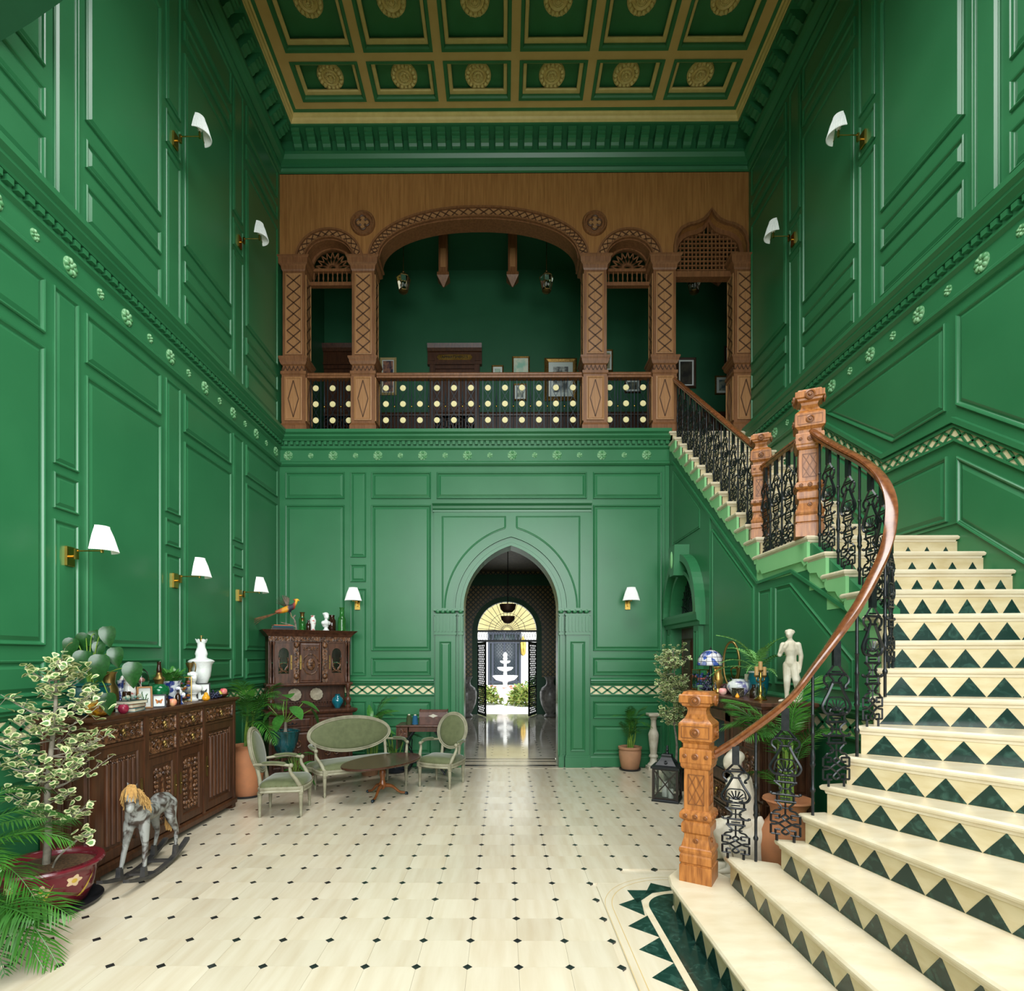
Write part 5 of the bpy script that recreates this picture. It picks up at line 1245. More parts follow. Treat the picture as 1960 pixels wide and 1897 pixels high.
# ================================================================ helpers for carved and organic shapes
def remesh(mb, voxel, smooth=6, name='body', m=None):
    me = mb.mesh(name, False); o = bpy.data.objects.new('tmp', me); COL.objects.link(o)
    a = o.modifiers.new('r', 'REMESH'); a.mode = 'VOXEL'; a.voxel_size = voxel; a.use_smooth_shade = True
    b = o.modifiers.new('s', 'SMOOTH'); b.iterations = smooth; b.factor = 0.5
    dg = bpy.context.evaluated_depsgraph_get(); me2 = bpy.data.meshes.new_from_object(o.evaluated_get(dg)); me2.name = name
    bpy.data.objects.remove(o); bpy.data.meshes.remove(me); me2.materials.clear()
    if m: me2.materials.append(m)
    return me2
def limb(mb, pts, rad, n=10):
    mb.tube(pts, rad, n)
    for p, r in zip(pts, rad): mb.ball(p, r*1.0, 10, 6)
def scrollwork(mb, x0, x1, z0, z1, fr, r=0.008, dens=None, seed=1):
    q = random.Random(seed); w, h = x1-x0, z1-z0; s = min(w, h)
    nx = max(1, round(w/s*1.6)); nz = max(1, round(h/s*1.6))
    for i in range(nx):
        for j in range(nz):
            cx = x0+w*(i+0.5)/nx; cz = z0+h*(j+0.5)/nz; R = min(w/nx, h/nz)*0.46; sg = 1 if (i+j) % 2 else -1; a0 = q.uniform(0, 6.3)
            pts = []
            for k in range(11):
                t = k/10; a = a0+sg*t*7.5; rr = R*(1-0.8*t); pts.append(fr(cx+rr*math.cos(a), cz+rr*math.sin(a), 0.002+r*0.6*t))
            mb.tube(pts, [r*(1-0.4*k/10) for k in range(11)], 5)
            c = fr(cx, cz, 0.004); mb.ball((c.x, c.y, c.z), r*1.3, 6, 4)
LF = lambda u, v, d=0.0: Vector((u, -d, v))          # local furniture frame, front towards -y
def lfo(y): return lambda u, v, d=0.0: Vector((u, y-d, v))
# ================================================================ long carved sideboard on the left
SBC, SBH, SBW, SBD = 5.545, 1.335, 2.36, 0.45
sb = thing('sideboard', 'long dark oak sideboard with carved drawers and linenfold doors behind the rocking horse', 'sideboard', (-3.47, SBC, 0), PI/2)
hw = SBW/2; f0 = -SBD/2
obj('carcass', MB().bx(-hw+0.02, hw-0.02, f0+0.03, SBD/2-0.01, 0.06, SBH-0.035), DARKWOOD, sb)
obj('top_board', MB().stack([(hw-0.01,SBD/2-0.01,SBH-0.055),(hw+0.01,SBD/2,SBH-0.04),(hw+0.035,SBD/2+0.018,SBH-0.028),(hw+0.035,SBD/2+0.018,SBH-0.006),(hw+0.028,SBD/2+0.012,SBH)]), DARKWOOD, sb)
obj('base_moulding', MB().stack([(hw+0.005,SBD/2+0.005,0.055),(hw+0.005,SBD/2+0.005,0.10),(hw-0.005,SBD/2-0.005,0.125)]), DARKWOOD, sb)
for x in (-hw+0.05, hw-0.05):
    for y in (f0+0.05, -f0-0.05): obj('foot', MB().bx(x-0.04, x+0.04, y-0.04, y+0.04, 0.0, 0.056), DARKWOOD, sb)
cols = [(4.42,5.0),(5.06,5.51),(5.54,5.99),(6.03,6.66)]
FRF = lfo(f0+0.03)
for (a, b) in ((4.385,4.42),(5.0,5.06),(5.51,5.54),(5.99,6.03),(6.66,6.70)):
    obj('stile', MB().prism(rect(a-SBC, b-SBC, 0.12, SBH-0.05), FRF, 0, 0.028), DARKWOOD, sb)
mb = MB()
for z in (SBH-0.06, 1.085): mb.prism(rect(-hw+0.03, hw-0.03, z-0.012, z+0.012), FRF, 0, 0.024)
mb.prism(rect(5.04-SBC, 6.01-SBC, 0.885, 0.91), FRF, 0, 0.024)
obj('rail', mb, DARKWOOD, sb)
def drawer(par, a, b, z0, z1, fr, seed, m=CARVE):
    d = obj('drawer', moulding(fr, rect(a, b, z0, z1), [(0,0.0),(0,0.020),(0.014,0.022),(0.022,0.010),(0.026,0.010)]), m, par)
    mb = MB(); fr2 = lambda u, v, dd=0.0: fr(u, v, 0.010+dd); scrollwork(mb, a+0.03, b-0.03, z0+0.02, z1-0.02, fr2, 0.007, seed=seed); obj('drawer_carving', mb, m, d)
    c = fr((a+b)/2, (z0+z1)/2, 0.03); mb = MB(); mb.ball((c.x,c.y,c.z+0.01),0.022,8,6); mb.ball((c.x,c.y-0.012,c.z-0.012),0.012,8,6); mb.tube([(c.x+0.016*math.cos(t), c.y-0.012, c.z-0.022+0.02*math.sin(t)) for t in [2*PI*k/10 for k in range(10)]],0.004,5,closed=True)
    obj('drawer_pull', mb, BRASSD, d); return d
for i, (a, b) in enumerate(cols): drawer(sb, a-SBC+0.008, b-SBC-0.008, 1.105, SBH-0.075, FRF, 10+i)
for i in (1, 2): drawer(sb, cols[i][0]-SBC+0.008, cols[i][1]-SBC-0.008, 0.915, 1.075, FRF, 20+i)
def linen_door(par, a, b, z0, z1, fr, n=6):
    d = obj('door', moulding(fr, rect(a, b, z0, z1), [(0,0),(0,0.018),(0.075,0.018),(0.085,0.006),(0.095,0.004)]), DARKWOOD, par)
    mb = MB(); u0, u1 = a+0.10, b-0.10
    for i in range(n):
        u = lerp(u0, u1, (i+0.5)/n); w = (u1-u0)/n*0.42
        p0 = fr(u, z0+0.12, 0.004); p1 = fr(u, z1-0.14, 0.004)
        mb.tube([p0, p1], w, 8)
    obj('linenfold', mb, DARKWOOD, d); mb = MB(); scrollwork(mb, u0, u1, z1-0.15, z1-0.105, lambda u, v, dd=0.0: fr(u, v, 0.006+dd), 0.005, seed=int(abs(a)*100)); obj('door_carving', mb, CARVE, d)
    return d
def carved_door(par, a, b, z0, z1, fr, seed):
    d = obj('door', moulding(fr, rect(a, b, z0, z1), [(0,0),(0,0.018),(0.07,0.018),(0.08,0.006),(0.09,0.004)]), DARKWOOD, par)
    mb = MB(); f2 = lambda u, v, dd=0.0: fr(u, v, 0.006+dd); u0, u1 = a+0.11, b-0.11
    for u in (u0+0.02, u1-0.02): scrollwork(mb, u-0.035, u+0.035, z0+0.12, z1-0.12, f2, 0.010, seed=seed)
    scrollwork(mb, u0, u1, z1-0.20, z1-0.11, f2, 0.011, seed=seed+1); scrollwork(mb, u0, u1, z0+0.11, z0+0.2, f2, 0.011, seed=seed+2)
    um = (u0+u1)/2; p = [fr(um, lerp(z0+0.2, z1-0.2, k/12), 0.012) for k in range(13)]; mb.tube(p, [0.012+0.006*math.sin(k*2) for k in range(13)], 6)
    obj('door_carving', mb, CARVE, d); return d
def escut(par, u, z, fr):
    mb = MB(); mb.prism([(u-0.011,z-0.11),(u+0.011,z-0.11),(u+0.016,z),(u+0.011,z+0.11),(u-0.011,z+0.11),(u-0.016,z)], fr, 0.018, 0.024); c = fr(u, z, 0.03); mb.ball((c.x,c.y,c.z),0.009,6,4); obj('key_plate', mb, BRASSD, par)
d = linen_door(sb, cols[0][0]-SBC, cols[0][1]-SBC, 0.14, 1.07, FRF); escut(d, cols[0][1]-SBC-0.035, 0.62, FRF)
d = carved_door(sb, cols[1][0]-SBC, cols[1][1]-SBC, 0.14, 0.88, FRF, 31); escut(d, cols[1][1]-SBC-0.03, 0.55, FRF)
d = carved_door(sb, cols[2][0]-SBC, cols[2][1]-SBC, 0.14, 0.88, FRF, 41); escut(d, cols[2][0]-SBC+0.03, 0.55, FRF)
d = linen_door(sb, cols[3][0]-SBC, cols[3][1]-SBC, 0.14, 1.07, FRF); escut(d, cols[3][0]-SBC+0.035, 0.62, FRF)
FRE = lambda u, v, d=0.0: Vector((-hw+0.02-d, u, v))       # near end panel
for y0, y1 in ((-0.19,-0.01),(0.02,0.19)): obj('end_panel', moulding(FRE, rect(y0,y1,0.16,1.22), k=0.7), DARKWOOD, sb)
# ================================================================ tall hutch across the left corner
HX, HY, HR = -2.945, 8.50, math.radians(31)
ht = thing('hutch', 'tall carved walnut hutch with glazed doors in the corner behind the settee', 'hutch', (HX, HY, 0), HR)
def hp(x, y, z): 
    v = Matrix.Rotation(HR, 4, 'Z') @ Vector((x, y, 0)); return (HX+v.x, HY+v.y, z)
UB, UT = 1.40, 2.19           # upper cabinet
obj('base_body', MB().bx(-0.62,0.62,-0.04,0.42,0.06,0.95), DARKWOOD2, ht)
obj('counter', MB().stack([(0.64,0.24,0.94),(0.67,0.265,0.96),(0.68,0.275,0.985),(0.68,0.275,1.005),(0.67,0.265,1.01)],0,0.165), DARKWOOD2, ht)
obj('plinth', MB().bx(-0.64,0.64,-0.06,0.42,0,0.10), DARKWOOD2, ht)
BF = lfo(-0.04)
for i in range(2):
    a = -0.58+0.59*i; d = obj('drawer', moulding(BF, rect(a,a+0.57,0.74,0.90), k=0.5), DARKWOOD2, ht)
    c = BF(a+0.285,0.82,0.03); mb = MB(); mb.tube([(c.x-0.07,c.y,c.z),(c.x-0.03,c.y-0.012,c.z-0.018),(c.x,c.y-0.015,c.z-0.008),(c.x+0.03,c.y-0.012,c.z-0.018),(c.x+0.07,c.y,c.z)],0.005,6); mb.ball((c.x,c.y-0.01,c.z),0.014,8,5); obj('drawer_pull', mb, STEEL, d)
    d = obj('door', moulding(BF, rect(a,a+0.57,0.14,0.70), k=0.8), DARKWOOD2, ht); mb = MB(); scrollwork(mb,a+0.14,a+0.43,0.27,0.57,lambda u,v,dd=0.0: BF(u,v,0.015+dd),0.012,seed=50+i); obj('door_carving', mb, CARVE, d)
obj('niche_back', MB().bx(-0.60,0.60,0.36,0.40,1.0,UB+0.02), DARKWOOD2, ht)
for x in (-0.60,): obj('niche_side', MB().bx(x-0.02,x+0.02,0.05,0.40,1.0,UB), DARKWOOD2, ht)
tp = [(0.045,0),(0.05,0.03),(0.03,0.05),(0.035,0.08),(0.055,0.13),(0.045,0.16),(0.022,0.18),(0.03,0.20),(0.024,0.24),(0.034,0.31),(0.045,0.34),(0.045,0.385)]
for x in (-0.575,0.575): obj('turned_column', MB().lathe([(r,z+1.008) for r,z in tp],(x,0.06,0),n=14), DARKWOOD2, ht)
mb = MB(); mb.bx(-0.58,0.58,0.30,0.32,1.10,1.12); mb.bx(-0.58,0.58,0.30,0.32,1.035,1.045)
obj('plate_rail', mb, DARKWOOD2, ht)
spm = MB().lathe([(0.006,0),(0.012,0.02),(0.006,0.035),(0.012,0.05),(0.006,0.06)],n=6).mesh('plate_rail_spindle'); spm.materials.append(DARKWOOD2)
for i in range(26): obj('plate_rail_spindle', spm, None, ht, (-0.56+0.0448*i,0.31,1.043))
mb = MB().bx(-0.61,0.61,0.08,0.40,UB,UB+0.015); mb.bx(-0.61,-0.59,0.08,0.40,UB,UT-0.05); mb.bx(0.59,0.61,0.08,0.40,UB,UT-0.05); mb.bx(-0.61,0.61,0.385,0.40,UB,UT-0.05); mb.bx(-0.61,0.61,0.08,0.40,UT-0.14,UT-0.05)
obj('upper_body', mb, DARKWOOD2, ht)
obj('shelf_inside', MB().bx(-0.59,0.59,0.14,0.385,1.72,1.735), GREEN, ht)
obj('upper_sill', MB().stack([(0.63,0.18,UB-0.03),(0.645,0.195,UB-0.012),(0.645,0.195,UB+0.008),(0.62,0.17,UB+0.02)],0,0.225), DARKWOOD2, ht)
obj('crown', MB().stack([(0.62,0.175,UT-0.06),(0.63,0.185,UT-0.045),(0.65,0.20,UT-0.02),(0.70,0.24,UT+0.025),(0.71,0.25,UT+0.035),(0.70,0.24,UT+0.04)],0,0.225), DARKWOOD2, ht)
UF = lfo(0.08)
fz = obj('frieze', MB().prism(rect(-0.61,0.61,UT-0.13,UT-0.055), UF, 0, 0.02), CARVE, ht); mb = MB(); scrollwork(mb,-0.58,0.58,UT-0.125,UT-0.06,lambda u,v,dd=0.0: UF(u,v,0.018+dd),0.008,seed=61); obj('frieze_carving', mb, CARVE, fz)
for x in (-0.56,0.565):      # clustered corner columns
    mb = MB()
    for dx in (-0.022,0.022): mb.lathe([(0.02,UB+0.02),(0.02,UB+0.10),(0.012,UB+0.12),(0.018,UB+0.16),(0.012,UB+0.20),(0.018,UB+0.24),(0.013,UB+0.27),(0.013,UT-0.20),(0.02,UT-0.18),(0.02,UT-0.14)],(x+dx,0.05,0),n=8)
    obj('corner_column', mb, DARKWOOD2, ht)
for x in (-0.215,0.21):
    mb = MB().prism(rect(x-0.04,x+0.04,UB+0.02,UT-0.14), UF, 0, 0.03); c = UF(x,UT-0.19,0.035); mb.ball((c.x,c.y,c.z),1,10,6,(0.04,0.03,0.05)); c = UF(x,UB+0.12,0.035); mb.ball((c.x,c.y,c.z),1,10,6,(0.04,0.03,0.05))
    for k in range(8): c = UF(x,lerp(UB+0.2,UT-0.28,k/7),0.032); mb.ball((c.x,c.y,c.z),0.012,6,4)
    obj('carved_pilaster', mb, CARVE, ht)
def glazed_door(a, b):
    z0, z1 = UB+0.025, UT-0.145; cx = (a+b)/2; op = [(cx-0.075,z0+0.14),(cx+0.075,z0+0.14)] + [(cx+0.075,z1-0.19)] + sup(cx,z1-0.19,0.075,0.10,2,0,PI,14)[1:-1] + [(cx-0.075,z1-0.19)]
    d = obj('door', MB(), None, ht) if False else None
    outer = rect(a,b,z0,z1); mb = MB()
    # frame around the arched opening as left, right, bottom and stepped top pieces
    mb.prism(rect(a,cx-0.075,z0,z1),UF,0,0.02); mb.prism(rect(cx+0.075,b,z0,z1),UF,0,0.02); mb.prism(rect(cx-0.075,cx+0.075,z0,z0+0.14),UF,0,0.02)
    mb.prism([(cx-0.075,z1)]+[(cx-0.075,z1-0.19)]+sup(cx,z1-0.19,0.075,0.10,2,PI,0,14)[1:-1]+[(cx+0.075,z1-0.19),(cx+0.075,z1)],UF,0,0.02)
    for w, dd in ((0.0,0.03),): 
        for q in ((a,z0,b,z0),(a,z1,b,z1),(a,z0,a,z1),(b,z0,b,z1)): mb.bar((q[0],q[1]),(q[2],q[3]),0.022,(0.0,dd),UF)
    d = obj('door', mb, DARKWOOD2, ht)
    obj('pane', MB().prism(op,UF,0.004,0.007), GLASS, d); t_ = MB()
    for s_ in (-1,1):
        t_.tube(bez([UF(cx+s_*0.07,z0+0.16,0.012),UF(cx+s_*0.02,z0+0.20,0.012),UF(cx+s_*0.06,z0+0.27,0.012),UF(cx+s_*0.01,z0+0.30,0.012)],6),0.008,5); t_.tube(bez([UF(cx-s_*0.05,z0+0.15,0.012),UF(cx+s_*0.05,z0+0.22,0.012),UF(cx+s_*0.065,z0+0.36,0.012)],6),0.008,5); c = UF(cx+s_*0.06,z0+0.37,0.012); t_.ball((c.x,c.y,c.z),0.016,6,4)
    obj('tracery', t_, CARVE, d); escut(d, (b-0.02) if cx < 0 else (a+0.02), (z0+z1)/2, UF)
glazed_door(-0.525,-0.265); glazed_door(0.265,0.525)
z0, z1 = UB+0.025, UT-0.145
d = obj('door', moulding(UF, rect(-0.165,0.16,z0,z1), k=0.5), DARKWOOD2, ht); mb = MB()
c = UF(0,(z0+z1)/2-0.02,0.02); ring_ = [UF(0.115*math.cos(t), (z0+z1)/2-0.03+0.155*math.sin(t), 0.014) for t in [2*PI*k/28 for k in range(28)]]; mb.tube(ring_,0.010,6,closed=True)
mb.ball((c.x,c.y,c.z-0.01),1,14,8,(0.065,0.028,0.095)); mb.ball((c.x,c.y-0.025,c.z-0.01),1,8,6,(0.012,0.014,0.03)); mb.ball((c.x,c.y-0.02,c.z-0.055),1,8,6,(0.025,0.012,0.01))
for s_ in (-1,1): mb.ball((c.x+s_*0.028,c.y-0.022,c.z+0.01),1,8,6,(0.014,0.01,0.008)); mb.ball((c.x+s_*0.13,c.y+0.01,c.z),0.014,8,5)
scrollwork(mb,-0.12,0.12,z1-0.13,z1-0.07,lambda u,v,dd=0.0: UF(u,v,0.012+dd),0.007,seed=71)
obj('mask_carving', mb, CARVE, d); escut(d, -0.15, (z0+z1)/2, UF)
# ================================================================ seating group
def tapered_leg(h, r): return [(r*0.42,0),(r*0.55,0.012),(r*0.62,0.06),(r*0.5,0.07),(r*0.62,0.078),(r*0.95,h*0.86),(r*0.8,h*0.87),(r*1.05,h*0.90),(r*1.05,h)]
def ellipse(a, b, n=40, zc=0.0): return [(a*math.cos(2*PI*k/n), zc+b*math.sin(2*PI*k/n)) for k in range(n)]
def pad(mb, outline, fr, t, n=5):       # domed cushion over a closed outline
    c = (sum(p[0] for p in outline)/len(outline), sum(p[1] for p in outline)/len(outline)); m_ = len(outline); vs = []; fs = []
    for k in range(n+1):
        a = k/n*PI/2; s = math.cos(a)**0.6 if k < n else 0.0; d = t*math.sin(a)**0.8
        if k == n: vs.append(fr(c[0], c[1], t)); break
        vs += [fr(c[0]+(p[0]-c[0])*(0.12+0.88*s) if k else p[0], c[1]+(p[1]-c[1])*(0.12+0.88*s) if k else p[1], d) for p in outline]
    for k in range(n-1):
        for i in range(m_): j = (i+1) % m_; fs.append((k*m_+i, k*m_+j, (k+1)*m_+j, (k+1)*m_+i))
    L = len(vs)-1
    for i in range(m_): fs.append(((n-1)*m_+i, (n-1)*m_+(i+1) % m_, L))
    return mb.add(vs, fs, True)
def louis_seat(name, label, cat, loc, rz_, W, Dp, bw_, bh, group, leg_x, arm=True):
    t = thing(name, label, cat, loc, rz_, group); sh = 0.36; hw_ = W/2; hd = Dp/2
    sc_ = W/0.56
    so = [(hw_*0.90,hd),( -hw_*0.90,hd)] + [(-hw_*1.0,hd*0.2),(-hw_*1.0,-hd*0.72)] + [(-hw_*0.86,-hd*0.95),(-hw_*0.5,-hd*1.10),(0,-hd*1.15),(hw_*0.5,-hd*1.10),(hw_*0.86,-hd*0.95)] + [(hw_*1.0,-hd*0.72),(hw_*1.0,hd*0.2)]
    so = [tuple(p)[:2] for p in bez([(x,y,0) for x,y in so+[so[0]]], 4)][:-1]
    if area2(so) < 0: so = so[::-1]
    Hf = lambda u, v, d=0.0: Vector((u, v, sh-0.075+d))
    obj('seat_rail', moulding(Hf, so, [(0.012,0.0),(0.0,0.012),(0.006,0.03),(0.0,0.045),(0.0,0.06),(0.014,0.068),(0.02,0.07)]), FRAMEP, t)
    st = obj('seat', pad(MB(), inset(so,0.012), lambda u, v, d=0.0: Vector((u, v, sh-0.008+d)), 0.085, 6), VELVET, t)
    mb = MB(); stp = max(1, len(so)//60)
    for i, p in enumerate(inset(so,0.008)): mb.ball((p[0],p[1],sh+0.002),0.0042,5,3)
    obj('nail_trim', mb, BRASSD, st, kind='stuff')
    for x in leg_x:
        obj('leg', MB().lathe([(r,z) for r,z in tapered_leg(sh-0.07,0.027)],(x,-hd*0.86,0),n=12), FRAMEP, t)
        obj('leg_block', MB().bx(x-0.03,x+0.03,-hd*0.86-0.03,-hd*0.86+0.03,sh-0.075,sh-0.005), FRAMEP, t)
    for x in (leg_x[0], leg_x[-1]):
        mb = MB(); lp_ = [(r,z) for r,z in tapered_leg(sh-0.07,0.027)]; mb.lathe(lp_,(x*0.92,hd*0.95,0),n=12); obj('leg', mb, FRAMEP, t)
    # oval back, leaning
    lean = math.radians(13); zc = sh+0.14+bh; yb = hd*0.98
    B = lambda u, v, d=0.0: Vector((u, yb+(v-sh)*math.sin(lean)-d*math.cos(lean), sh+(v-sh)*math.cos(lean)-0.0-d*math.sin(lean)))
    el = ellipse(bw_, bh, 48, zc); mb = MB()
    for off, r, dd in ((0.0,0.022,0.0),(-0.014,0.010,0.02),(0.016,0.010,0.014)): mb.tube([B(*p, dd) for p in ellipse(bw_+off,bh+off,48,zc)], r, 8, closed=True)
    bk = obj('back_frame', mb, FRAMEP, t)
    obj('backrest', pad(MB(), ellipse(bw_-0.015,bh-0.015,48,zc), lambda u, v, d=0.0: B(u, v, d+0.004), 0.05, 6), VELVET, bk); 
    obj('back_panel', pad(MB(), ellipse(bw_-0.015,bh-0.015,48,zc), lambda u, v, d=0.0: B(u, v, -d-0.004), 0.02, 4), VELVET, bk)
    for s_ in (-1,1):
        x = s_*bw_*(0.62 if W < 0.8 else 0.86); zz = zc-bh*math.sqrt(max(0,1-(x/bw_)**2))
        obj('back_post', MB().tube([(x,yb,sh-0.05),B(x,(sh+zz)/2),B(x,zz+0.02)],[0.028,0.022,0.024],8), FRAMEP, t)
    for s_ in (-1,1):
        ax = hw_*0.97; a0 = B(s_*(bw_*0.96),sh+0.245); zA = sh+0.235
        end = Vector((s_*ax*1.04,-hd*0.42,zA)); mid = Vector((s_*ax*1.06,hd*0.25,zA+0.022))
        if W > 0.8: a0 = B(s_*bw_*0.93,sh+0.25)
        mb = MB(); pa = bez([a0, mid, end], 8); mb.tube(pa, 0.019, 8, flat=0.9); mb.ball(end+Vector((0,-0.012,0)),0.028,10,6)
        pb = bez([end+Vector((0,0,-0.01)), Vector((s_*ax*1.03,-hd*0.45,zA-0.08)), Vector((s_*ax*0.97,-hd*0.66,zA-0.16)), Vector((s_*leg_x[-1],-hd*0.84,sh-0.02))], 6); mb.tube(pb, [0.017+0.010*k/(len(pb)-1) for k in range(len(pb))], 8)
        am = obj('arm', mb, FRAMEP, t); mp = bez([pa[3], pa[8], pa[-3]], 6)
        obj('arm_pad', MB().tube([p+Vector((0,0,0.016)) for p in mp], [0.012]+[0.026]*(len(mp)-2)+[0.012], 8, flat=0.7), VELVET, am)
    return t
louis_seat('armchair','sage velvet oval back armchair seen side on, by the terracotta jar','armchair',(-2.55,6.50,0),math.radians(98),0.56,0.50,0.225,0.25,'sage velvet seating group',(-0.235,0.235))
louis_seat('armchair','sage velvet oval back armchair beside the pointed doorway','armchair',(-0.87,7.87,0),math.radians(-22),0.56,0.50,0.225,0.25,'sage velvet seating group',(-0.235,0.235))
louis_seat('settee','sage velvet oval back settee in front of the hutch','settee',(-1.98,7.66,0),math.radians(37),1.30,0.56,0.60,0.235,'sage velvet seating group',(-0.58,0.58))
# oval pedestal table
tb = thing('oval_table', 'oval dark mahogany tilt top table on turned pedestal with three splayed feet', 'table', (-1.57,7.2,0), math.radians(62))
H_ = 0.475; el = ellipse(0.645,0.385,56)
obj('table_top', moulding(lambda u,v,d=0.0: Vector((u,v,H_+d)), el, [(0.02,-0.032),(0.004,-0.026),(0.0,-0.012),(0.006,-0.002),(0.02,0.0)]), MAHOG, tb)
obj('pedestal', MB().lathe([(0.02,0.10),(0.045,0.13),(0.05,0.17),(0.036,0.20),(0.03,0.24),(0.042,0.30),(0.045,0.33),(0.03,0.36),(0.042,0.375),(0.03,0.39),(0.034,0.42),(0.10,0.44),(0.10,0.445)],n=16), TABLEG, tb)
for k in range(3):
    a = math.radians(198+120*k); c, s_ = math.cos(a), math.sin(a)
    p = bez([(0.02*c,0.02*s_,0.15),(0.12*c,0.12*s_,0.13),(0.22*c,0.22*s_,0.05),(0.29*c,0.29*s_,0.032)],6)
    lg = obj('leg', MB().tube(p,[0.030,0.029,0.027,0.025,0.024,0.022,0.021,0.02,0.019,0.018,0.017,0.017,0.016,0.016,0.016,0.015,0.015,0.015,0.015][:len(p)],8), TABLEG, tb)
    mb = MB().ball((0.31*c,0.31*s_,0.024),1,8,6,(0.03,0.022,0.02)); mb.ball((0.325*c,0.325*s_,0.012),0.012,8,5); obj('castor', mb, STEEL, lg)
# treadle sewing machine table
sx, sy_ = onY(817,1386,8.72).x, 8.72
sw = thing('sewing_table', 'treadle sewing machine table with curved iron legs and small drawer', 'sewing table', (sx, sy_, 0))
TH = 0.765
obj('table_top', MB().stack([(0.44,0.22,TH-0.03),(0.45,0.23,TH-0.015),(0.44,0.22,TH)]), DARKWOOD2, sw)
obj('apron', MB().bx(-0.25,0.43,-0.20,0.20,TH-0.10,TH-0.03), DARKWOOD2, sw)
dr = obj('drawer', MB().bx(-0.42,-0.27,-0.20,0.18,TH-0.19,TH-0.03), DARKWOOD2, sw); mb = MB(); scrollwork(mb,-0.41,-0.28,TH-0.18,TH-0.045,lfo(-0.20),0.007,seed=5); obj('drawer_carving', mb, CARVE, dr)
obj('side_leg', MB().bx(-0.445,-0.425,-0.20,0.20,0.40,TH-0.03), DARKWOOD2, sw)
for s_ in (-1,1):
    mb = MB()
    for y in (-0.17,0.17):
        mb.tube(bez([(s_*0.17-0.02,y,TH-0.1),(s_*0.26-0.02,y,0.52),(s_*0.30-0.02,y,0.36),(s_*0.20-0.02,y,0.20),(s_*0.30,y*1.2,0.02)],6),0.014,6)
    mb.tube([(s_*0.30-0.02,-0.17,0.36),(s_*0.30-0.02,0.17,0.36)],0.012,6); mb.tube([(s_*0.30,-0.22,0.02),(s_*0.30,0.22,0.02)],0.018,6)
    mb.tube([(s_*0.26,-0.17,0.5),(s_*0.22,0.17,0.2)],0.008,5); mb.tube([(s_*0.26,0.17,0.5),(s_*0.22,-0.17,0.2)],0.008,5)
    obj('iron_leg', mb, IRON, sw)
mb = MB().bx(-0.28,0.28,-0.01,0.01,0.14,0.17); mb.bx(-0.15,0.15,-0.14,0.14,0.10,0.115); obj('treadle', mb, IRON, sw)
bxm = thing('machine_case', 'brown domed wooden sewing machine case with inlaid plate', 'case', (onY(830.5,1384,8.70).x, 8.70, TH))
obj('case_body', MB().prism([(-0.09,0),(0.09,0),(0.09,0.12),(0.075,0.19),(0.035,0.225),(-0.035,0.225),(-0.075,0.19),(-0.09,0.12)], lambda u,v,d: Vector((d,u,v)), -0.215, 0.215), mat('worn_brown_case',(0.105,0.045,0.030),(0.065,0.028,0.020),rough=0.5,scale=18), bxm)
mb = MB()
for x in (-0.218,0.21): mb.prism([(-0.098,0),(0.098,0),(0.098,0.122),(0.08,0.2),(0.037,0.235),(-0.037,0.235),(-0.08,0.2),(-0.098,0.122)], lambda u,v,d: Vector((d,u,v)), x, x+0.012)
obj('case_end', mb, DARKWOOD2, bxm); obj('inlay_plate', MB().prism([(-0.075,0.135),(-0.03,0.12),(0,0.105),(0.03,0.12),(0.075,0.135),(0.03,0.15),(0,0.165),(-0.03,0.15)], LF, 0.084, 0.0915), mat('pewter',(0.45,0.42,0.34),rough=0.4,metal=0.5), bxm)
for px, c, lb, h in ((783,(0.030,0.045,0.012),'olive green thread cone on the sewing table',0.155),(794.5,(0.008,0.075,0.155),'blue thread cone on the sewing table',0.15)):
    t = thing('thread_cone', lb, 'thread cone', (onY(px,1382,8.6).x,8.6,TH), 0, 'thread cones on the sewing table')
    obj('thread', MB().lathe([(0.048,0.006)]+[(0.048-0.015*k/14+(0.0016 if k % 2 else 0),0.006+(h-0.02)*k/14) for k in range(15)]+[(0.018,h-0.005)],n=20), mat('thread_'+lb[:5],c,rough=0.85), t); obj('cone_core', MB().lathe([(0.03,0),(0.018,h),(0.018,h+0.008),(0.01,h+0.008)],n=14), PAPER, t)
# ================================================================ leaves and fronds
def frond_mesh(L, n, ll, droop, seed, w=0.012, up=0.55, fold=0.35):
    q = random.Random(seed); mb = MB(); P = []
    for k in range(n+1):
        t = k/n; P.append(Vector((L*t*(1-0.12*t), 0.02*math.sin(3*t+seed), L*(up*t-droop*t*t))))
    mb.tube(P, [0.007*(1-0.8*k/n)+0.0012 for k in range(n+1)], 5)
    for k in range(2, n+1):
        t = k/n; T = (P[k]-P[k-1]).normalized(); s = ll*(math.sin(PI*min(1, 0.18+t*0.80))**0.8)
        for sd in (-1, 1):
            side = Vector((0, sd, 0)); d = (side*0.86+T*(0.45+0.5*t)+Vector((0,0,fold*(0.7-t)))).normalized()
            d = (d+Vector((q.uniform(-.08,.08), q.uniform(-.08,.08), q.uniform(-.10,.10)))).normalized(); nn = d.cross(T).normalized().cross(d).normalized()
            a = P[k]; m1 = a+d*s*0.45+Vector((0,0,-0.02*s)); e = a+d*s+Vector((0,0,-0.28*s)); ww = w*(0.7+0.5*math.sin(PI*t))
            mb.add([a-nn*ww*0.25, a+nn*ww*0.25, m1+nn*ww, m1-nn*ww, e], [(0,1,2,3),(3,2,4)])
    return mb
FR_M = [frond_mesh(1.0, 30, 0.36, d_, i, 0.0095).mesh('frond', False) for i, d_ in enumerate((0.55,0.75,0.95,0.40))]
for i, me in enumerate(FR_M): me.materials.append(PALM if i % 2 == 0 else PALMD)
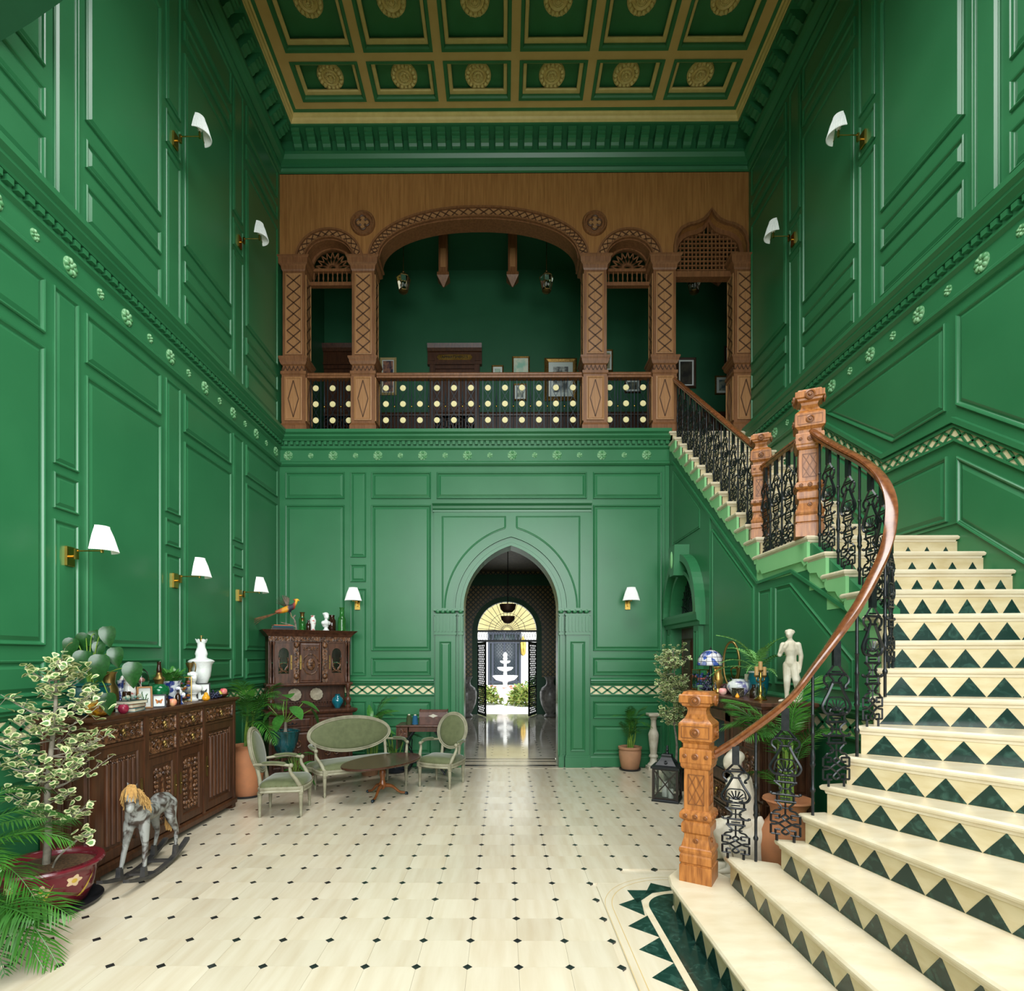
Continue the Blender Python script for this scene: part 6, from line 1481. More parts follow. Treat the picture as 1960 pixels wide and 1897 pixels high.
def put_frond(par, i, loc, az, tilt, sc, m=None):
    o = obj('frond', FR_M[i % 4], None, par, loc); o.rotation_euler = (0, -tilt, az); o.scale = (sc,)*3; return o
def stalk(par, a, b, r=0.008, m=STALK, name='stalk'):
    a, b = Vector(a), Vector(b); mid = (a+b)/2+Vector((rnd.uniform(-.02,.02), rnd.uniform(-.02,.02), 0)); return obj(name, MB().tube(bez([a, mid, b], 4), r, 6), m, par)
def palm(t, base, n, zr, spread, sc, rng, az=None, tiltr=(0.1,0.9)):
    for i in range(n):
        a = rng.uniform(0, 2*PI) if az is None else rng.uniform(*az); r = rng.uniform(0.02, spread); h = rng.uniform(*zr)
        tip = Vector((base[0]+r*math.cos(a), base[1]+r*math.sin(a), base[2]+h))
        stalk(t, (base[0]+0.04*math.cos(a+i), base[1]+0.04*math.sin(a+i), base[2]-0.03), tip)
        put_frond(t, i, tip, a+rng.uniform(-.4,.4), rng.uniform(*tiltr), sc*rng.uniform(0.8,1.15))
def leaf_shape(pts, fold=0.12, curl=0.1, n=6):      # half outline (x along, half width) -> folded leaf
    mb = MB(); vs = []; m_ = len(pts)
    for i, (x, w) in enumerate(pts):
        z = -curl*x*x
        vs += [(x, -w, z+fold*w), (x, -w*0.5, z+fold*w*0.35), (x, 0, z), (x, w*0.5, z+fold*w*0.35), (x, w, z+fold*w)]
    fs = []
    for i in range(m_-1):
        for k in range(4): fs.append((i*5+k, i*5+k+1, (i+1)*5+k+1, (i+1)*5+k))
    return mb.add(vs, fs, True)
HEART = leaf_shape([(-0.22,0.22),(-0.12,0.36),(0.0,0.42),(0.2,0.44),(0.45,0.38),(0.7,0.24),(0.9,0.09),(1.0,0.0)], 0.22, 0.28).mesh('heart_leaf', False); HEART.materials.append(LEAFD)
LANCE = leaf_shape([(0,0.01),(0.1,0.07),(0.3,0.16),(0.5,0.18),(0.75,0.12),(0.92,0.045),(1.0,0.0)], 0.25, 0.35).mesh('broad_leaf', False); LANCE.materials.append(LEAF)
ROUND = leaf_shape([(-0.12,0.12),(0.0,0.30),(0.2,0.40),(0.45,0.41),(0.7,0.30),(0.9,0.14),(1.0,0.0)], 0.10, 0.30).mesh('round_leaf', False); ROUND.materials.append(LEAF)
def put_leaf(par, me, loc, az, pitch, roll, sc, m=None, name='leaf'):
    o = obj(name, me, None, par, loc); o.rotation_euler = (roll, -pitch, az); o.scale = (sc,)*3; return o
# small fan shaped variegated leaf: green heart, cream rim
VG = mat('fig_leaf_green', (0.075,0.165,0.040), (0.12,0.24,0.07), rough=0.4, scale=40, rand=0.15); VC = mat('fig_leaf_cream', (0.66,0.66,0.36), (0.58,0.60,0.30), rough=0.45, scale=30, rand=0.10)
def fan_leaf():
    out = [(0,0),(0.25,-0.20),(0.6,-0.46),(0.88,-0.40),(1.0,-0.18),(0.97,0.0),(1.0,0.18),(0.88,0.40),(0.6,0.46),(0.25,0.20)]; inn = [(0.1+0.72*x, y*0.58) for x, y in out]; n = len(out)
    vs = [(x,y,0.10*abs(y)-0.10*x*x) for x, y in out]+[(x,y,0.06*abs(y)-0.10*x*x) for x, y in inn]
    fs = [(i,(i+1) % n,n+(i+1) % n,n+i) for i in range(n)]+[tuple(n+i for i in range(n))]
    me = bpy.data.meshes.new('fan_leaf'); me.from_pydata(vs, [], fs); me.materials.append(VC); me.materials.append(VG); me.polygons[n].material_index = 1
    return me, vs, fs
FAN, FAN_V, FAN_F = fan_leaf()
# ================================================================ potted variegated fig tree, front left
pt = onZ(96, 1733); tx, ty = pt.x, pt.y
ft_ = thing('fig_tree', 'variegated cream edged fig tree in a painted burgundy pot', 'potted tree', (tx, ty, 0))
obj('saucer', MB().lathe([(0.27,0),(0.315,0.012),(0.325,0.035),(0.315,0.035),(0.29,0.018),(0,0.018)], n=36), BLACKP, ft_)
POTP = [(0.20,0.018),(0.225,0.03),(0.262,0.12),(0.282,0.23),(0.288,0.285),(0.298,0.295),(0.325,0.30),(0.333,0.315),(0.325,0.33),(0.285,0.33),(0.272,0.315),(0.272,0.27)]
pot = obj('pot', MB().lathe(POTP, n=48), BURG, ft_)
obj('soil', MB().lathe([(0.273,0.285),(0.15,0.30),(0,0.305)], n=24), SOIL, ft_)
PETAL = mat('painted_petal', (0.62,0.42,0.28), (0.70,0.52,0.30), rough=0.25, scale=30); YEL = mat('painted_yellow', (0.55,0.36,0.05), rough=0.25); PGR = mat('painted_leaf', (0.025,0.05,0.03), rough=0.25)
def potpt(a, z, r=0.0):
    for (r0,z0),(r1,z1) in zip(POTP, POTP[1:]):
        if z0 <= z <= z1 and z1 > z0: rr = lerp(r0, r1, (z-z0)/(z1-z0)); return Vector(((rr+r)*math.cos(a), (rr+r)*math.sin(a), z))
    return Vector((0.28*math.cos(a), 0.28*math.sin(a), z))
def blob_on_pot(a, z, ra, rz_, m, name, lob=5, off=0.0015):
    mb = MB(); vs = [potpt(a, z, off+0.0006)]; n = 24
    for k in range(n):
        t = 2*PI*k/n; s = 0.82+0.18*math.cos(lob*t); vs.append(potpt(a+ra*s*math.cos(t)/0.27, z+rz_*s*math.sin(t), off))
    mb.add(vs, [(0,1+k,1+(k+1) % n) for k in range(n)]); return obj(name, mb, m, pot, fix=False)
for a, z in ((-100,0.205),(-62,0.20),(-22,0.225),(-140,0.19)):
    a = math.radians(a); blob_on_pot(a, z, 0.055, 0.045, PETAL, 'painted_flower'); blob_on_pot(a, z, 0.018, 0.016, YEL, 'painted_flower_centre', 0, 0.003)
for a, z, s in ((-75,0.085,1),(-50,0.09,-1),(-15,0.12,1),(-110,0.10,-1)):
    a = math.radians(a); mb = MB(); c = []
    pts = [(a+s*0.10*k, z-0.025+0.012*k*k*0.6) for k in range(6)]
    vs = [potpt(p[0], max(0.035,p[1]+0.024*math.sin(PI*k/5)), 0.0015) for k, p in enumerate(pts)]+[potpt(p[0], max(0.032,p[1]-0.012*math.sin(PI*k/5)), 0.0015) for k, p in enumerate(pts)]
    obj('painted_leaf', mb.add(vs, [(k,k+1,7+k,6+k) for k in range(5)]), YEL if s > 0 else PGR, pot, fix=False)
R2 = random.Random(21)
trunk = bez([(-0.03,0.0,0.27),(-0.02,0.01,0.55),(-0.02,0.0,0.85),(0.01,0.0,1.15),(0.04,0.0,1.45),(0.05,-0.01,1.70),(0.06,0,1.80)], 5)
obj('trunk', MB().tube(trunk, [lerp(0.027,0.006,k/(len(trunk)-1)) for k in range(len(trunk))], 8), BARK, ft_)
obj('trunk', MB().tube(bez([(0.06,-0.06,0.28),(0.12,-0.08,0.38),(0.20,-0.06,0.46),(0.27,-0.05,0.52),(0.33,-0.02,0.53)],5), 0.007, 6), BARK, ft_, label='thin side shoot')
brs = MB(); leaves = []
def tz(z): 
    return min(trunk, key=lambda p: abs(p.z-z))
BR = [(0.80,0.30,-20),(0.85,0.42,20),(0.9,0.40,-60),(0.92,0.38,150),(0.95,0.45,-30),(1.0,0.34,60),(1.0,0.40,200),(1.05,0.36,-80),(1.08,0.46,5),(1.12,0.40,-150),(1.15,0.42,-10),(1.18,0.33,100),(1.22,0.34,-100),
      (1.25,0.50,-15),(1.3,0.32,170),(1.33,0.30,-50),(1.38,0.30,60),(1.42,0.30,-130),(1.45,0.33,-5),(1.5,0.28,150),(1.55,0.25,-60),(1.6,0.22,20),(1.64,0.20,-160),(1.68,0.18,70),(1.72,0.14,-40),(1.76,0.10,120),(0.62,0.36,-10),(0.66,0.30,-70),(0.58,0.26,30),(0.72,0.34,180)]
def fine_branch(p0, L, az, rise, nl, out):
    d = Vector((math.cos(az), math.sin(az), rise)); p1 = p0+d*L*0.5+Vector((0,0,-0.02)); p2 = p0+d*L+Vector((0,0,0.03))
    pts = bez([p0,p1,p2],5); brs.tube(pts, [lerp(0.006,0.002,k/(len(pts)-1)) for k in range(len(pts))], 5)
    for k in range(nl):
        t = 0.35+0.65*R2.random(); q = pts[min(len(pts)-1, int(t*(len(pts)-1)))]
        e = q+Vector((R2.gauss(0,0.035),R2.gauss(0,0.035),R2.gauss(0.012,0.03))); out.append((e, R2.uniform(0,6.3)))
        if k % 3 == 0: brs.tube([q, e], 0.0016, 4)
for z, L, az in BR:
    for j in range(2):
        fine_branch(tz(z), L*(1.0 if j == 0 else 0.75), math.radians(az+(0 if j == 0 else R2.uniform(-35,35))), R2.uniform(0.1,0.5), 13, leaves)
for k in range(16): leaves.append((Vector((0.30+R2.gauss(0,0.04),-0.04+R2.gauss(0,0.03),0.53+R2.gauss(0,0.035))), R2.uniform(0,6.3)))
obj('branches', brs, BARK, ft_)
leaves = [l for l in leaves if l[0].x+tx > XL+0.07]
leaves.sort(key=lambda l: l[0].y); rest = MB()
ext_me = {}
for i, (p, a) in enumerate(leaves):
    sc = R2.uniform(0.046,0.066); e = (R2.uniform(-0.6,0.9), R2.uniform(-1.0,0.3), a)
    if i < 300:
        o = obj('leaf', FAN, None, ft_, tuple(p)); o.rotation_euler = e; o.scale = (sc,)*3
    else:
        st = len(rest.v); rest.add(FAN_V, FAN_F); rest.xf(Matrix.Translation(p) @ Matrix.Rotation(a,4,'Z') @ Matrix.Rotation(e[1],4,'Y') @ Matrix.Rotation(e[0],4,'X') @ Matrix.Scale(sc,4), st)
def two_tone(name, mb, par):
    me = bpy.data.meshes.new(name); me.from_pydata(mb.v, [], mb.f); me.materials.append(VC); me.materials.append(VG)
    me.polygons.foreach_set('material_index', [1 if len(f) > 4 else 0 for f in mb.f]); o = obj(name, me, None, par, kind='stuff'); return o
if rest.v: two_tone('foliage', rest, ft_)
# ---- areca palm at the very front left
R3 = random.Random(5)
ap = thing('areca_palm', 'bright green areca palm fronds reaching in at the front left corner', 'potted palm', (-3.40, 3.36, 0))
obj('pot', MB().lathe([(0.13,0),(0.15,0.02),(0.18,0.26),(0.19,0.28),(0.17,0.28),(0.165,0.24)],n=28), TERRA, ap); obj('soil', MB().lathe([(0.166,0.245),(0,0.25)],n=20), SOIL, ap)
for i, (h, az, tl, sc) in enumerate(((0.62,20,0.0,0.62),(0.72,45,0.15,0.62),(0.55,0,-0.1,0.60),(0.52,60,0.1,0.62),(0.60,-20,0.0,0.5),(0.80,75,0.3,0.6),(0.30,-8,0.02,0.80),(0.26,-18,-0.05,0.78),(0.22,-2,0.05,0.78),(0.20,-26,0.05,0.72),(0.24,-14,0.15,0.75),(0.68,5,0.12,0.56))):
    a = math.radians(az); tip = Vector((0.10*math.cos(a), 0.10*math.sin(a), h)); stalk(ap, (0.03*math.cos(i),0.03*math.sin(i),0.24), tip); put_frond(ap, i, tip, a, tl, sc)
# ================================================================ rocking horse
rh = thing('rocking_horse', 'worn grey wooden rocking horse with straw mane in front of the sideboard', 'rocking horse', (-3.00, 4.66, 0), math.radians(-84))
mb = MB()
limb(mb, [(-0.27,0,0.545),(-0.20,0,0.545),(-0.08,0,0.515),(0.06,0,0.515),(0.16,0,0.53)], [0.075,0.088,0.072,0.075,0.095])
limb(mb, [(0.17,0,0.55),(0.22,0.0,0.64),(0.255,0.01,0.73)], [0.085,0.065,0.052]); limb(mb, [(0.262,0.01,0.755),(0.315,0.03,0.70),(0.36,0.05,0.63)], [0.050,0.042,0.030])
for s_ in (-1,1):
    limb(mb, [(0.17,s_*0.055,0.47),(0.19,s_*0.075,0.30),(0.235,s_*0.09,0.11)], [0.048,0.026,0.018]); limb(mb, [(-0.26,s_*0.055,0.52),(-0.24,s_*0.07,0.40),(-0.32,s_*0.08,0.26),(-0.285,s_*0.09,0.11)], [0.062,0.045,0.023,0.017])
    limb(mb, [(0.245,0.01+s_*0.03,0.79),(0.25,0.01+s_*0.04,0.825)], [0.016,0.006])
HORSE = mat('worn_grey_paint', (0.25,0.255,0.235), (0.040,0.027,0.020), rough=0.45, scale=11, detail=12, lo=0.46, hi=0.60, bump=0.15, dist=0.8)
obj('horse_body', remesh(mb, 0.011, 8, 'horse_body', HORSE), None, rh)
DK = mat('dark_painted_wood', (0.018,0.020,0.022), (0.05,0.045,0.04), rough=0.45, scale=12)
for s_ in (-1,1):
    for x in (0.24,-0.285): obj('hoof', MB().stack([(0.026,0.02,0.045),(0.024,0.02,0.07),(0.018,0.016,0.14)], x+0.005, s_*0.092), DK, rh)
    pts = [(lerp(-0.50,0.50,k/16), s_*0.095, 0.012+0.10*((k/8-1)**2)) for k in range(17)]
    obj('rocker', MB().sweep([(-0.022,0),(0.022,0),(0.022,0.026),(-0.022,0.026)], pts), DK, rh)
for x in (0.12,-0.17): obj('cross_slat', MB().bx(x-0.025,x+0.025,-0.11,0.11,0.032,0.05), DK, rh)
STRAW = mat('straw', (0.52,0.31,0.10), (0.36,0.20,0.06), rough=0.8, scale=40); mb = MB()
for k in range(150):
    t = R3.random(); x = lerp(0.10,0.27,t); z = lerp(0.655,0.80,t)+0.01; s_ = R3.choice((-1,1,1)); y = s_*R3.uniform(0,0.025); L = R3.uniform(0.08,0.17)
    mb.tube([(x,y,z),(x+R3.gauss(0,.01),y+s_*0.045,z-L*0.4),(x+R3.gauss(-.01,.015),y+s_*0.062,z-L)],[0.004,0.004,0.0025],4)
for k in range(45):
    y = 0.01+R3.uniform(-0.03,0.03); L = R3.uniform(0.07,0.13); mb.tube([(0.265,y,0.80),(0.31,y*1.3+0.02,0.78),(0.345+R3.gauss(0,.01),y*1.5+0.035,0.80-L)],[0.004,0.004,0.0025],4)
obj('mane', mb, STRAW, rh, kind='stuff', fix=False); mb = MB()
for k in range(70): y = R3.uniform(-0.03,0.03); x = -0.335+R3.gauss(0,0.006); mb.tube([(-0.33,y*0.4,0.53),(x-0.035,y,0.45),(x-0.03+R3.gauss(0,.008),y*1.1,0.30-R3.random()*0.06)],0.004,4)
obj('tail', mb, STRAW, rh, kind='stuff', fix=False)
# ================================================================ floor plants of the left corner
p = onZ(473, 1523); jr = thing('terracotta_jar', 'tall terracotta jar planted with an areca palm beside the sideboard', 'potted palm', (p.x, p.y, 0))
obj('saucer', MB().lathe([(0.17,0),(0.20,0.01),(0.205,0.03),(0.19,0.03),(0.16,0.014),(0,0.014)],n=28), BLACKP, jr)
obj('jar', MB().lathe([(0.145,0.014),(0.155,0.04),(0.195,0.22),(0.215,0.40),(0.212,0.48),(0.19,0.555),(0.165,0.60),(0.165,0.63),(0.185,0.655),(0.19,0.67),(0.175,0.672),(0.15,0.64),(0.15,0.60)],n=36), TERRA, jr)
obj('soil', MB().lathe([(0.152,0.62),(0,0.63)],n=18), SOIL, jr)
palm(jr, (0,0,0.63), 10, (0.22,0.60), 0.14, 0.60, random.Random(12), (-1.3,1.3), (0.1,1.0))
palm(jr, (0,0,0.63), 3, (0.35,0.6), 0.06, 0.36, random.Random(13), (1.7,2.6), (0.9,1.2))
p = onY(546, 1440, 7.55); st_h = p.z
ps = thing('plant_stand', 'dark turned stand holding the green glazed plant pot', 'plant stand', (p.x, 7.55, 0))
obj('stand_top', MB().lathe([(0.15,st_h-0.03),(0.16,st_h-0.015),(0.15,st_h)],n=24), DARKWOOD2, ps)
for k in range(3): a = 2*PI*k/3+0.5; obj('leg', MB().tube(bez([(0.11*math.cos(a),0.11*math.sin(a),st_h-0.03),(0.08*math.cos(a),0.08*math.sin(a),st_h*0.5),(0.14*math.cos(a),0.14*math.sin(a),0.012)],5),0.016,8), DARKWOOD2, ps)
TEALG = mat('dark_teal_glaze', (0.006,0.035,0.030), (0.010,0.075,0.090), rough=0.1, scale=9, stretch=(2,2,0.6), coat=0.6)
gp = thing('glazed_pot_plant', 'big leaved plant in a dark green ribbed glazed pot behind the armchair', 'potted plant', (p.x, 7.55, st_h+0.001))
obj('pot', MB().lathe([(0.11,0),(0.12,0.015),(0.165,0.16),(0.185,0.27),(0.20,0.29),(0.195,0.30),(0.17,0.295),(0.165,0.26)],n=40,mod=lambda a,z: 1+0.015*math.cos(16*a)*(1 if z < 0.26 else 0)), TEALG, gp)
obj('soil', MB().lathe([(0.166,0.265),(0,0.27)],n=18), SOIL, gp)
obj('stem', MB().tube([(0,0,0.26),(0.005,0,0.34),(0.0,0,0.42)],[0.028,0.022,0.016],8), BARK, gp)
for az, h, r, sc, pt_ in ((-160,0.66,0.22,0.21,-0.2),(-60,0.80,0.16,0.20,0.1),(-30,0.62,0.16,0.22,-0.5),(10,0.68,0.24,0.24,-0.3),(40,0.56,0.36,0.26,-0.9),(-100,0.50,0.12,0.21,-0.8),(120,0.7,0.12,0.19,0.2),(-130,0.56,0.20,0.17,-0.6)):
    a = math.radians(az); q = (r*math.cos(a), r*math.sin(a), h); stalk(gp, (0,0,0.40), q, 0.006, STALK, 'leaf_stalk'); put_leaf(gp, ROUND, q, a, pt_, 0.1, sc)
p2_ = onZ(566, 1513); pl_ = thing('peace_lily', 'leafy plant with one white bloom in a red brown pot behind the side chair', 'potted plant', (p2_.x, p2_.y, 0))
obj('pot', MB().lathe([(0.10,0),(0.12,0.02),(0.145,0.16),(0.15,0.19),(0.135,0.19),(0.13,0.15)],n=28), mat('red_brown_glaze',(0.16,0.035,0.012),rough=0.2), pl_); obj('soil', MB().lathe([(0.131,0.155),(0,0.16)],n=16), SOIL, pl_)
for k in range(16):
    a = R3.uniform(0,6.28); h = R3.uniform(0.26,0.52); r = R3.uniform(0.03,0.10); q = (r*math.cos(a), r*math.sin(a), h); stalk(pl_, (0,0,0.15), q, 0.004, STALK, 'leaf_stalk'); put_leaf(pl_, LANCE, q, a, R3.uniform(-0.5,0.6), R3.uniform(-.3,.3), R3.uniform(0.22,0.30))
q = (-0.06,-0.03,0.68); stalk(pl_, (0,0,0.15), q, 0.004, STALK, 'flower_stalk'); obj('bloom', MB().ball((0,0,0.03),1,10,8,(0.028,0.02,0.045)), mat('white_bloom',(0.72,0.78,0.58),rough=0.5), pl_, q)
# plants behind the settee
p = onZ(756, 1480); bl = thing('palm_behind_settee', 'palm and fine leaved greenery in a dark blue pot between settee and sewing table', 'potted palm', (p.x-0.02, p.y+0.10, 0))
obj('pot', MB().lathe([(0.15,0),(0.17,0.02),(0.19,0.12),(0.185,0.14),(0.17,0.135),(0.165,0.10)],n=28), mat('dark_blue_glaze',(0.012,0.018,0.03),rough=0.2), bl); obj('soil', MB().lathe([(0.166,0.11),(0,0.115)],n=16), SOIL, bl)
palm(bl, (0,0,0.12), 10, (0.15,0.55), 0.14, 0.42, random.Random(17), None, (0.2,0.9))
p = onY(705, 1372, 8.45); b2 = thing('banana_leaf_plant', 'broad leaved plant standing between the hutch and the end wall', 'potted plant', (p.x, 8.55, 0))
obj('pot', MB().lathe([(0.12,0),(0.16,0.2),(0.17,0.22),(0.15,0.22),(0.145,0.18)],n=24), TERRAP, b2); obj('soil', MB().lathe([(0.146,0.19),(0,0.195)],n=16), SOIL, b2)
for az, h, tl, sc in ((20,0.86,0.55,0.42),(-10,0.72,0.05,0.36),(170,0.70,0.3,0.30),(100,0.82,1.2,0.30),(-70,0.62,0.2,0.32),(60,0.7,0.9,0.34),(-140,0.55,0.0,0.30)):
    a = math.radians(az); q = (0.05*math.cos(a), 0.05*math.sin(a), h); stalk(b2, (0,0,0.18), q, 0.006, STALK, 'leaf_stalk'); put_leaf(b2, LANCE, q, a, tl, 0.3, sc)
palm(b2, (0.05,0.05,0.2), 4, (0.6,0.85), 0.08, 0.40, random.Random(19), (-0.6,1.2), (0.4,1.1))
# ================================================================ right hand side
p = onZ(1203, 1471); rp_ = thing('small_palm', 'small bushy palm in a rough terracotta pot against the end wall', 'potted palm', (p.x, 8.93, 0))
obj('saucer', MB().lathe([(0.14,0),(0.165,0.01),(0.17,0.028),(0.15,0.028),(0,0.014)],n=24), BLACKP, rp_)
obj('pot', MB().lathe([(0.125,0.014),(0.14,0.03),(0.172,0.20),(0.178,0.30),(0.17,0.33),(0.188,0.345),(0.188,0.375),(0.165,0.38),(0.155,0.33)],n=32), TERRAP, rp_); obj('soil', MB().lathe([(0.158,0.345),(0,0.35)],n=16), SOIL, rp_)
palm(rp_, (0,-0.02,0.36), 17, (0.12,0.50), 0.09, 0.33, random.Random(23), (-2.9,0.2), (0.3,1.25))
# fluted stone pedestal
p = onZ(1246, 1467); fp_ = thing('stone_pedestal', 'slim fluted white stone pedestal column beside the small palm', 'pedestal', (p.x-0.02, 8.98, 0))
obj('base', MB().stack([(0.105,0.105,0),(0.105,0.105,0.045),(0.095,0.095,0.055)]), MARB, fp_)
obj('base_torus', MB().lathe([(0.09,0.055),(0.097,0.075),(0.085,0.095),(0.06,0.12),(0.055,0.17),(0.052,0.185),(0.072,0.20),(0.075,0.215),(0.065,0.235),(0.05,0.245)],n=24), MARB, fp_)
obj('shaft', MB().lathe([(0.052,0.245),(0.062,0.36),(0.078,0.50),(0.082,0.56),(0.072,0.60),(0.055,0.64),(0.045,0.70),(0.043,0.80)],n=64,mod=lambda a,z: 1+0.03*math.cos(16*a)*(1 if 0.26 < z < 0.58 else 0)), MARB, fp_)
obj('capital', MB().lathe([(0.043,0.80),(0.055,0.815),(0.05,0.83),(0.075,0.85),(0.08,0.865)],n=24), MARB, fp_); obj('abacus', MB().stack([(0.095,0.095,0.865),(0.10,0.10,0.875),(0.10,0.10,0.90),(0.09,0.09,0.905)]), MARB, fp_)
# lantern with candles
p = onZ(1279, 1531); LNx, LNy = 2.09, 7.07
ln = thing('floor_lantern', 'black wooden floor lantern with crossed glazing bars and white candles', 'lantern', (LNx, LNy, 0), math.radians(-26)); a = 0.145; h = 0.42
obj('base', MB().stack([(a+0.02,a+0.02,0),(a+0.02,a+0.02,0.02),(a,a,0.035)]), BLACKP, ln); DKB = mat('dark_brown_lantern',(0.028,0.018,0.014),rough=0.5)
for sx_ in (-1,1):
    for sy2 in (-1,1): obj('corner_post', MB().bx(sx_*a-0.014,sx_*a+0.014,sy2*a-0.014,sy2*a+0.014,0.03,h), DKB, ln)
for q in range(4):
    M = Matrix.Rotation(PI/2*q,4,'Z'); fr = lambda u,v,d,M=M: M @ Vector((u,-a-d,v)); mb = MB()
    for A_, B_ in (((-a,0.05),(a,h-0.02)),((a,0.05),(-a,h-0.02)),((-a,h-0.015),(a,h-0.015)),((-a,0.045),(a,0.045))): mb.bar(A_, B_, 0.014, (-0.006,0.008), fr)
    sd = obj('glazing_bars', mb, DKB, ln); obj('pane', MB().prism(rect(-a,a,0.04,h-0.01), fr, -0.004, -0.001), GLASS, sd)
obj('roof', MB().stack([(a+0.03,a+0.03,h-0.005),(a+0.03,a+0.03,h+0.02),(a-0.02,a-0.02,h+0.035),(a-0.055,a-0.055,h+0.085),(0.062,0.062,h+0.13),(0.062,0.062,h+0.155),(0.052,0.052,h+0.165)]), BLACKP, ln)
obj('finial', MB().lathe([(0.02,h+0.165),(0.022,h+0.18),(0.012,h+0.195),(0.022,h+0.215),(0.012,h+0.235),(0.018,h+0.255),(0.006,h+0.275),(0.0,h+0.28)],n=12), BLACKP, ln)
for q in range(4):
    st = Matrix.Rotation(PI/2*q,4,'Z') @ Matrix.Translation((0,-0.108,h+0.08)) @ Matrix.Rotation(PI/2-0.5,4,'X'); mb = MB().lathe([(0.022,0),(0.022,0.008),(0.012,0.008),(0.012,0)],n=12); mb.xf(st); obj('vent_ring', mb, BLACKP, ln)
WAX = mat('candle_wax',(0.80,0.80,0.76),rough=0.5)
for (x,y,r,hh,lb) in ((-0.03,0.02,0.036,0.19,'taller white pillar candle inside the floor lantern'),(0.05,-0.03,0.034,0.11,'shorter white pillar candle inside the floor lantern')):
    v = Matrix.Rotation(math.radians(-26),4,'Z') @ Vector((x,y,0)); t = thing('pillar_candle', lb, 'candle', (LNx+v.x, LNy+v.y, 0.036), 0, 'candles in the floor lantern')
    obj('wax', MB().lathe([(r,0),(r,hh),(r*0.9,hh+0.004),(r*0.5,hh-0.004),(0,hh-0.004)],n=20), WAX, t); obj('wick', MB().tube([(0,0,hh-0.005),(0.002,0,hh+0.014)],0.0015,4), BLACK, t)
# variegated tree behind the lantern
vt = thing('variegated_tree', 'variegated shrub with dense cream and green foliage beside the display cabinet', 'potted tree', (2.36, 7.62, 0))
obj('pot', MB().lathe([(0.12,0),(0.14,0.02),(0.16,0.24),(0.165,0.27),(0.145,0.27),(0.14,0.22)],n=24), BLACKP, vt); obj('soil', MB().lathe([(0.141,0.23),(0,0.235)],n=14), SOIL, vt)
brs = MB(); L2 = []; R2 = random.Random(77)
trunk2 = bez([(0,0,0.22),(0.02,-0.02,0.6),(-0.02,0.0,1.0),(0.0,0,1.4),(-0.03,0,1.9)],5)
obj('trunk', MB().tube(trunk2, [lerp(0.02,0.005,k/(len(trunk2)-1)) for k in range(len(trunk2))],7), BARK, vt)
for i in range(60):
    z = R2.uniform(0.95,1.98); rad = 0.26 if z > 1.45 else 0.22
    if z > 1.85: rad = 0.16
    p0 = min(trunk2, key=lambda q: abs(q.z-(z-0.08))); azb = R2.uniform(0,6.28)
    if math.cos(azb) > 0.3: rad *= 0.75
    fine_branch(p0, R2.uniform(0.5,1.0)*rad, azb, R2.uniform(-0.1,0.5), 22, L2)
obj('branches', brs, BARK, vt); rest = MB(); L2 = [l for l in L2 if l[0].x+2.36 < XS-0.08]
for i, (q, a_) in enumerate(L2):
    st = len(rest.v); sc = R2.uniform(0.045,0.065); rest.add(FAN_V, FAN_F); rest.xf(Matrix.Translation(q) @ Matrix.Rotation(a_,4,'Z') @ Matrix.Rotation(R2.uniform(-1,.3),4,'Y') @ Matrix.Rotation(R2.uniform(-.6,.9),4,'X') @ Matrix.Scale(sc,4), st)
two_tone('foliage', rest, vt)
# ================================================================ right cabinet under the stairs
RCH, RCW, RCD = 1.43, 1.95, 0.47; RCX, RCY = 2.435, 5.72
rc = thing('display_cabinet', 'dark carved display cabinet with glass doors against the stair wall', 'cabinet', (RCX, RCY, 0), -PI/2); hw = RCW/2; f0 = -RCD/2
obj('carcass', MB().bx(-hw+0.02,hw-0.02,f0+0.03,RCD/2-0.01,0.08,RCH-0.04), DARKWOOD2, rc)
obj('top_board', MB().stack([(hw,RCD/2-0.01,RCH-0.06),(hw+0.02,RCD/2,RCH-0.04),(hw+0.03,RCD/2+0.012,RCH-0.03),(hw+0.03,RCD/2+0.012,RCH-0.006),(hw+0.02,RCD/2+0.004,RCH)]), DARKWOOD2, rc)
obj('base_moulding', MB().stack([(hw+0.015,RCD/2+0.0,0.0),(hw+0.015,RCD/2+0.0,0.08),(hw,RCD/2-0.01,0.11)]), DARKWOOD2, rc)
CF = lfo(f0+0.03); mb = MB()
for i in range(44): u = -hw+0.03+(RCW-0.06)*(i+0.5)/44; mb.prism(rect(u-0.014,u+0.014,RCH-0.125,RCH-0.065), CF, 0, 0.022)
obj('dentil_frieze', mb, DARKWOOD2, rc)
bays = [(-0.94,-0.32,1),(-0.30,0.30,1),(0.32,0.94,0)]
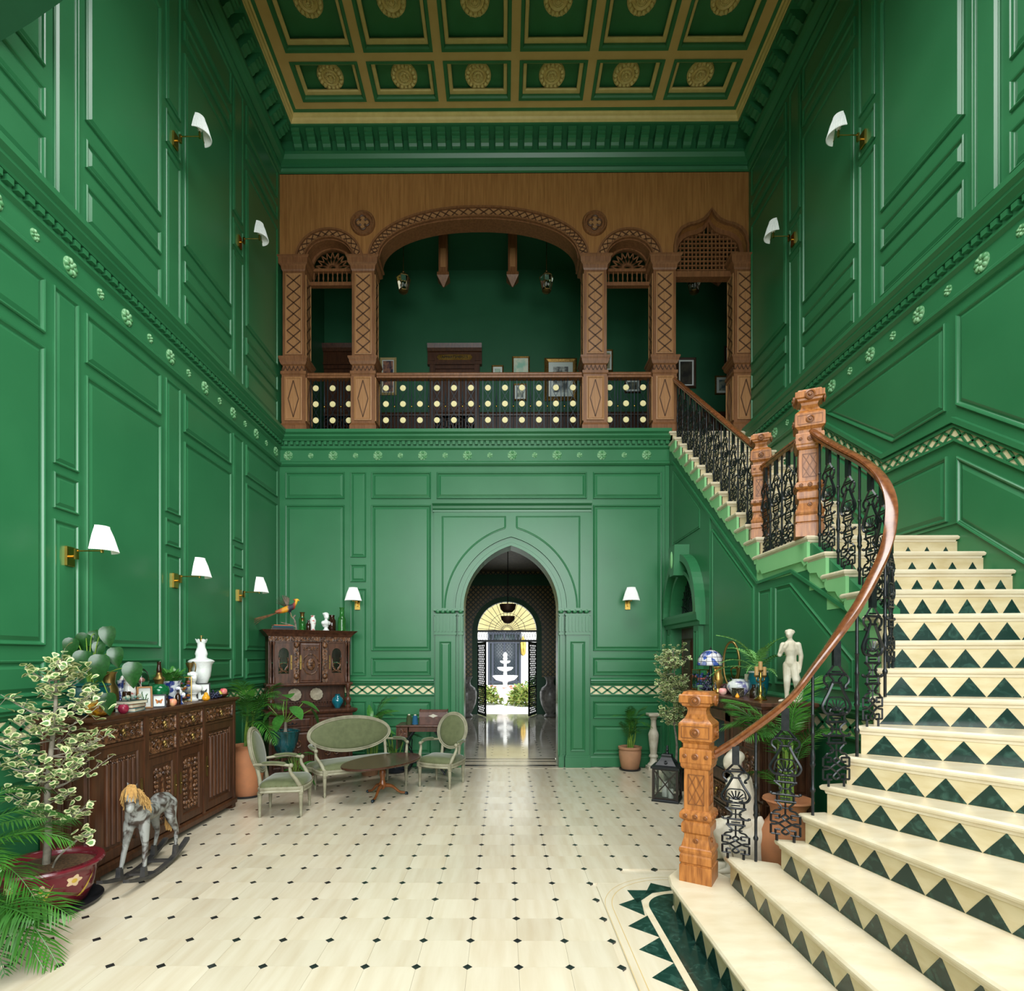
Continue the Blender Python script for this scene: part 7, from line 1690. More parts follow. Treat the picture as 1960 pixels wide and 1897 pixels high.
for i, (a_, b_, gl) in enumerate(bays):
    if gl:
        mb = MB()
        for w0, w1, v0, v1 in ((a_,a_+0.10,0.58,1.28),(b_-0.10,b_,0.58,1.28),(a_,b_,0.58,0.68),(a_,b_,1.19,1.28)): mb.prism(rect(w0,w1,v0,v1), CF, 0, 0.022)
        d = obj('door', mb, DARKWOOD2, rc); obj('pane', MB().prism(rect(a_+0.10,b_-0.10,0.68,1.19), CF, 0.003, 0.006), GLD, d)
        mb = MB()
        for uu in (a_+0.10,b_-0.10): mb.tube([CF(uu,0.68,0.022),CF(uu,1.19,0.022)],0.008,6)
        mb.tube([CF(a_+0.10,0.68,0.022),CF(b_-0.10,0.68,0.022)],0.008,6); mb.tube([CF(a_+0.10,1.19,0.022),CF(b_-0.10,1.19,0.022)],0.008,6); obj('glazing_bead', mb, DARKWOOD2, d)
        escut(d, a_+0.05 if i else b_-0.05, 0.95, CF)
    else:
        d = obj('door', moulding(CF, rect(a_,b_,0.58,1.28), [(0,0),(0,0.022),(0.02,0.022)]), DARKWOOD2, rc); F3 = lambda u,v,dd=0.0: CF(u,v,0.022+dd)
        for u0 in (a_+0.05, (a_+b_)/2+0.02):
            for v0, v1 in ((1.0,1.24),(0.62,0.72)): obj('door_panel', moulding(F3, rect(u0,u0+0.24,v0,v1), k=0.45), DARKWOOD2, d)
            mb = MB(); scrollwork(mb,u0,u0+0.24,0.76,0.97,F3,0.012,seed=int(u0*50)+9); obj('door_carving', mb, CARVE, d)
    drawer(rc, a_, b_, 0.36, 0.55, CF, 90+i); d = obj('plinth_panel', moulding(CF, rect(a_,b_,0.13,0.33), k=0.6), DARKWOOD2, rc); mb = MB(); scrollwork(mb,a_+0.1,b_-0.1,0.17,0.29,lambda u,v,dd=0.0: CF(u,v,0.012+dd),0.010,seed=95+i); obj('plinth_carving', mb, CARVE, d)
FE = lambda u,v,d=0.0: Vector((hw-0.02+d,u,v))
obj('end_panel', moulding(FE, rect(-0.19,0.19,0.62,1.30), k=0.7), DARKWOOD2, rc); obj('end_panel', moulding(FE, rect(-0.19,0.19,0.16,0.55), k=0.7), DARKWOOD2, rc)
# crouching woman statue beside the stairs
ks = thing('kneeling_statue', 'weathered stone statue of a crouching draped woman behind the bottom newel', 'statue', (1.90, 4.55, 0)); mb = MB()
o = Vector((1.90,4.55,0)); L_ = lambda *p: [tuple(Vector(q)-o) for q in p]
limb(mb, L_((1.975,4.55,0.47),(1.955,4.53,0.58),(1.925,4.51,0.70),(1.905,4.50,0.79)), [0.115,0.095,0.105,0.095])
limb(mb, L_((1.90,4.50,0.84),(1.875,4.485,0.90)), [0.05,0.042]); mb.ball(tuple(Vector((1.842,4.465,0.975))-o),1,14,10,(0.072,0.066,0.085)); mb.ball(tuple(Vector((1.875,4.48,1.02))-o),1,12,8,(0.075,0.070,0.055)); mb.ball(tuple(Vector((1.855,4.47,1.085))-o),0.03,8,6)
mb.ball(tuple(Vector((1.782,4.45,0.958))-o),1,8,6,(0.022,0.014,0.02))
limb(mb, L_((1.83,4.435,0.815),(1.815,4.38,0.70),(1.835,4.345,0.62),(1.80,4.36,0.535),(1.775,4.37,0.525)), [0.055,0.043,0.038,0.027,0.03])
for k in range(4): limb(mb, L_((1.775,4.355+0.014*k,0.527),(1.735,4.35+0.016*k,0.518)), [0.011,0.008])
limb(mb, L_((1.99,4.56,0.81),(2.04,4.60,0.68),(1.98,4.66,0.58),(1.90,4.64,0.56)), [0.055,0.043,0.035,0.026])
limb(mb, L_((1.93,4.46,0.45),(1.81,4.43,0.475),(1.70,4.41,0.475)), [0.10,0.085,0.062]); limb(mb, L_((1.70,4.41,0.47),(1.755,4.41,0.32),(1.80,4.41,0.19),(1.80,4.41,0.14)), [0.06,0.052,0.034,0.034]); limb(mb, L_((1.81,4.41,0.135),(1.71,4.395,0.122)), [0.034,0.02])
limb(mb, L_((1.98,4.60,0.44),(1.88,4.65,0.28),(1.80,4.68,0.18)), [0.105,0.085,0.06]); limb(mb, L_((1.81,4.68,0.18),(1.96,4.66,0.17),(2.06,4.64,0.16)), [0.055,0.048,0.03])
for s_ in (4.455,4.50): mb.ball(tuple(Vector((1.845,s_,0.70))-o),0.045,10,8)
obj('figure', remesh(mb, 0.011, 6, 'figure', MARB), None, ks); mb = MB()
for k in range(13):
    t = k/12; x = lerp(1.80,2.06,t); y = 4.41-0.02*math.sin(PI*t); top = (lerp(1.84,2.05,t), 4.44, 0.55-0.03*math.sin(PI*t)); mid = (x-0.03+0.05*t, y-0.045, 0.42); bot = (lerp(1.84,2.04,t), y-0.0, 0.16+0.05*math.sin(5*t))
    mb.tube([tuple(Vector(q)-o) for q in bez([top, mid, (lerp(x,bot[0],0.6),y-0.03,0.28), bot],4)], [0.020]*13, 6)
mb.ball(tuple(Vector((1.96,4.50,0.40))-o),1,14,10,(0.14,0.12,0.15)); mb.ball(tuple(Vector((1.98,4.56,0.24))-o),1,14,10,(0.12,0.10,0.16))
obj('drapery', remesh(mb, 0.010, 3, 'drapery', MARB), None, ks); mb = MB().lathe([(0.24,0),(0.25,0.06),(0.23,0.11),(0.0,0.125)],n=20,mod=lambda a,z: 1+0.05*math.sin(3*a)+0.03*math.sin(7*a)); obj('rock_base', mb, MARB, ks)
# terracotta urn and palm beside the winding steps
ur_ = thing('terracotta_urn', 'terracotta urn planted with a large palm between cabinet and stairs', 'potted palm', (2.235, 4.36, 0))
obj('urn', MB().lathe([(0.12,0),(0.13,0.02),(0.20,0.20),(0.225,0.36),(0.205,0.47),(0.15,0.545),(0.125,0.59),(0.13,0.64),(0.165,0.69),(0.185,0.70),(0.18,0.715),(0.15,0.70),(0.115,0.64)],n=36), TERRA, ur_); obj('soil', MB().lathe([(0.117,0.64),(0,0.645)],n=16), SOIL, ur_)
palm(ur_, (0,0,0.66), 7, (0.25,0.65), 0.10, 0.60, random.Random(31), (-0.6,2.6), (0.3,1.2)); palm(ur_, (0,0,0.66), 7, (0.1,0.6), 0.10, 0.52, random.Random(33), (1.2,4.2), (0.2,0.9)); palm(ur_, (0,0,0.66), 4, (0.3,0.6), 0.06, 0.5, random.Random(35), (0.0,1.2), (0.2,0.9))
# ================================================================ small things on the furniture
def item(name, label, cat, loc, parts, rz_=0.0, group=None):
    if len(parts) == 1: return tag(obj(name, parts[0][1], parts[0][2], None, loc, (0,0,rz_)), label, cat, group)
    t = thing(name, label, cat, loc, rz_, group)
    for nm, mb, m in parts: obj(nm, mb, m, t)
    return t
def lt(prof, n=24, c=(0,0,0), **k): return MB().lathe(prof, c, n, **k)
SBZ = SBH+0.0005; GS = 'ornaments on the long sideboard'
def fruit_prof(r, h, dip=0.15, pear=False):
    if pear: return [(0,0.004),(r*0.5,0),(r*0.9,h*0.12),(r,h*0.28),(r*0.9,h*0.45),(r*0.6,h*0.66),(r*0.45,h*0.82),(r*0.35,h*0.95),(0,h)]
    return [(0,h*0.08),(r*0.45,0),(r*0.85,h*0.18),(r,h*0.5),(r*0.92,h*0.78),(r*0.6,h*0.97),(r*0.25,h*0.98),(0,h*0.86)]
def fruit(name, label, loc, r, h, m, pear=False, group=GS):
    return item(name, label, 'fruit', loc, [('flesh', lt(fruit_prof(r,h,0.15,pear),22), m), ('stem', MB().tube([(0,0,h*0.86 if not pear else h*0.97),(0.004,0.002,h*1.1)],0.002,5), BARK)], 0, group)
RED_A = mat('magenta_apple',(0.30,0.018,0.055),(0.22,0.012,0.035),rough=0.3,scale=20); PINK = mat('pink_peach',(0.70,0.16,0.15),(0.72,0.42,0.18),rough=0.4,scale=9); PINK2 = mat('pink_apple',(0.62,0.07,0.11),(0.62,0.28,0.20),rough=0.3,scale=12)
YELP = mat('yellow_pear',(0.68,0.33,0.02),(0.60,0.25,0.01),rough=0.25,scale=14); LEMON = mat('green_pear',(0.50,0.44,0.05),(0.42,0.40,0.05),rough=0.35,scale=20); ORNG = mat('orange_pear',(0.75,0.30,0.02),rough=0.35)
GRAPE = mat('blue_black_grape',(0.012,0.014,0.035),(0.03,0.035,0.07),rough=0.22,scale=20,rand=0.2)
BLUEW = mat('blue_white_porcelain',(0.62,0.65,0.68),(0.018,0.04,0.20),rough=0.12,scale=16,detail=3,lo=0.44,hi=0.52,coat=0.5); BLUED = mat('dark_blue_white_porcelain',(0.015,0.03,0.14),(0.55,0.58,0.62),rough=0.12,scale=18,detail=3,lo=0.48,hi=0.58,coat=0.5)
FLORAL = mat('floral_porcelain',(0.74,0.74,0.70),(0.50,0.10,0.08),rough=0.15,scale=22,detail=3,lo=0.56,hi=0.64); LILAC = mat('lilac_porcelain',(0.72,0.73,0.70),(0.16,0.15,0.34),rough=0.12,scale=15,detail=4,lo=0.50,hi=0.62,coat=0.4)
AMBER = mat('amber_glaze',(0.50,0.24,0.012),(0.16,0.06,0.006),rough=0.15,scale=26,detail=3,lo=0.4,hi=0.62,bump=0.6); TEAL = mat('teal_glaze',(0.004,0.10,0.13),(0.006,0.13,0.17),rough=0.08,scale=6,coat=0.7); TEALD = mat('deep_teal_glaze',(0.004,0.055,0.052),(0.005,0.075,0.07),rough=0.14,scale=5,coat=0.5)
# teal pot with the big heart leaved plant
hpz = (-3.50, 4.66, SBZ)
ph = thing('heart_leaf_plant', 'large heart leaved plant in a deep teal pot at the near end of the sideboard', 'potted plant', hpz, 0, GS)
obj('pot', lt([(0.085,0),(0.10,0.015),(0.145,0.12),(0.15,0.2),(0.14,0.235),(0.155,0.25),(0.15,0.262),(0.13,0.255),(0.125,0.22)],32), TEALD, ph); obj('soil', lt([(0.126,0.225),(0,0.23)],16), SOIL, ph)
for (px, py, s, tw, yy) in ((206,1222,0.150,0.35,4.66),(163,1236,0.15,-0.9,4.72),(138,1245,0.15,-0.4,4.66),(160,1270,0.17,-0.2,4.58),(190,1250,0.12,0.15,4.68),(192,1278,0.185,0.0,4.52),(221,1262,0.145,0.4,4.62),(255,1292,0.18,0.05,4.62),(177,1330,0.14,-0.6,4.45),(207,1350,0.15,0.2,4.44),(180,1228,0.12,0.6,4.76)):
    c = onY(px, py-16, yy); loc = c-Vector(hpz); ex = Vector((0.5*tw, -0.18, -1)).normalized(); ez = (Vector((0.25,-1,0.28))).normalized(); ey = ez.cross(ex).normalized(); ez = ex.cross(ey)
    M = Matrix((ex, ey, ez)).transposed().to_4x4(); M.translation = loc
    o = obj('leaf', HEART, None, ph); o.matrix_local = M @ Matrix.Scale(s, 4)
    obj('leaf_stalk', MB().tube(bez([(0,0,0.22),(loc.x*0.5,loc.y*0.4,max(0.3,loc.z*0.9)),(loc.x,loc.y+0.01,loc.z)],5),0.004,5), STALK, ph)
item('amber_gourd','speckled amber glazed gourd vase at the front of the sideboard','vase',(-3.33,4.53,SBZ),[('gourd_body',lt([(0,0),(0.05,0.0),(0.085,0.03),(0.098,0.07),(0.088,0.11),(0.055,0.135),(0.02,0.142),(0.015,0.158)],32,mod=lambda a,z: 1+0.05*math.cos(7*a)),AMBER)],0,GS)
item('brass_vase','plain brass vase with flared neck behind the amber gourd','vase',(-3.50,4.90,SBZ),[('vase_body',lt([(0.05,0),(0.06,0.01),(0.075,0.12),(0.07,0.2),(0.045,0.26),(0.05,0.33),(0.062,0.355),(0.055,0.355),(0.04,0.32)],24),BRASSD)],0,GS)
item('blue_white_vase','bottle shaped dark blue and white vase behind the apple','vase',(-3.49,5.03,SBZ),[('vase_body',lt([(0.04,0),(0.05,0.01),(0.062,0.06),(0.058,0.11),(0.03,0.15),(0.024,0.20),(0.026,0.255),(0.032,0.275),(0.026,0.275)],24),BLUED)],0,GS)
mb = MB(); mb.lathe([(0.05,0),(0.055,0.02),(0.05,0.08),(0.058,0.16),(0.05,0.22),(0.06,0.26),(0.052,0.262)],n=20)
for k in range(7): a = 2*PI*k/7; mb.ball((0.055*math.cos(a),0.055*math.sin(a),0.27+0.02*(k % 2)),0.026,8,6)
mb.ball((0,0,0.33),0.022,8,6); mb.tube([(0,0,0.26),(0,0,0.32)],0.02,8)
item('white_figure_jug','white porcelain figural jug with painted sprigs','jug',(-3.50,5.16,SBZ),[('jug_body',remesh(mb,0.006,2,'jug_body',FLORAL),None)],0.4,GS)
item('label_candle','brown glass candle jar with a paper label','candle jar',(-3.40,4.98,SBZ+0.0),[('jar',lt([(0.03,0),(0.034,0.005),(0.034,0.17),(0.03,0.175),(0.028,0.165)],20),GLASSB),('paper_label',lt([(0.0345,0.06),(0.0345,0.12)],20,a0=-2.6,a1=-0.2),PAPER)],0,GS)
fruit('apple','dark magenta apple at the front edge of the sideboard',(-3.285,4.77,SBZ),0.042,0.078,RED_A)
for k, (m_, pg, lb, dz, rz2, s) in enumerate(((mat('teal_cloth',(0.01,0.14,0.17),rough=0.7),PAPER,'teal cloth book at the bottom of the stack on the sideboard',0,0.25,1.0),(mat('rust_cloth',(0.32,0.10,0.035),rough=0.7),PAPER,'rust brown book in the middle of the stack on the sideboard',0.034,0.1,0.95),(mat('dark_green_cloth',(0.012,0.035,0.03),rough=0.7),PAPER,'dark green book on top of the stack on the sideboard',0.066,-0.1,1.0))):
    t = thing('book', lb, 'book', (-3.37,4.985,SBZ+dz), PI/2+rz2, 'stacked books on the sideboard'); w, d_, h = 0.115*s, 0.08*s, 0.031
    mb = MB().bx(-w,w,-d_,d_,0,0.003); mb.bx(-w,w,-d_,d_,h-0.003,h); mb.bx(w-0.004,w,-d_,d_,0,h); obj('cover', mb, m_, t); obj('pages', MB().bx(-w+0.006,w-0.004,-d_+0.004,d_-0.004,0.003,h-0.003), pg, t)
mb = MB()
for k in range(9): mb.ball((R3.gauss(0,0.035),R3.gauss(0,0.03),0.015+R3.random()*0.02),R3.uniform(0.014,0.026),6,4)
item('shell_cluster','small heap of pale green shells on top of the books','shell',(-3.38,4.99,SBZ+0.098),[('shells',mb,mat('shell_mix',(0.45,0.42,0.30),(0.15,0.30,0.24),rough=0.4,scale=30,lo=0.4,hi=0.6))],0,GS)
def easel_frame(name, label, loc, w, h, dep, rz_, fm, art, group=GS, lean=0.10):
    t = thing(name, label, 'picture frame', loc, 0, group, rot=(-lean,0,rz_)); fw_ = 0.012
    obj('frame', MB().sweep([(0,-dep/2),(0,dep/2),(fw_,dep/2),(fw_,-dep/2)], [(-w/2,0,0.0),(-w/2,0,h),(w/2,0,h),(w/2,0,0.0)], closed=True, up=(0,-1,0)), fm, t)
    obj('mount', MB().bx(-w/2+fw_*0.5,w/2-fw_*0.5,-0.004,0.004,fw_*0.5,h-fw_*0.5), WHITEP, t); art(t, w, h); return t
def butterfly(cs):
    def f(t, w, h):
        mb = MB(); fr = lambda u,v,d=0.0: Vector((u,-0.006-d,v))
        for s_ in (-1,1): mb.prism([(0,h*0.5),(s_*w*0.27,h*0.68),(s_*w*0.25,h*0.5),(s_*w*0.10,h*0.44)],fr,0,0.001); mb.prism([(0,h*0.47),(s_*w*0.22,h*0.46),(s_*w*0.16,h*0.28),(s_*w*0.03,h*0.38)],fr,0,0.001)
        obj('butterfly_wings', mb, cs, t); obj('butterfly_body', MB().tube([(0,-0.008,h*0.34),(0,-0.008,h*0.58)],0.003,5), BLACK, t)
    return f
def sprig(t, w, h):
    mb = MB()
    for k in range(8): mb.tube([(0,-0.006,h*0.2),(0.03*math.sin(k*1.7),-0.006,h*(0.4+0.05*k))],0.002,4); mb.ball((0.03*math.sin(k*1.7),-0.006,h*(0.4+0.05*k)),0.006,5,3)
    obj('pressed_sprig', mb, LEAF, t)
easel_frame('botanical_frame','pressed botanical sprig in a wooden box frame',(-3.40,5.23,SBZ),0.125,0.205,0.05,math.radians(48),mat('light_wood',(0.35,0.17,0.06),rough=0.5),sprig)
easel_frame('butterfly_frame','orange butterfly mounted in a small black frame',(-3.315,5.315,SBZ),0.115,0.125,0.03,math.radians(38),BLACK,butterfly(mat('orange_wing',(0.40,0.13,0.02),rough=0.6)))
easel_frame('butterfly_frame','dark swallowtail butterfly in a larger black frame behind the pear',(-3.37,6.21,SBZ),0.135,0.19,0.03,math.radians(38),BLACK,butterfly(mat('dark_wing',(0.03,0.035,0.02),rough=0.6)))
item('glass_dome','tall clear glass dome with dried flowers inside','glass dome',(-3.52,5.36,SBZ),[('wood_base',lt([(0.085,0),(0.088,0.01),(0.08,0.02)],24),DARKWOOD2),('dome',lt([(0.07,0.021),(0.07,0.28),(0.055,0.34),(0.03,0.37),(0,0.38)],24),GLASS),('dried_flowers',MB().tube([(0,0,0.02),(0.01,0,0.15),(-0.01,0,0.25)],0.004,5).ball((0,0,0.26),0.025,8,6),mat('dried_pink',(0.45,0.20,0.16),rough=0.8))],0,GS)
item('oil_lamp','emerald glass oil lamp with brass burner and dark chimney','oil lamp',(-3.43,5.50,SBZ),[('font',lt([(0.055,0),(0.06,0.01),(0.035,0.04),(0.03,0.06),(0.085,0.11),(0.095,0.15),(0.085,0.19),(0.04,0.215),(0.035,0.22)],28),GLASSE),('burner',lt([(0.036,0.215),(0.04,0.23),(0.045,0.25),(0.055,0.265),(0.05,0.28),(0.03,0.295),(0.026,0.33)],20),BRASSD),('chimney',lt([(0.022,0.33),(0.024,0.36),(0.018,0.40),(0.018,0.43),(0.022,0.44),(0.016,0.44)],16),GLASSB)],0,GS)
fe = thing('potted_fern', 'bright green fern in a blue and white porcelain pot on the sideboard', 'potted fern', (-3.50,5.80,SBZ), 0, GS)
obj('pot', lt([(0.06,0),(0.07,0.01),(0.09,0.10),(0.095,0.18),(0.10,0.225),(0.105,0.235),(0.09,0.235),(0.085,0.20)],28), BLUEW, fe); obj('soil', lt([(0.086,0.205),(0,0.21)],14), SOIL, fe)
FERN = frond_mesh(0.30, 12, 0.07, 0.5, 3, 0.010, 0.75, 0.1).mesh('fern_frond', False); FERN.materials.append(LEAF)
for k in range(26): a = 2*PI*k/26*1.0+R3.uniform(-.1,.1); o = obj('fern_frond', FERN, None, fe, (0.03*math.cos(a),0.03*math.sin(a),0.20)); o.rotation_euler = (0,-R3.uniform(0.1,1.0),a); o.scale = (R3.uniform(0.55,0.85),)*3
fruit('peach','pink and yellow peach between the brown bottles',(-3.285,5.485,SBZ),0.038,0.072,PINK)
for (x,y,h,lb) in ((-3.295,5.405,0.11,'small brown glass dropper bottle left of the peach'),(-3.335,5.66,0.15,'taller brown glass bottle right of the peach')):
    item('brown_bottle',lb,'bottle',(x,y,SBZ),[('bottle_body',lt([(0.024,0),(0.026,0.004),(0.026,h*0.6),(0.012,h*0.74),(0.011,h*0.85),(0.014,h*0.86)],18),GLASSB),('bottle_cap',lt([(0.014,h*0.86),(0.014,h),(0,h+0.003)],14),BLACK)],0,GS)
def terrarium(name, label, loc, w, d_, h, rz_, cols, group):
    t = thing(name, label, 'glass case', loc, rz_, group); obj('tray', MB().bx(-w/2,w/2,-d_/2,d_/2,0,0.012), DARKWOOD2, t); mb = MB(); P8 = [(sx_*w/2,sy2*d_/2) for sx_,sy2 in ((-1,-1),(1,-1),(1,1),(-1,1))]
    for i, (x,y) in enumerate(P8): x2,y2 = P8[(i+1) % 4]; mb.tube([(x,y,0.01),(x,y,h)],0.004,5); mb.tube([(x,y,h),(x2,y2,h)],0.004,5); mb.tube([(x,y,0.012),(x2,y2,0.012)],0.004,5)
    obj('brass_edges', mb, BRASS, t); obj('glass_walls', MB().bx(-w/2,w/2,-d_/2,d_/2,0.0125,h), GLASS, t); q = random.Random(int(w*1000))
    for i, c in enumerate(cols):
        mb = MB()
        for k in range(7): p = (q.uniform(-w*.36,w*.36), q.uniform(-d_*.36,d_*.36), q.uniform(0.05,h*0.85)); mb.ball(p, q.uniform(0.012,0.024),7,5,(1,1,0.7))
        obj('flowers', mb, c, t)
FB1 = mat('flower_blue',(0.06,0.10,0.42),rough=0.6); FB2_ = mat('flower_orange',(0.70,0.20,0.02),rough=0.6); FB3 = mat('flower_pink',(0.62,0.18,0.16),rough=0.6); FB4 = mat('flower_violet',(0.28,0.20,0.50),rough=0.6); FB5 = mat('flower_cream',(0.68,0.58,0.42),rough=0.6)
terrarium('flower_case','brass edged glass case full of blue and orange flowers on the sideboard',(-3.43,5.91,SBZ),0.16,0.16,0.27,0.5,(FB1,FB2_,FB3,FB5,LEAF),GS)
mb = MB()
for (px,py) in ((330,1318),(338,1324),(345,1318),(333,1328),(341,1331),(349,1327)):
    c = onY(px,py,5.78)-Vector((-3.40,5.78,SBZ)); mb.ball(tuple(c),0.026,8,6)
item('porcelain_flowers','cluster of white and lilac porcelain flowers in front of the fern','ornament',(-3.36,5.72,SBZ),[('blossoms',MB().ball((0,0,0.12),0.035,8,6).ball((0.02,0.03,0.09),0.03,8,6).ball((-0.02,0.02,0.15),0.03,8,6).ball((-0.01,-0.03,0.07),0.028,8,6),LILAC),('base',lt([(0.045,0),(0.03,0.03),(0.03,0.1)],14),BLUEW)],0,GS)
def bust_mesh(m, nm):
    mb = MB(); limb(mb, [(-0.055,0,0.125),(0,0,0.13),(0.055,0,0.125)], [0.036,0.048,0.036]); limb(mb, [(0,0,0.14),(0.0,-0.004,0.185)], [0.03,0.024]); mb.ball((0,-0.008,0.235),1,14,10,(0.038,0.045,0.052)); mb.ball((0,0.006,0.265),1,12,8,(0.046,0.046,0.036)); mb.ball((0,-0.052,0.228),1,6,5,(0.007,0.01,0.012)); mb.ball((0,-0.042,0.205),1,6,5,(0.012,0.01,0.008)); mb.ball((0,0.02,0.10),1,10,8,(0.06,0.035,0.05))
    for k in range(12): a = 2*PI*k/12; mb.ball((0.042*math.cos(a),0.006+0.042*math.sin(a),0.27+0.008*math.sin(3*a)),0.013,6,4)
    return remesh(mb,0.0055,3,nm,m)
BUSTM = bust_mesh(WHITE,'bust_figure')
def bust(label, loc, rz_, s, group):
    t = thing('bust', label, 'bust', loc, rz_, group); obj('socle', lt([(0.05,0),(0.052,0.012),(0.038,0.022),(0.028,0.045),(0.032,0.062),(0.045,0.075),(0.03,0.08)],20), WHITE, t); o = obj('bust_figure', BUSTM, None, t, (0,0,0.0)); t.scale = (s,)*3; return t
bust('white bust with veiled head on the sideboard',(-3.44,6.12,SBZ),0.7,1.08,GS)
mb = MB().tube(bez([(0.035,0,0.26),(0.085,0,0.33),(0.09,0,0.40),(0.05,0,0.43),(0.025,0,0.40)],6),0.006,6)
item('brass_ewer','slender brass ewer with scrolled handle behind the bust','ewer',(-3.53,6.22,SBZ),[('ewer_body',lt([(0.045,0),(0.05,0.01),(0.02,0.05),(0.05,0.14),(0.052,0.2),(0.022,0.28),(0.018,0.35),(0.04,0.40),(0.045,0.42),(0.03,0.405)],20),BRASSD),('handle',mb,BRASSD)],-0.4,GS)
ul = thing('urn_lamp', 'tall white embossed porcelain urn lamp at the far end of the sideboard', 'lamp', (-3.50,6.40,SBZ), 0, GS)
obj('urn_foot', lt([(0.07,0),(0.075,0.015),(0.05,0.04),(0.035,0.08),(0.04,0.12),(0.055,0.14),(0.05,0.155)],28), WHITEG, ul)
obj('urn_body', lt([(0.05,0.15),(0.07,0.19),(0.095,0.26),(0.108,0.34),(0.112,0.40),(0.135,0.425),(0.14,0.435),(0.12,0.45),(0.085,0.465)],36,mod=lambda a,z: 1+0.02*math.sin(9*a+z*40)), WHITEG, ul)
obj('urn_lid', lt([(0.085,0.465),(0.06,0.475),(0.06,0.50),(0.068,0.52),(0.06,0.55),(0.042,0.60),(0.042,0.64),(0.05,0.66),(0.04,0.66)],28,mod=lambda a,z: 1+0.015*math.sin(8*a)), WHITEG, ul)
mb = MB()
for k in range(8): a = 2*PI*k/8; mb.prism([(-0.012,0.65),(0.012,0.65),(0.014,0.685),(0,0.695),(-0.014,0.685)], lambda u,v,d,a=a: Vector(((0.045+(v-0.65)*0.35+d)*math.cos(a)-u*math.sin(a),(0.045+(v-0.65)*0.35+d)*math.sin(a)+u*math.cos(a),v)),0,0.004)
obj('crown_rim', mb, WHITEG, ul); mb = MB().ball((0,0,0.68),0.022,10,8); mb.tube([(0,0,0.69),(0,0,0.735)],0.005,6); mb.tube([(-0.022,0,0.728),(0.022,0,0.728)],0.004,6); obj('brass_tap', mb, BRASSD, ul)
fruit('pear','yellow pear in front of the swallowtail frame',(-3.30,6.13,SBZ),0.042,0.095,YELP,True)
def grapes(label, loc, n, spread, group):
    t = thing('grape_bunch', label, 'grapes', loc, 0, group); q = random.Random(n); me = MB().ball((0,0,0),0.0125,8,6).mesh('grape'); me.materials.append(GRAPE)
    for k in range(n): obj('grape', me, None, t, (q.gauss(0,spread[0]),q.gauss(0,spread[1]),0.0125+abs(q.gauss(0,spread[2]))))
    obj('grape_stem', MB().tube([(0,0,0.03),(0.01,0.03,spread[2]*1.6+0.02)],0.003,5), BARK, t)
grapes('dark grapes beside the fruit bowl on the sideboard',(-3.36,6.42,SBZ),60,(0.02,0.045,0.035),GS)
item('fruit_bowl','shallow dark wooden bowl of fruit at the far end of the sideboard','bowl',(-3.40,6.62,SBZ),[('bowl_body',lt([(0.04,0),(0.06,0.005),(0.095,0.03),(0.105,0.045),(0.10,0.045),(0.08,0.025),(0,0.012)],28),DARKWOOD2)],0,GS)
fruit('apple','rosy apple in the dark fruit bowl',(-3.375,6.665,SBZ+0.026),0.043,0.08,PINK2); fruit('pear','green yellow pear in the dark fruit bowl',(-3.375,6.575,SBZ+0.024),0.032,0.06,LEMON,True)
# ---------------------------------------------------------------- on the hutch
HZ = UT+0.0405; GH = 'ornaments on top of the hutch'
for k, (m_, lb) in enumerate(((BLACK,'black book at the bottom of the hutch stack'),(mat('petrol_cloth',(0.006,0.06,0.075),rough=0.7),'petrol blue book in the hutch stack'),(mat('coral_cloth',(0.50,0.13,0.06),rough=0.7),'thin coral book on top of the hutch stack'))):
    t = thing('book', lb, 'book', hp(-0.40,0.16,HZ+(0,0.032,0.06)[k]), HR+PI+0.03*k, 'books on the hutch'); w, d_, h = 0.155-0.01*k, 0.085, (0.031,0.027,0.014)[k]
    mb = MB().bx(-w,w,-d_,d_,0,0.003); mb.bx(-w,w,-d_,d_,h-0.003,h); mb.bx(-w,w,d_-0.004,d_,0,h); obj('cover', mb, m_, t); obj('pages', MB().bx(-w+0.006,w-0.006,-d_+0.005,d_-0.004,0.003,h-0.003), PAPER, t)
# golden pheasant mounted on a branch
pe = thing('pheasant', 'stuffed golden pheasant with raised wing perched on a branch', 'bird', hp(-0.30,0.16,HZ), HR, GH)
mb = MB()
limb(mb, [(-0.18,0,0.27),(-0.10,0,0.295),(-0.02,0,0.325),(0.05,0,0.36)], [0.028,0.042,0.05,0.045]); limb(mb, [(0.06,0,0.375),(0.095,0,0.42),(0.105,-0.003,0.455)], [0.034,0.024,0.022]); mb.ball((0.115,-0.004,0.467),1,10,8,(0.030,0.022,0.023)); limb(mb, [(0.14,-0.006,0.462),(0.158,-0.008,0.456)], [0.008,0.003])
mb.ball((0.085,0,0.468),1,8,6,(0.028,0.016,0.018)); limb(mb, [(0.01,0.012,0.29),(0.02,0.01,0.25)], [0.025,0.012])
m_, nt_, b_ = _nt('pheasant_plumage'); N_ = nt_.nodes; tc = N_.new('ShaderNodeTexCoord'); sp_ = N_.new('ShaderNodeSeparateXYZ'); nt_.links.new(tc.outputs['Object'], sp_.inputs[0])
nz_ = N_.new('ShaderNodeTexNoise'); nz_.inputs['Scale'].default_value = 40; nt_.links.new(tc.outputs['Object'], nz_.inputs['Vector']); ad = N_.new('ShaderNodeMath'); ad.operation = 'MULTIPLY_ADD'; nt_.links.new(nz_.outputs['Fac'], ad.inputs[0]); ad.inputs[1].default_value = 0.03; nt_.links.new(sp_.outputs['X'], ad.inputs[2])
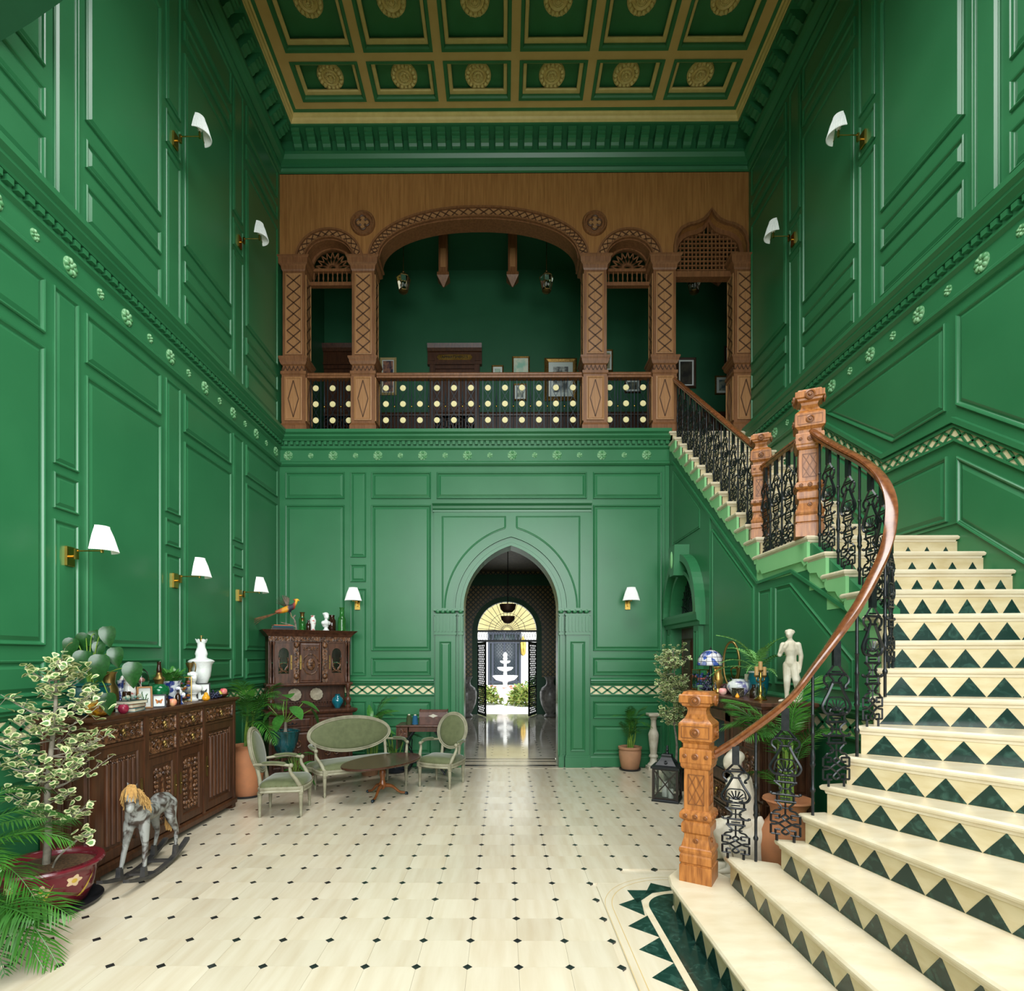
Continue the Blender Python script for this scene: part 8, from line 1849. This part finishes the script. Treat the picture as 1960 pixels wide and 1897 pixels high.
mr_ = N_.new('ShaderNodeMapRange'); mr_.inputs[1].default_value = -0.2; mr_.inputs[2].default_value = 0.19; nt_.links.new(ad.outputs[0], mr_.inputs[0]); cr_ = N_.new('ShaderNodeValToRGB'); E = cr_.color_ramp.elements
E[0].position = 0.0; E[0].color = (0.20,0.09,0.03,1); E[1].position = 1.0; E[1].color = (0.72,0.46,0.03,1)
for p_, c_ in ((0.18,(0.35,0.06,0.02,1)),(0.30,(0.62,0.26,0.01,1)),(0.45,(0.66,0.30,0.01,1)),(0.52,(0.02,0.02,0.05,1)),(0.66,(0.03,0.02,0.03,1)),(0.74,(0.32,0.03,0.02,1)),(0.80,(0.72,0.40,0.02,1))): e_ = E.new(p_); e_.color = c_
nt_.links.new(mr_.outputs[0], cr_.inputs[0]); nt_.links.new(cr_.outputs[0], b_.inputs['Base Color']); b_.inputs['Roughness'].default_value = 0.6
obj('bird_body', remesh(mb,0.007,3,'bird_body',m_), None, pe); TAILM = mat('tail_feathers',(0.26,0.13,0.055),(0.10,0.05,0.025),rough=0.6,scale=30); mb = MB()
for k in range(9):
    o_ = (k-4)*0.006; L = 0.52-0.045*abs(k-4); mb.tube(bez([(-0.15,o_,0.27),(-0.28,o_*1.5,0.225-abs(o_)),(-0.15-L*0.7,o_*1.2,0.15),(-0.15-L,o_*0.4,0.06)],5),[0.010,0.012,0.012,0.011,0.011,0.010,0.010,0.009,0.009,0.008,0.007,0.007,0.006,0.005,0.004,0.002],5,flat=0.5)
obj('tail', mb, TAILM, pe); mb = MB()
for k in range(11):
    a = math.radians(70+9*k); L = 0.15+0.035*math.sin(k*0.3); mb.tube([(-0.02,0.03,0.345),(-0.03+L*0.55*math.cos(a),0.045,0.36+L*0.5*math.sin(a)),(-0.04+L*math.cos(a),0.06,0.36+L*math.sin(a))],[0.006,0.013,0.006],5,flat=0.35)
obj('wing', mb, mat('wing_feathers',(0.16,0.11,0.075),(0.07,0.05,0.035),rough=0.6,scale=30), pe)
mb = MB()
for y in (-0.014,0.014): mb.tube([(0.015,y,0.27),(0.03,y,0.22),(0.05,y,0.185)],0.005,5)
obj('bird_leg', mb, mat('bird_leg',(0.30,0.22,0.10),rough=0.6), pe)
mb = MB().tube(bez([(0.11,0.04,0.0),(0.10,0.03,0.07),(0.08,0.0,0.15),(0.06,0,0.19),(0.09,0,0.23)],6),[0.016]*12+[0.012]*13,7); mb.tube(bez([(0.10,0.03,0.05),(0.0,0.01,0.085),(-0.12,-0.01,0.115)],5),[0.012]*6+[0.006]*5,6); obj('branch', mb, BARK, pe)
for (x,y,s,lb) in ((-0.105,0.17,1.0,'larger green glass vase with brass neck on the hutch'),(-0.125,0.05,0.66,'smaller green glass vase with brass neck on the hutch')):
    item('green_glass_vase',lb,'vase',hp(x,y,HZ),[('glass_body',lt([(0.045*s,0),(0.052*s,0.006),(0.052*s,0.17*s),(0.03*s,0.215*s)],24),GLASSG),('brass_neck',lt([(0.031*s,0.21*s),(0.03*s,0.265*s),(0.045*s,0.28*s),(0.04*s,0.283*s),(0.026*s,0.265*s)],20),BRASSD)],0,GH)
item('dark_bottle','small dark brown bottle beside the floral vase on the hutch','bottle',hp(-0.035,0.06,HZ),[('bottle_body',lt([(0.032,0),(0.035,0.005),(0.035,0.10),(0.016,0.12),(0.015,0.14),(0.02,0.142),(0.02,0.155),(0,0.156)],20),GLASSB)],0,GH)
item('floral_vase','white baluster vase painted with red flowers on the hutch','vase',hp(0.045,0.13,HZ),[('vase_body',lt([(0.032,0),(0.035,0.008),(0.03,0.04),(0.048,0.12),(0.05,0.16),(0.032,0.195),(0.026,0.215),(0.038,0.235),(0.034,0.235),(0.022,0.215)],24),FLORAL)],0,GH)
bust('white curly haired bust on top of the hutch',hp(0.24,0.10,HZ),HR+0.5,0.97,GH)
item('brown_jar','dark brown apothecary jar behind the bust on the hutch','jar',hp(0.355,0.19,HZ),[('jar_body',lt([(0.055,0),(0.06,0.006),(0.06,0.17),(0.04,0.20),(0.038,0.235),(0.045,0.24),(0.045,0.255),(0.036,0.255)],24),GLASSB)],0,GH)
item('green_bottle','tall green glass bottle vase at the right end of the hutch','bottle',hp(0.50,0.14,HZ),[('bottle_body',lt([(0.055,0),(0.062,0.006),(0.062,0.18),(0.055,0.215),(0.036,0.24),(0.033,0.36),(0.044,0.372),(0.044,0.38),(0.03,0.378)],28),GLASSG)],0,GH)
item('teal_vase','glossy round teal vase on the hutch counter','vase',hp(0.42,0.10,1.0105),[('vase_body',lt([(0.04,0),(0.045,0.008),(0.085,0.08),(0.09,0.115),(0.075,0.155),(0.042,0.18),(0.038,0.20),(0.05,0.215),(0.044,0.215),(0.03,0.2)],32),TEAL)],0,GH)
for x, lb in ((-0.20,'pale fluted dish standing left in the hutch niche'),(0.13,'pale fluted dish standing right in the hutch niche')):
    mb = MB().lathe([(0.0,0.0),(0.05,0.004),(0.085,0.016),(0.10,0.02),(0.098,0.026),(0.05,0.012),(0,0.008)],n=48,mod=lambda a,z: 1+0.03*math.cos(12*a)); v = hp(x,0.285,1.122)
    tag(obj('fluted_dish', mb, mat('pale_stone_dish',(0.42,0.36,0.25),(0.28,0.24,0.16),rough=0.6,scale=25), None, (v[0],v[1],v[2]+0.10), (math.radians(78),0,HR)), lb, 'dish', GH)
# ---------------------------------------------------------------- on the right cabinet
CZ_ = RCH+0.0005; GC = 'ornaments on the display cabinet'
terrarium('flower_case','brass edged glass case of blue flowers on the display cabinet',(2.33,6.50,CZ_),0.16,0.16,0.24,0.2,(FB1,FB4,FB1,FB3,TEAL),GC)
item('green_box','pale green card box in front of the blue flower case','box',(2.30,6.34,CZ_),[('box_body',MB().bx(-0.05,0.05,-0.07,0.07,0,0.06),mat('pale_green_card',(0.20,0.36,0.20),rough=0.7)),('box_lid',MB().bx(-0.053,0.053,-0.073,0.073,0.045,0.066),mat('pale_green_lid',(0.24,0.40,0.24),rough=0.7))],0.1,GC)
grapes('bunch of black grapes on the display cabinet',(2.27,6.20,CZ_),70,(0.02,0.045,0.06),GC)
STG = mat('stained_glass',(0.05,0.10,0.36),(0.62,0.60,0.62),rough=0.25,scale=16,kind='cells',lo=0.35,hi=0.6)
tl = thing('stained_glass_lamp', 'table lamp with blue and white stained glass dome shade', 'table lamp', (2.40,6.42,CZ_), 0, GC)
obj('lamp_base', lt([(0.07,0),(0.075,0.012),(0.04,0.03),(0.018,0.06),(0.016,0.30)],20), BLACK, tl)
obj('lamp_shade', lt([(0.148,0.29),(0.15,0.295),(0.145,0.34),(0.128,0.39),(0.095,0.435),(0.05,0.462),(0.015,0.47)],28), STG, tl)
mb = MB()
for k in range(14):
    a = 2*PI*k/14; mb.tube([(r_*math.cos(a),r_*math.sin(a),z_) for r_,z_ in ((0.151,0.295),(0.146,0.34),(0.129,0.39),(0.096,0.436),(0.05,0.463))],0.0022,4)
for r_,z_ in ((0.151,0.294),(0.146,0.34),(0.129,0.39),(0.096,0.436)): mb.tube([(r_*math.cos(2*PI*k/28),r_*math.sin(2*PI*k/28),z_) for k in range(28)],0.0022,4,closed=True)
obj('lead_lines', mb, BLACK, tl); obj('finial', lt([(0.016,0.47),(0.02,0.478),(0.006,0.49),(0.009,0.50),(0,0.515)],10), BLACK, tl)
mi = thing('oval_mirror', 'oval dressing mirror in a carved gilt frame', 'mirror', (2.50,6.08,CZ_), math.radians(-62), GC)
obj('mirror_frame', MB().tube([(0.105*math.cos(t_),0,0.31+0.245*math.sin(t_)) for t_ in [2*PI*k/36 for k in range(36)]],0.014,8,closed=True), BRASSD, mi); obj('mirror_glass', MB().prism(ellipse(0.10,0.24,36,0.31),LF,-0.003,0.003), mat('mirror_silver',(0.8,0.8,0.8),rough=0.03,metal=1.0), mi); obj('mirror_foot', MB().stack([(0.08,0.05,0),(0.075,0.045,0.02),(0.015,0.012,0.05),(0.012,0.01,0.07)]), BRASSD, mi)
mb = MB()
for s_ in (-1,1): mb.tube(bez([(s_*0.05,0,0.27),(s_*0.10,0,0.26),(s_*0.09,0,0.18),(s_*0.05,0,0.14)],5),0.007,6)
item('gold_ewer','gilded two handled vase on the display cabinet','vase',(2.33,6.02,CZ_),[('vase_body',lt([(0.045,0),(0.05,0.015),(0.022,0.05),(0.05,0.11),(0.055,0.16),(0.036,0.21),(0.04,0.26),(0.062,0.285),(0.055,0.285),(0.03,0.25)],24),mat('gilded',(0.52,0.33,0.10),(0.36,0.20,0.05),rough=0.32,metal=0.7,scale=20)),('handle',mb,BRASS)],0.9,GC)
item('glass_vial','slim glass vial with amber liquid','bottle',(2.27,5.95,CZ_),[('vial',lt([(0.018,0),(0.02,0.004),(0.02,0.08),(0.011,0.1),(0.011,0.12),(0.017,0.125),(0.012,0.125)],16),GLASS),('liquid',lt([(0.017,0.004),(0.017,0.04),(0,0.04)],14),mat('amber_liquid',(0.55,0.22,0.02),rough=0.2))],0,GC)
item('dark_berries','bowl of dark berries behind the pink apple','berries',(2.40,5.90,CZ_),[('berry_heap',remesh(MB().ball((0,0,0.03),0.05,10,8).ball((0.04,0.02,0.05),0.05,10,8).ball((-0.03,0.03,0.06),0.05,10,8),0.008,2,'berry_heap',mat('dark_berry',(0.05,0.012,0.016),(0.02,0.006,0.008),rough=0.35,scale=60,kind='voronoi',bump=1.0)),None)],0,GC)
fruit('apple','pink and white apple on the display cabinet',(2.27,5.74,CZ_),0.042,0.07,mat('pale_pink_apple',(0.72,0.20,0.24),(0.72,0.50,0.38),rough=0.35,scale=8),False,GC)
item('ginger_jar','round white porcelain jar with lilac and green flowers','jar',(2.40,5.66,CZ_),[('jar_body',lt([(0.06,0),(0.065,0.008),(0.10,0.05),(0.115,0.09),(0.10,0.13),(0.062,0.152),(0.062,0.165),(0.055,0.165),(0.05,0.15)],32),LILAC)],0,GC)
item('silver_box','small pierced metal trinket box','box',(2.30,5.44,CZ_),[('box_body',MB().cbx((0,0,0.04),(0.08,0.08,0.075),0.006),mat('pewter_box',(0.22,0.19,0.13),(0.06,0.05,0.035),rough=0.35,metal=0.7,scale=50,bump=0.8)),('box_lid',MB().cbx((0,0,0.082),(0.084,0.084,0.012),0.003),MATS['pewter_box'])],0.2,GC)
fruit('pear','tiny orange pear at the front of the display cabinet',(2.235,5.30,CZ_),0.02,0.045,ORNG,True,GC)
item('brown_bottle','small dark brown bottle beside the clear glass jar','bottle',(2.40,5.32,CZ_),[('bottle_body',lt([(0.035,0),(0.038,0.005),(0.038,0.07),(0.016,0.10),(0.014,0.12),(0.022,0.125),(0.018,0.128)],18),GLASSB)],0,GC)
item('clear_jar','clear apothecary jar with a wide neck','jar',(2.39,5.16,CZ_),[('glass_body',lt([(0.045,0),(0.048,0.005),(0.048,0.10),(0.034,0.115),(0.032,0.135),(0.04,0.145),(0.034,0.145),(0.028,0.13),(0.042,0.10),(0.042,0.008),(0,0.008)],24),GLASS)],0,GC)
sf = thing('staghorn_fern', 'lobed fern in a glossy turquoise pot on the display cabinet', 'potted fern', (2.55,5.55,CZ_), 0, GC)
obj('pot', lt([(0.07,0),(0.075,0.01),(0.095,0.10),(0.10,0.18),(0.088,0.225),(0.09,0.235),(0.082,0.235)],32), TEAL, sf); obj('pot_rim', lt([(0.088,0.232),(0.095,0.24),(0.092,0.25),(0.08,0.248)],28), WHITE, sf); obj('soil', lt([(0.083,0.235),(0,0.245)],14), SOIL, sf)
def lobed(L, n, w, seed):
    q = random.Random(seed); mb = MB(); P = [Vector((L*t_, 0, L*(0.75*t_-0.75*t_*t_))) for t_ in [k/n for k in range(n+1)]]; mb.tube(P,[0.004]*(n+1),5)
    for k in range(n//4, n):
        T = (P[k+1]-P[k]).normalized(); t_ = k/n
        for sd in (-1,1):
            d = Vector((0.55,sd*0.83,0.05)).normalized(); s = w*math.sin(PI*min(1,0.25+0.75*t_))**0.7; a_ = P[k]; e = a_+d*s+Vector((0,0,-0.15*s)); nn = Vector((0.8,-sd*0.5,0)).normalized(); m1 = a_+d*s*0.6
            mb.add([a_-T*0.012,a_+T*0.012,m1+nn*s*0.16,e,m1-nn*s*0.16],[(0,1,2,3,4)])
    return mb.mesh('lobed_frond', False)
LOB = [lobed(0.55,14,0.10,i) for i in range(2)]; 
for me in LOB: me.materials.append(mat('fern_pale',(0.10,0.27,0.05),(0.16,0.36,0.10),rough=0.4,scale=8))
for az, tl_2, sc in ((170,0.75,1.0),(190,0.2,0.8),(150,-0.1,0.85),(-100,0.7,0.7),(-70,0.4,0.75),(-60,0.9,0.8),(120,0.6,0.8),(-130,0.0,0.7),(95,0.8,0.6),(-85,-0.1,0.6)):
    o = obj('lobed_frond', LOB[abs(az) % 2], None, sf, (0,0,0.235)); o.rotation_euler = (0,-tl_2,math.radians(az)); o.scale = (sc,)*3
cdl = thing('candelabra', 'brass three branch candlestick with brown candles', 'candlestick', (2.33,5.03,CZ_), math.radians(40), GC)
obj('stem', lt([(0.055,0),(0.058,0.01),(0.03,0.03),(0.012,0.05),(0.018,0.08),(0.010,0.11),(0.010,0.19),(0.016,0.20),(0.010,0.22),(0.012,0.26)],18), BRASS, cdl)
for x, z in ((-0.075,0.23),(0,0.275),(0.075,0.225)):
    if x: obj('arm', MB().tube(bez([(0,0,0.19),(x*0.5,0,0.165),(x,0,0.18),(x,0,z-0.01)],5),0.005,6), BRASSD, cdl)
    obj('cup', lt([(0.012,z-0.02),(0.022,z-0.012),(0.024,z)],14,(x,0,0)), BRASSD, cdl); obj('candle', lt([(0.018,z-0.005),(0.018,z+0.075),(0,z+0.078)],16,(x,0,0)), mat('tan_wax',(0.38,0.22,0.08),rough=0.5), cdl)
t = thing('leaning_book', 'cream bound book standing against the wall behind the ginger jar', 'book', (2.60,5.84,CZ_), 0.2, GC); obj('cover', MB().bx(-0.03,0.03,-0.055,0.055,0,0.005).bx(-0.03,-0.026,-0.055,0.055,0,0.21).bx(0.026,0.03,-0.055,0.055,0,0.21).bx(-0.03,0.03,-0.058,-0.053,0,0.21), PAPER, t); obj('pages', MB().bx(-0.026,0.026,-0.05,0.05,0.005,0.205), WHITEP, t)
# standing marble figure, classical and draped over one arm
sm_ = thing('standing_statue', 'white marble standing figure of a youth at the near end of the display cabinet', 'statue', (2.555,4.94,CZ_), math.radians(-35), GC); mb = MB()
limb(mb, [(0,0,0.335),(0.006,0,0.40),(0.0,-0.004,0.455),(-0.002,-0.002,0.50)], [0.050,0.043,0.054,0.050]); limb(mb, [(0,0,0.53),(-0.004,-0.004,0.56)], [0.022,0.019]); mb.ball((-0.008,-0.010,0.595),1,12,10,(0.030,0.035,0.042)); mb.ball((-0.006,0.002,0.612),1,12,8,(0.037,0.037,0.03)); mb.ball((-0.012,-0.045,0.59),1,6,5,(0.006,0.008,0.009))
for k in range(10): a = 2*PI*k/10; mb.ball((-0.006+0.034*math.cos(a),0.004+0.034*math.sin(a),0.612+0.012*math.sin(2*a)),0.011,6,4)
limb(mb, [(-0.022,0,0.32),(-0.026,-0.01,0.18),(-0.030,0,0.05),(-0.03,0,0.02)], [0.042,0.031,0.018,0.016]); limb(mb, [(-0.03,0,0.015),(-0.034,-0.045,0.012)], [0.016,0.011])
limb(mb, [(0.026,0,0.32),(0.05,-0.035,0.185),(0.055,0.02,0.06),(0.055,0.02,0.025)], [0.042,0.030,0.018,0.015]); limb(mb, [(0.055,0.02,0.018),(0.07,-0.025,0.013)], [0.015,0.011])
limb(mb, [(-0.06,0,0.50),(-0.085,-0.02,0.41),(-0.04,-0.055,0.475),(-0.02,-0.05,0.505)], [0.026,0.020,0.016,0.014])
limb(mb, [(0.06,0,0.50),(0.082,0.01,0.40),(0.078,-0.01,0.31),(0.075,-0.015,0.285)], [0.026,0.021,0.015,0.015])
for k in range(4): limb(mb, [(0.072+0.004*k,-0.018-0.006*k,0.285),(0.07+0.004*k,-0.024-0.006*k,0.255)], [0.006,0.0045]); limb(mb, [(-0.02-0.007*k,-0.052,0.505),(-0.012-0.006*k,-0.045,0.528)], [0.006,0.0045])
obj('figure', remesh(mb,0.0058,3,'figure',MARB), None, sm_); mb = MB(); mb.tube(bez([(0.06,0.045,0.0),(0.065,0.05,0.10),(0.05,0.04,0.22)],5),[0.03]*6+[0.022]*5,8); obj('tree_support', mb, MARB, sm_); obj('plinth', MB().stack([(0.085,0.075,0),(0.085,0.075,0.008),(0.08,0.07,0.0115)]), MARB, sm_)
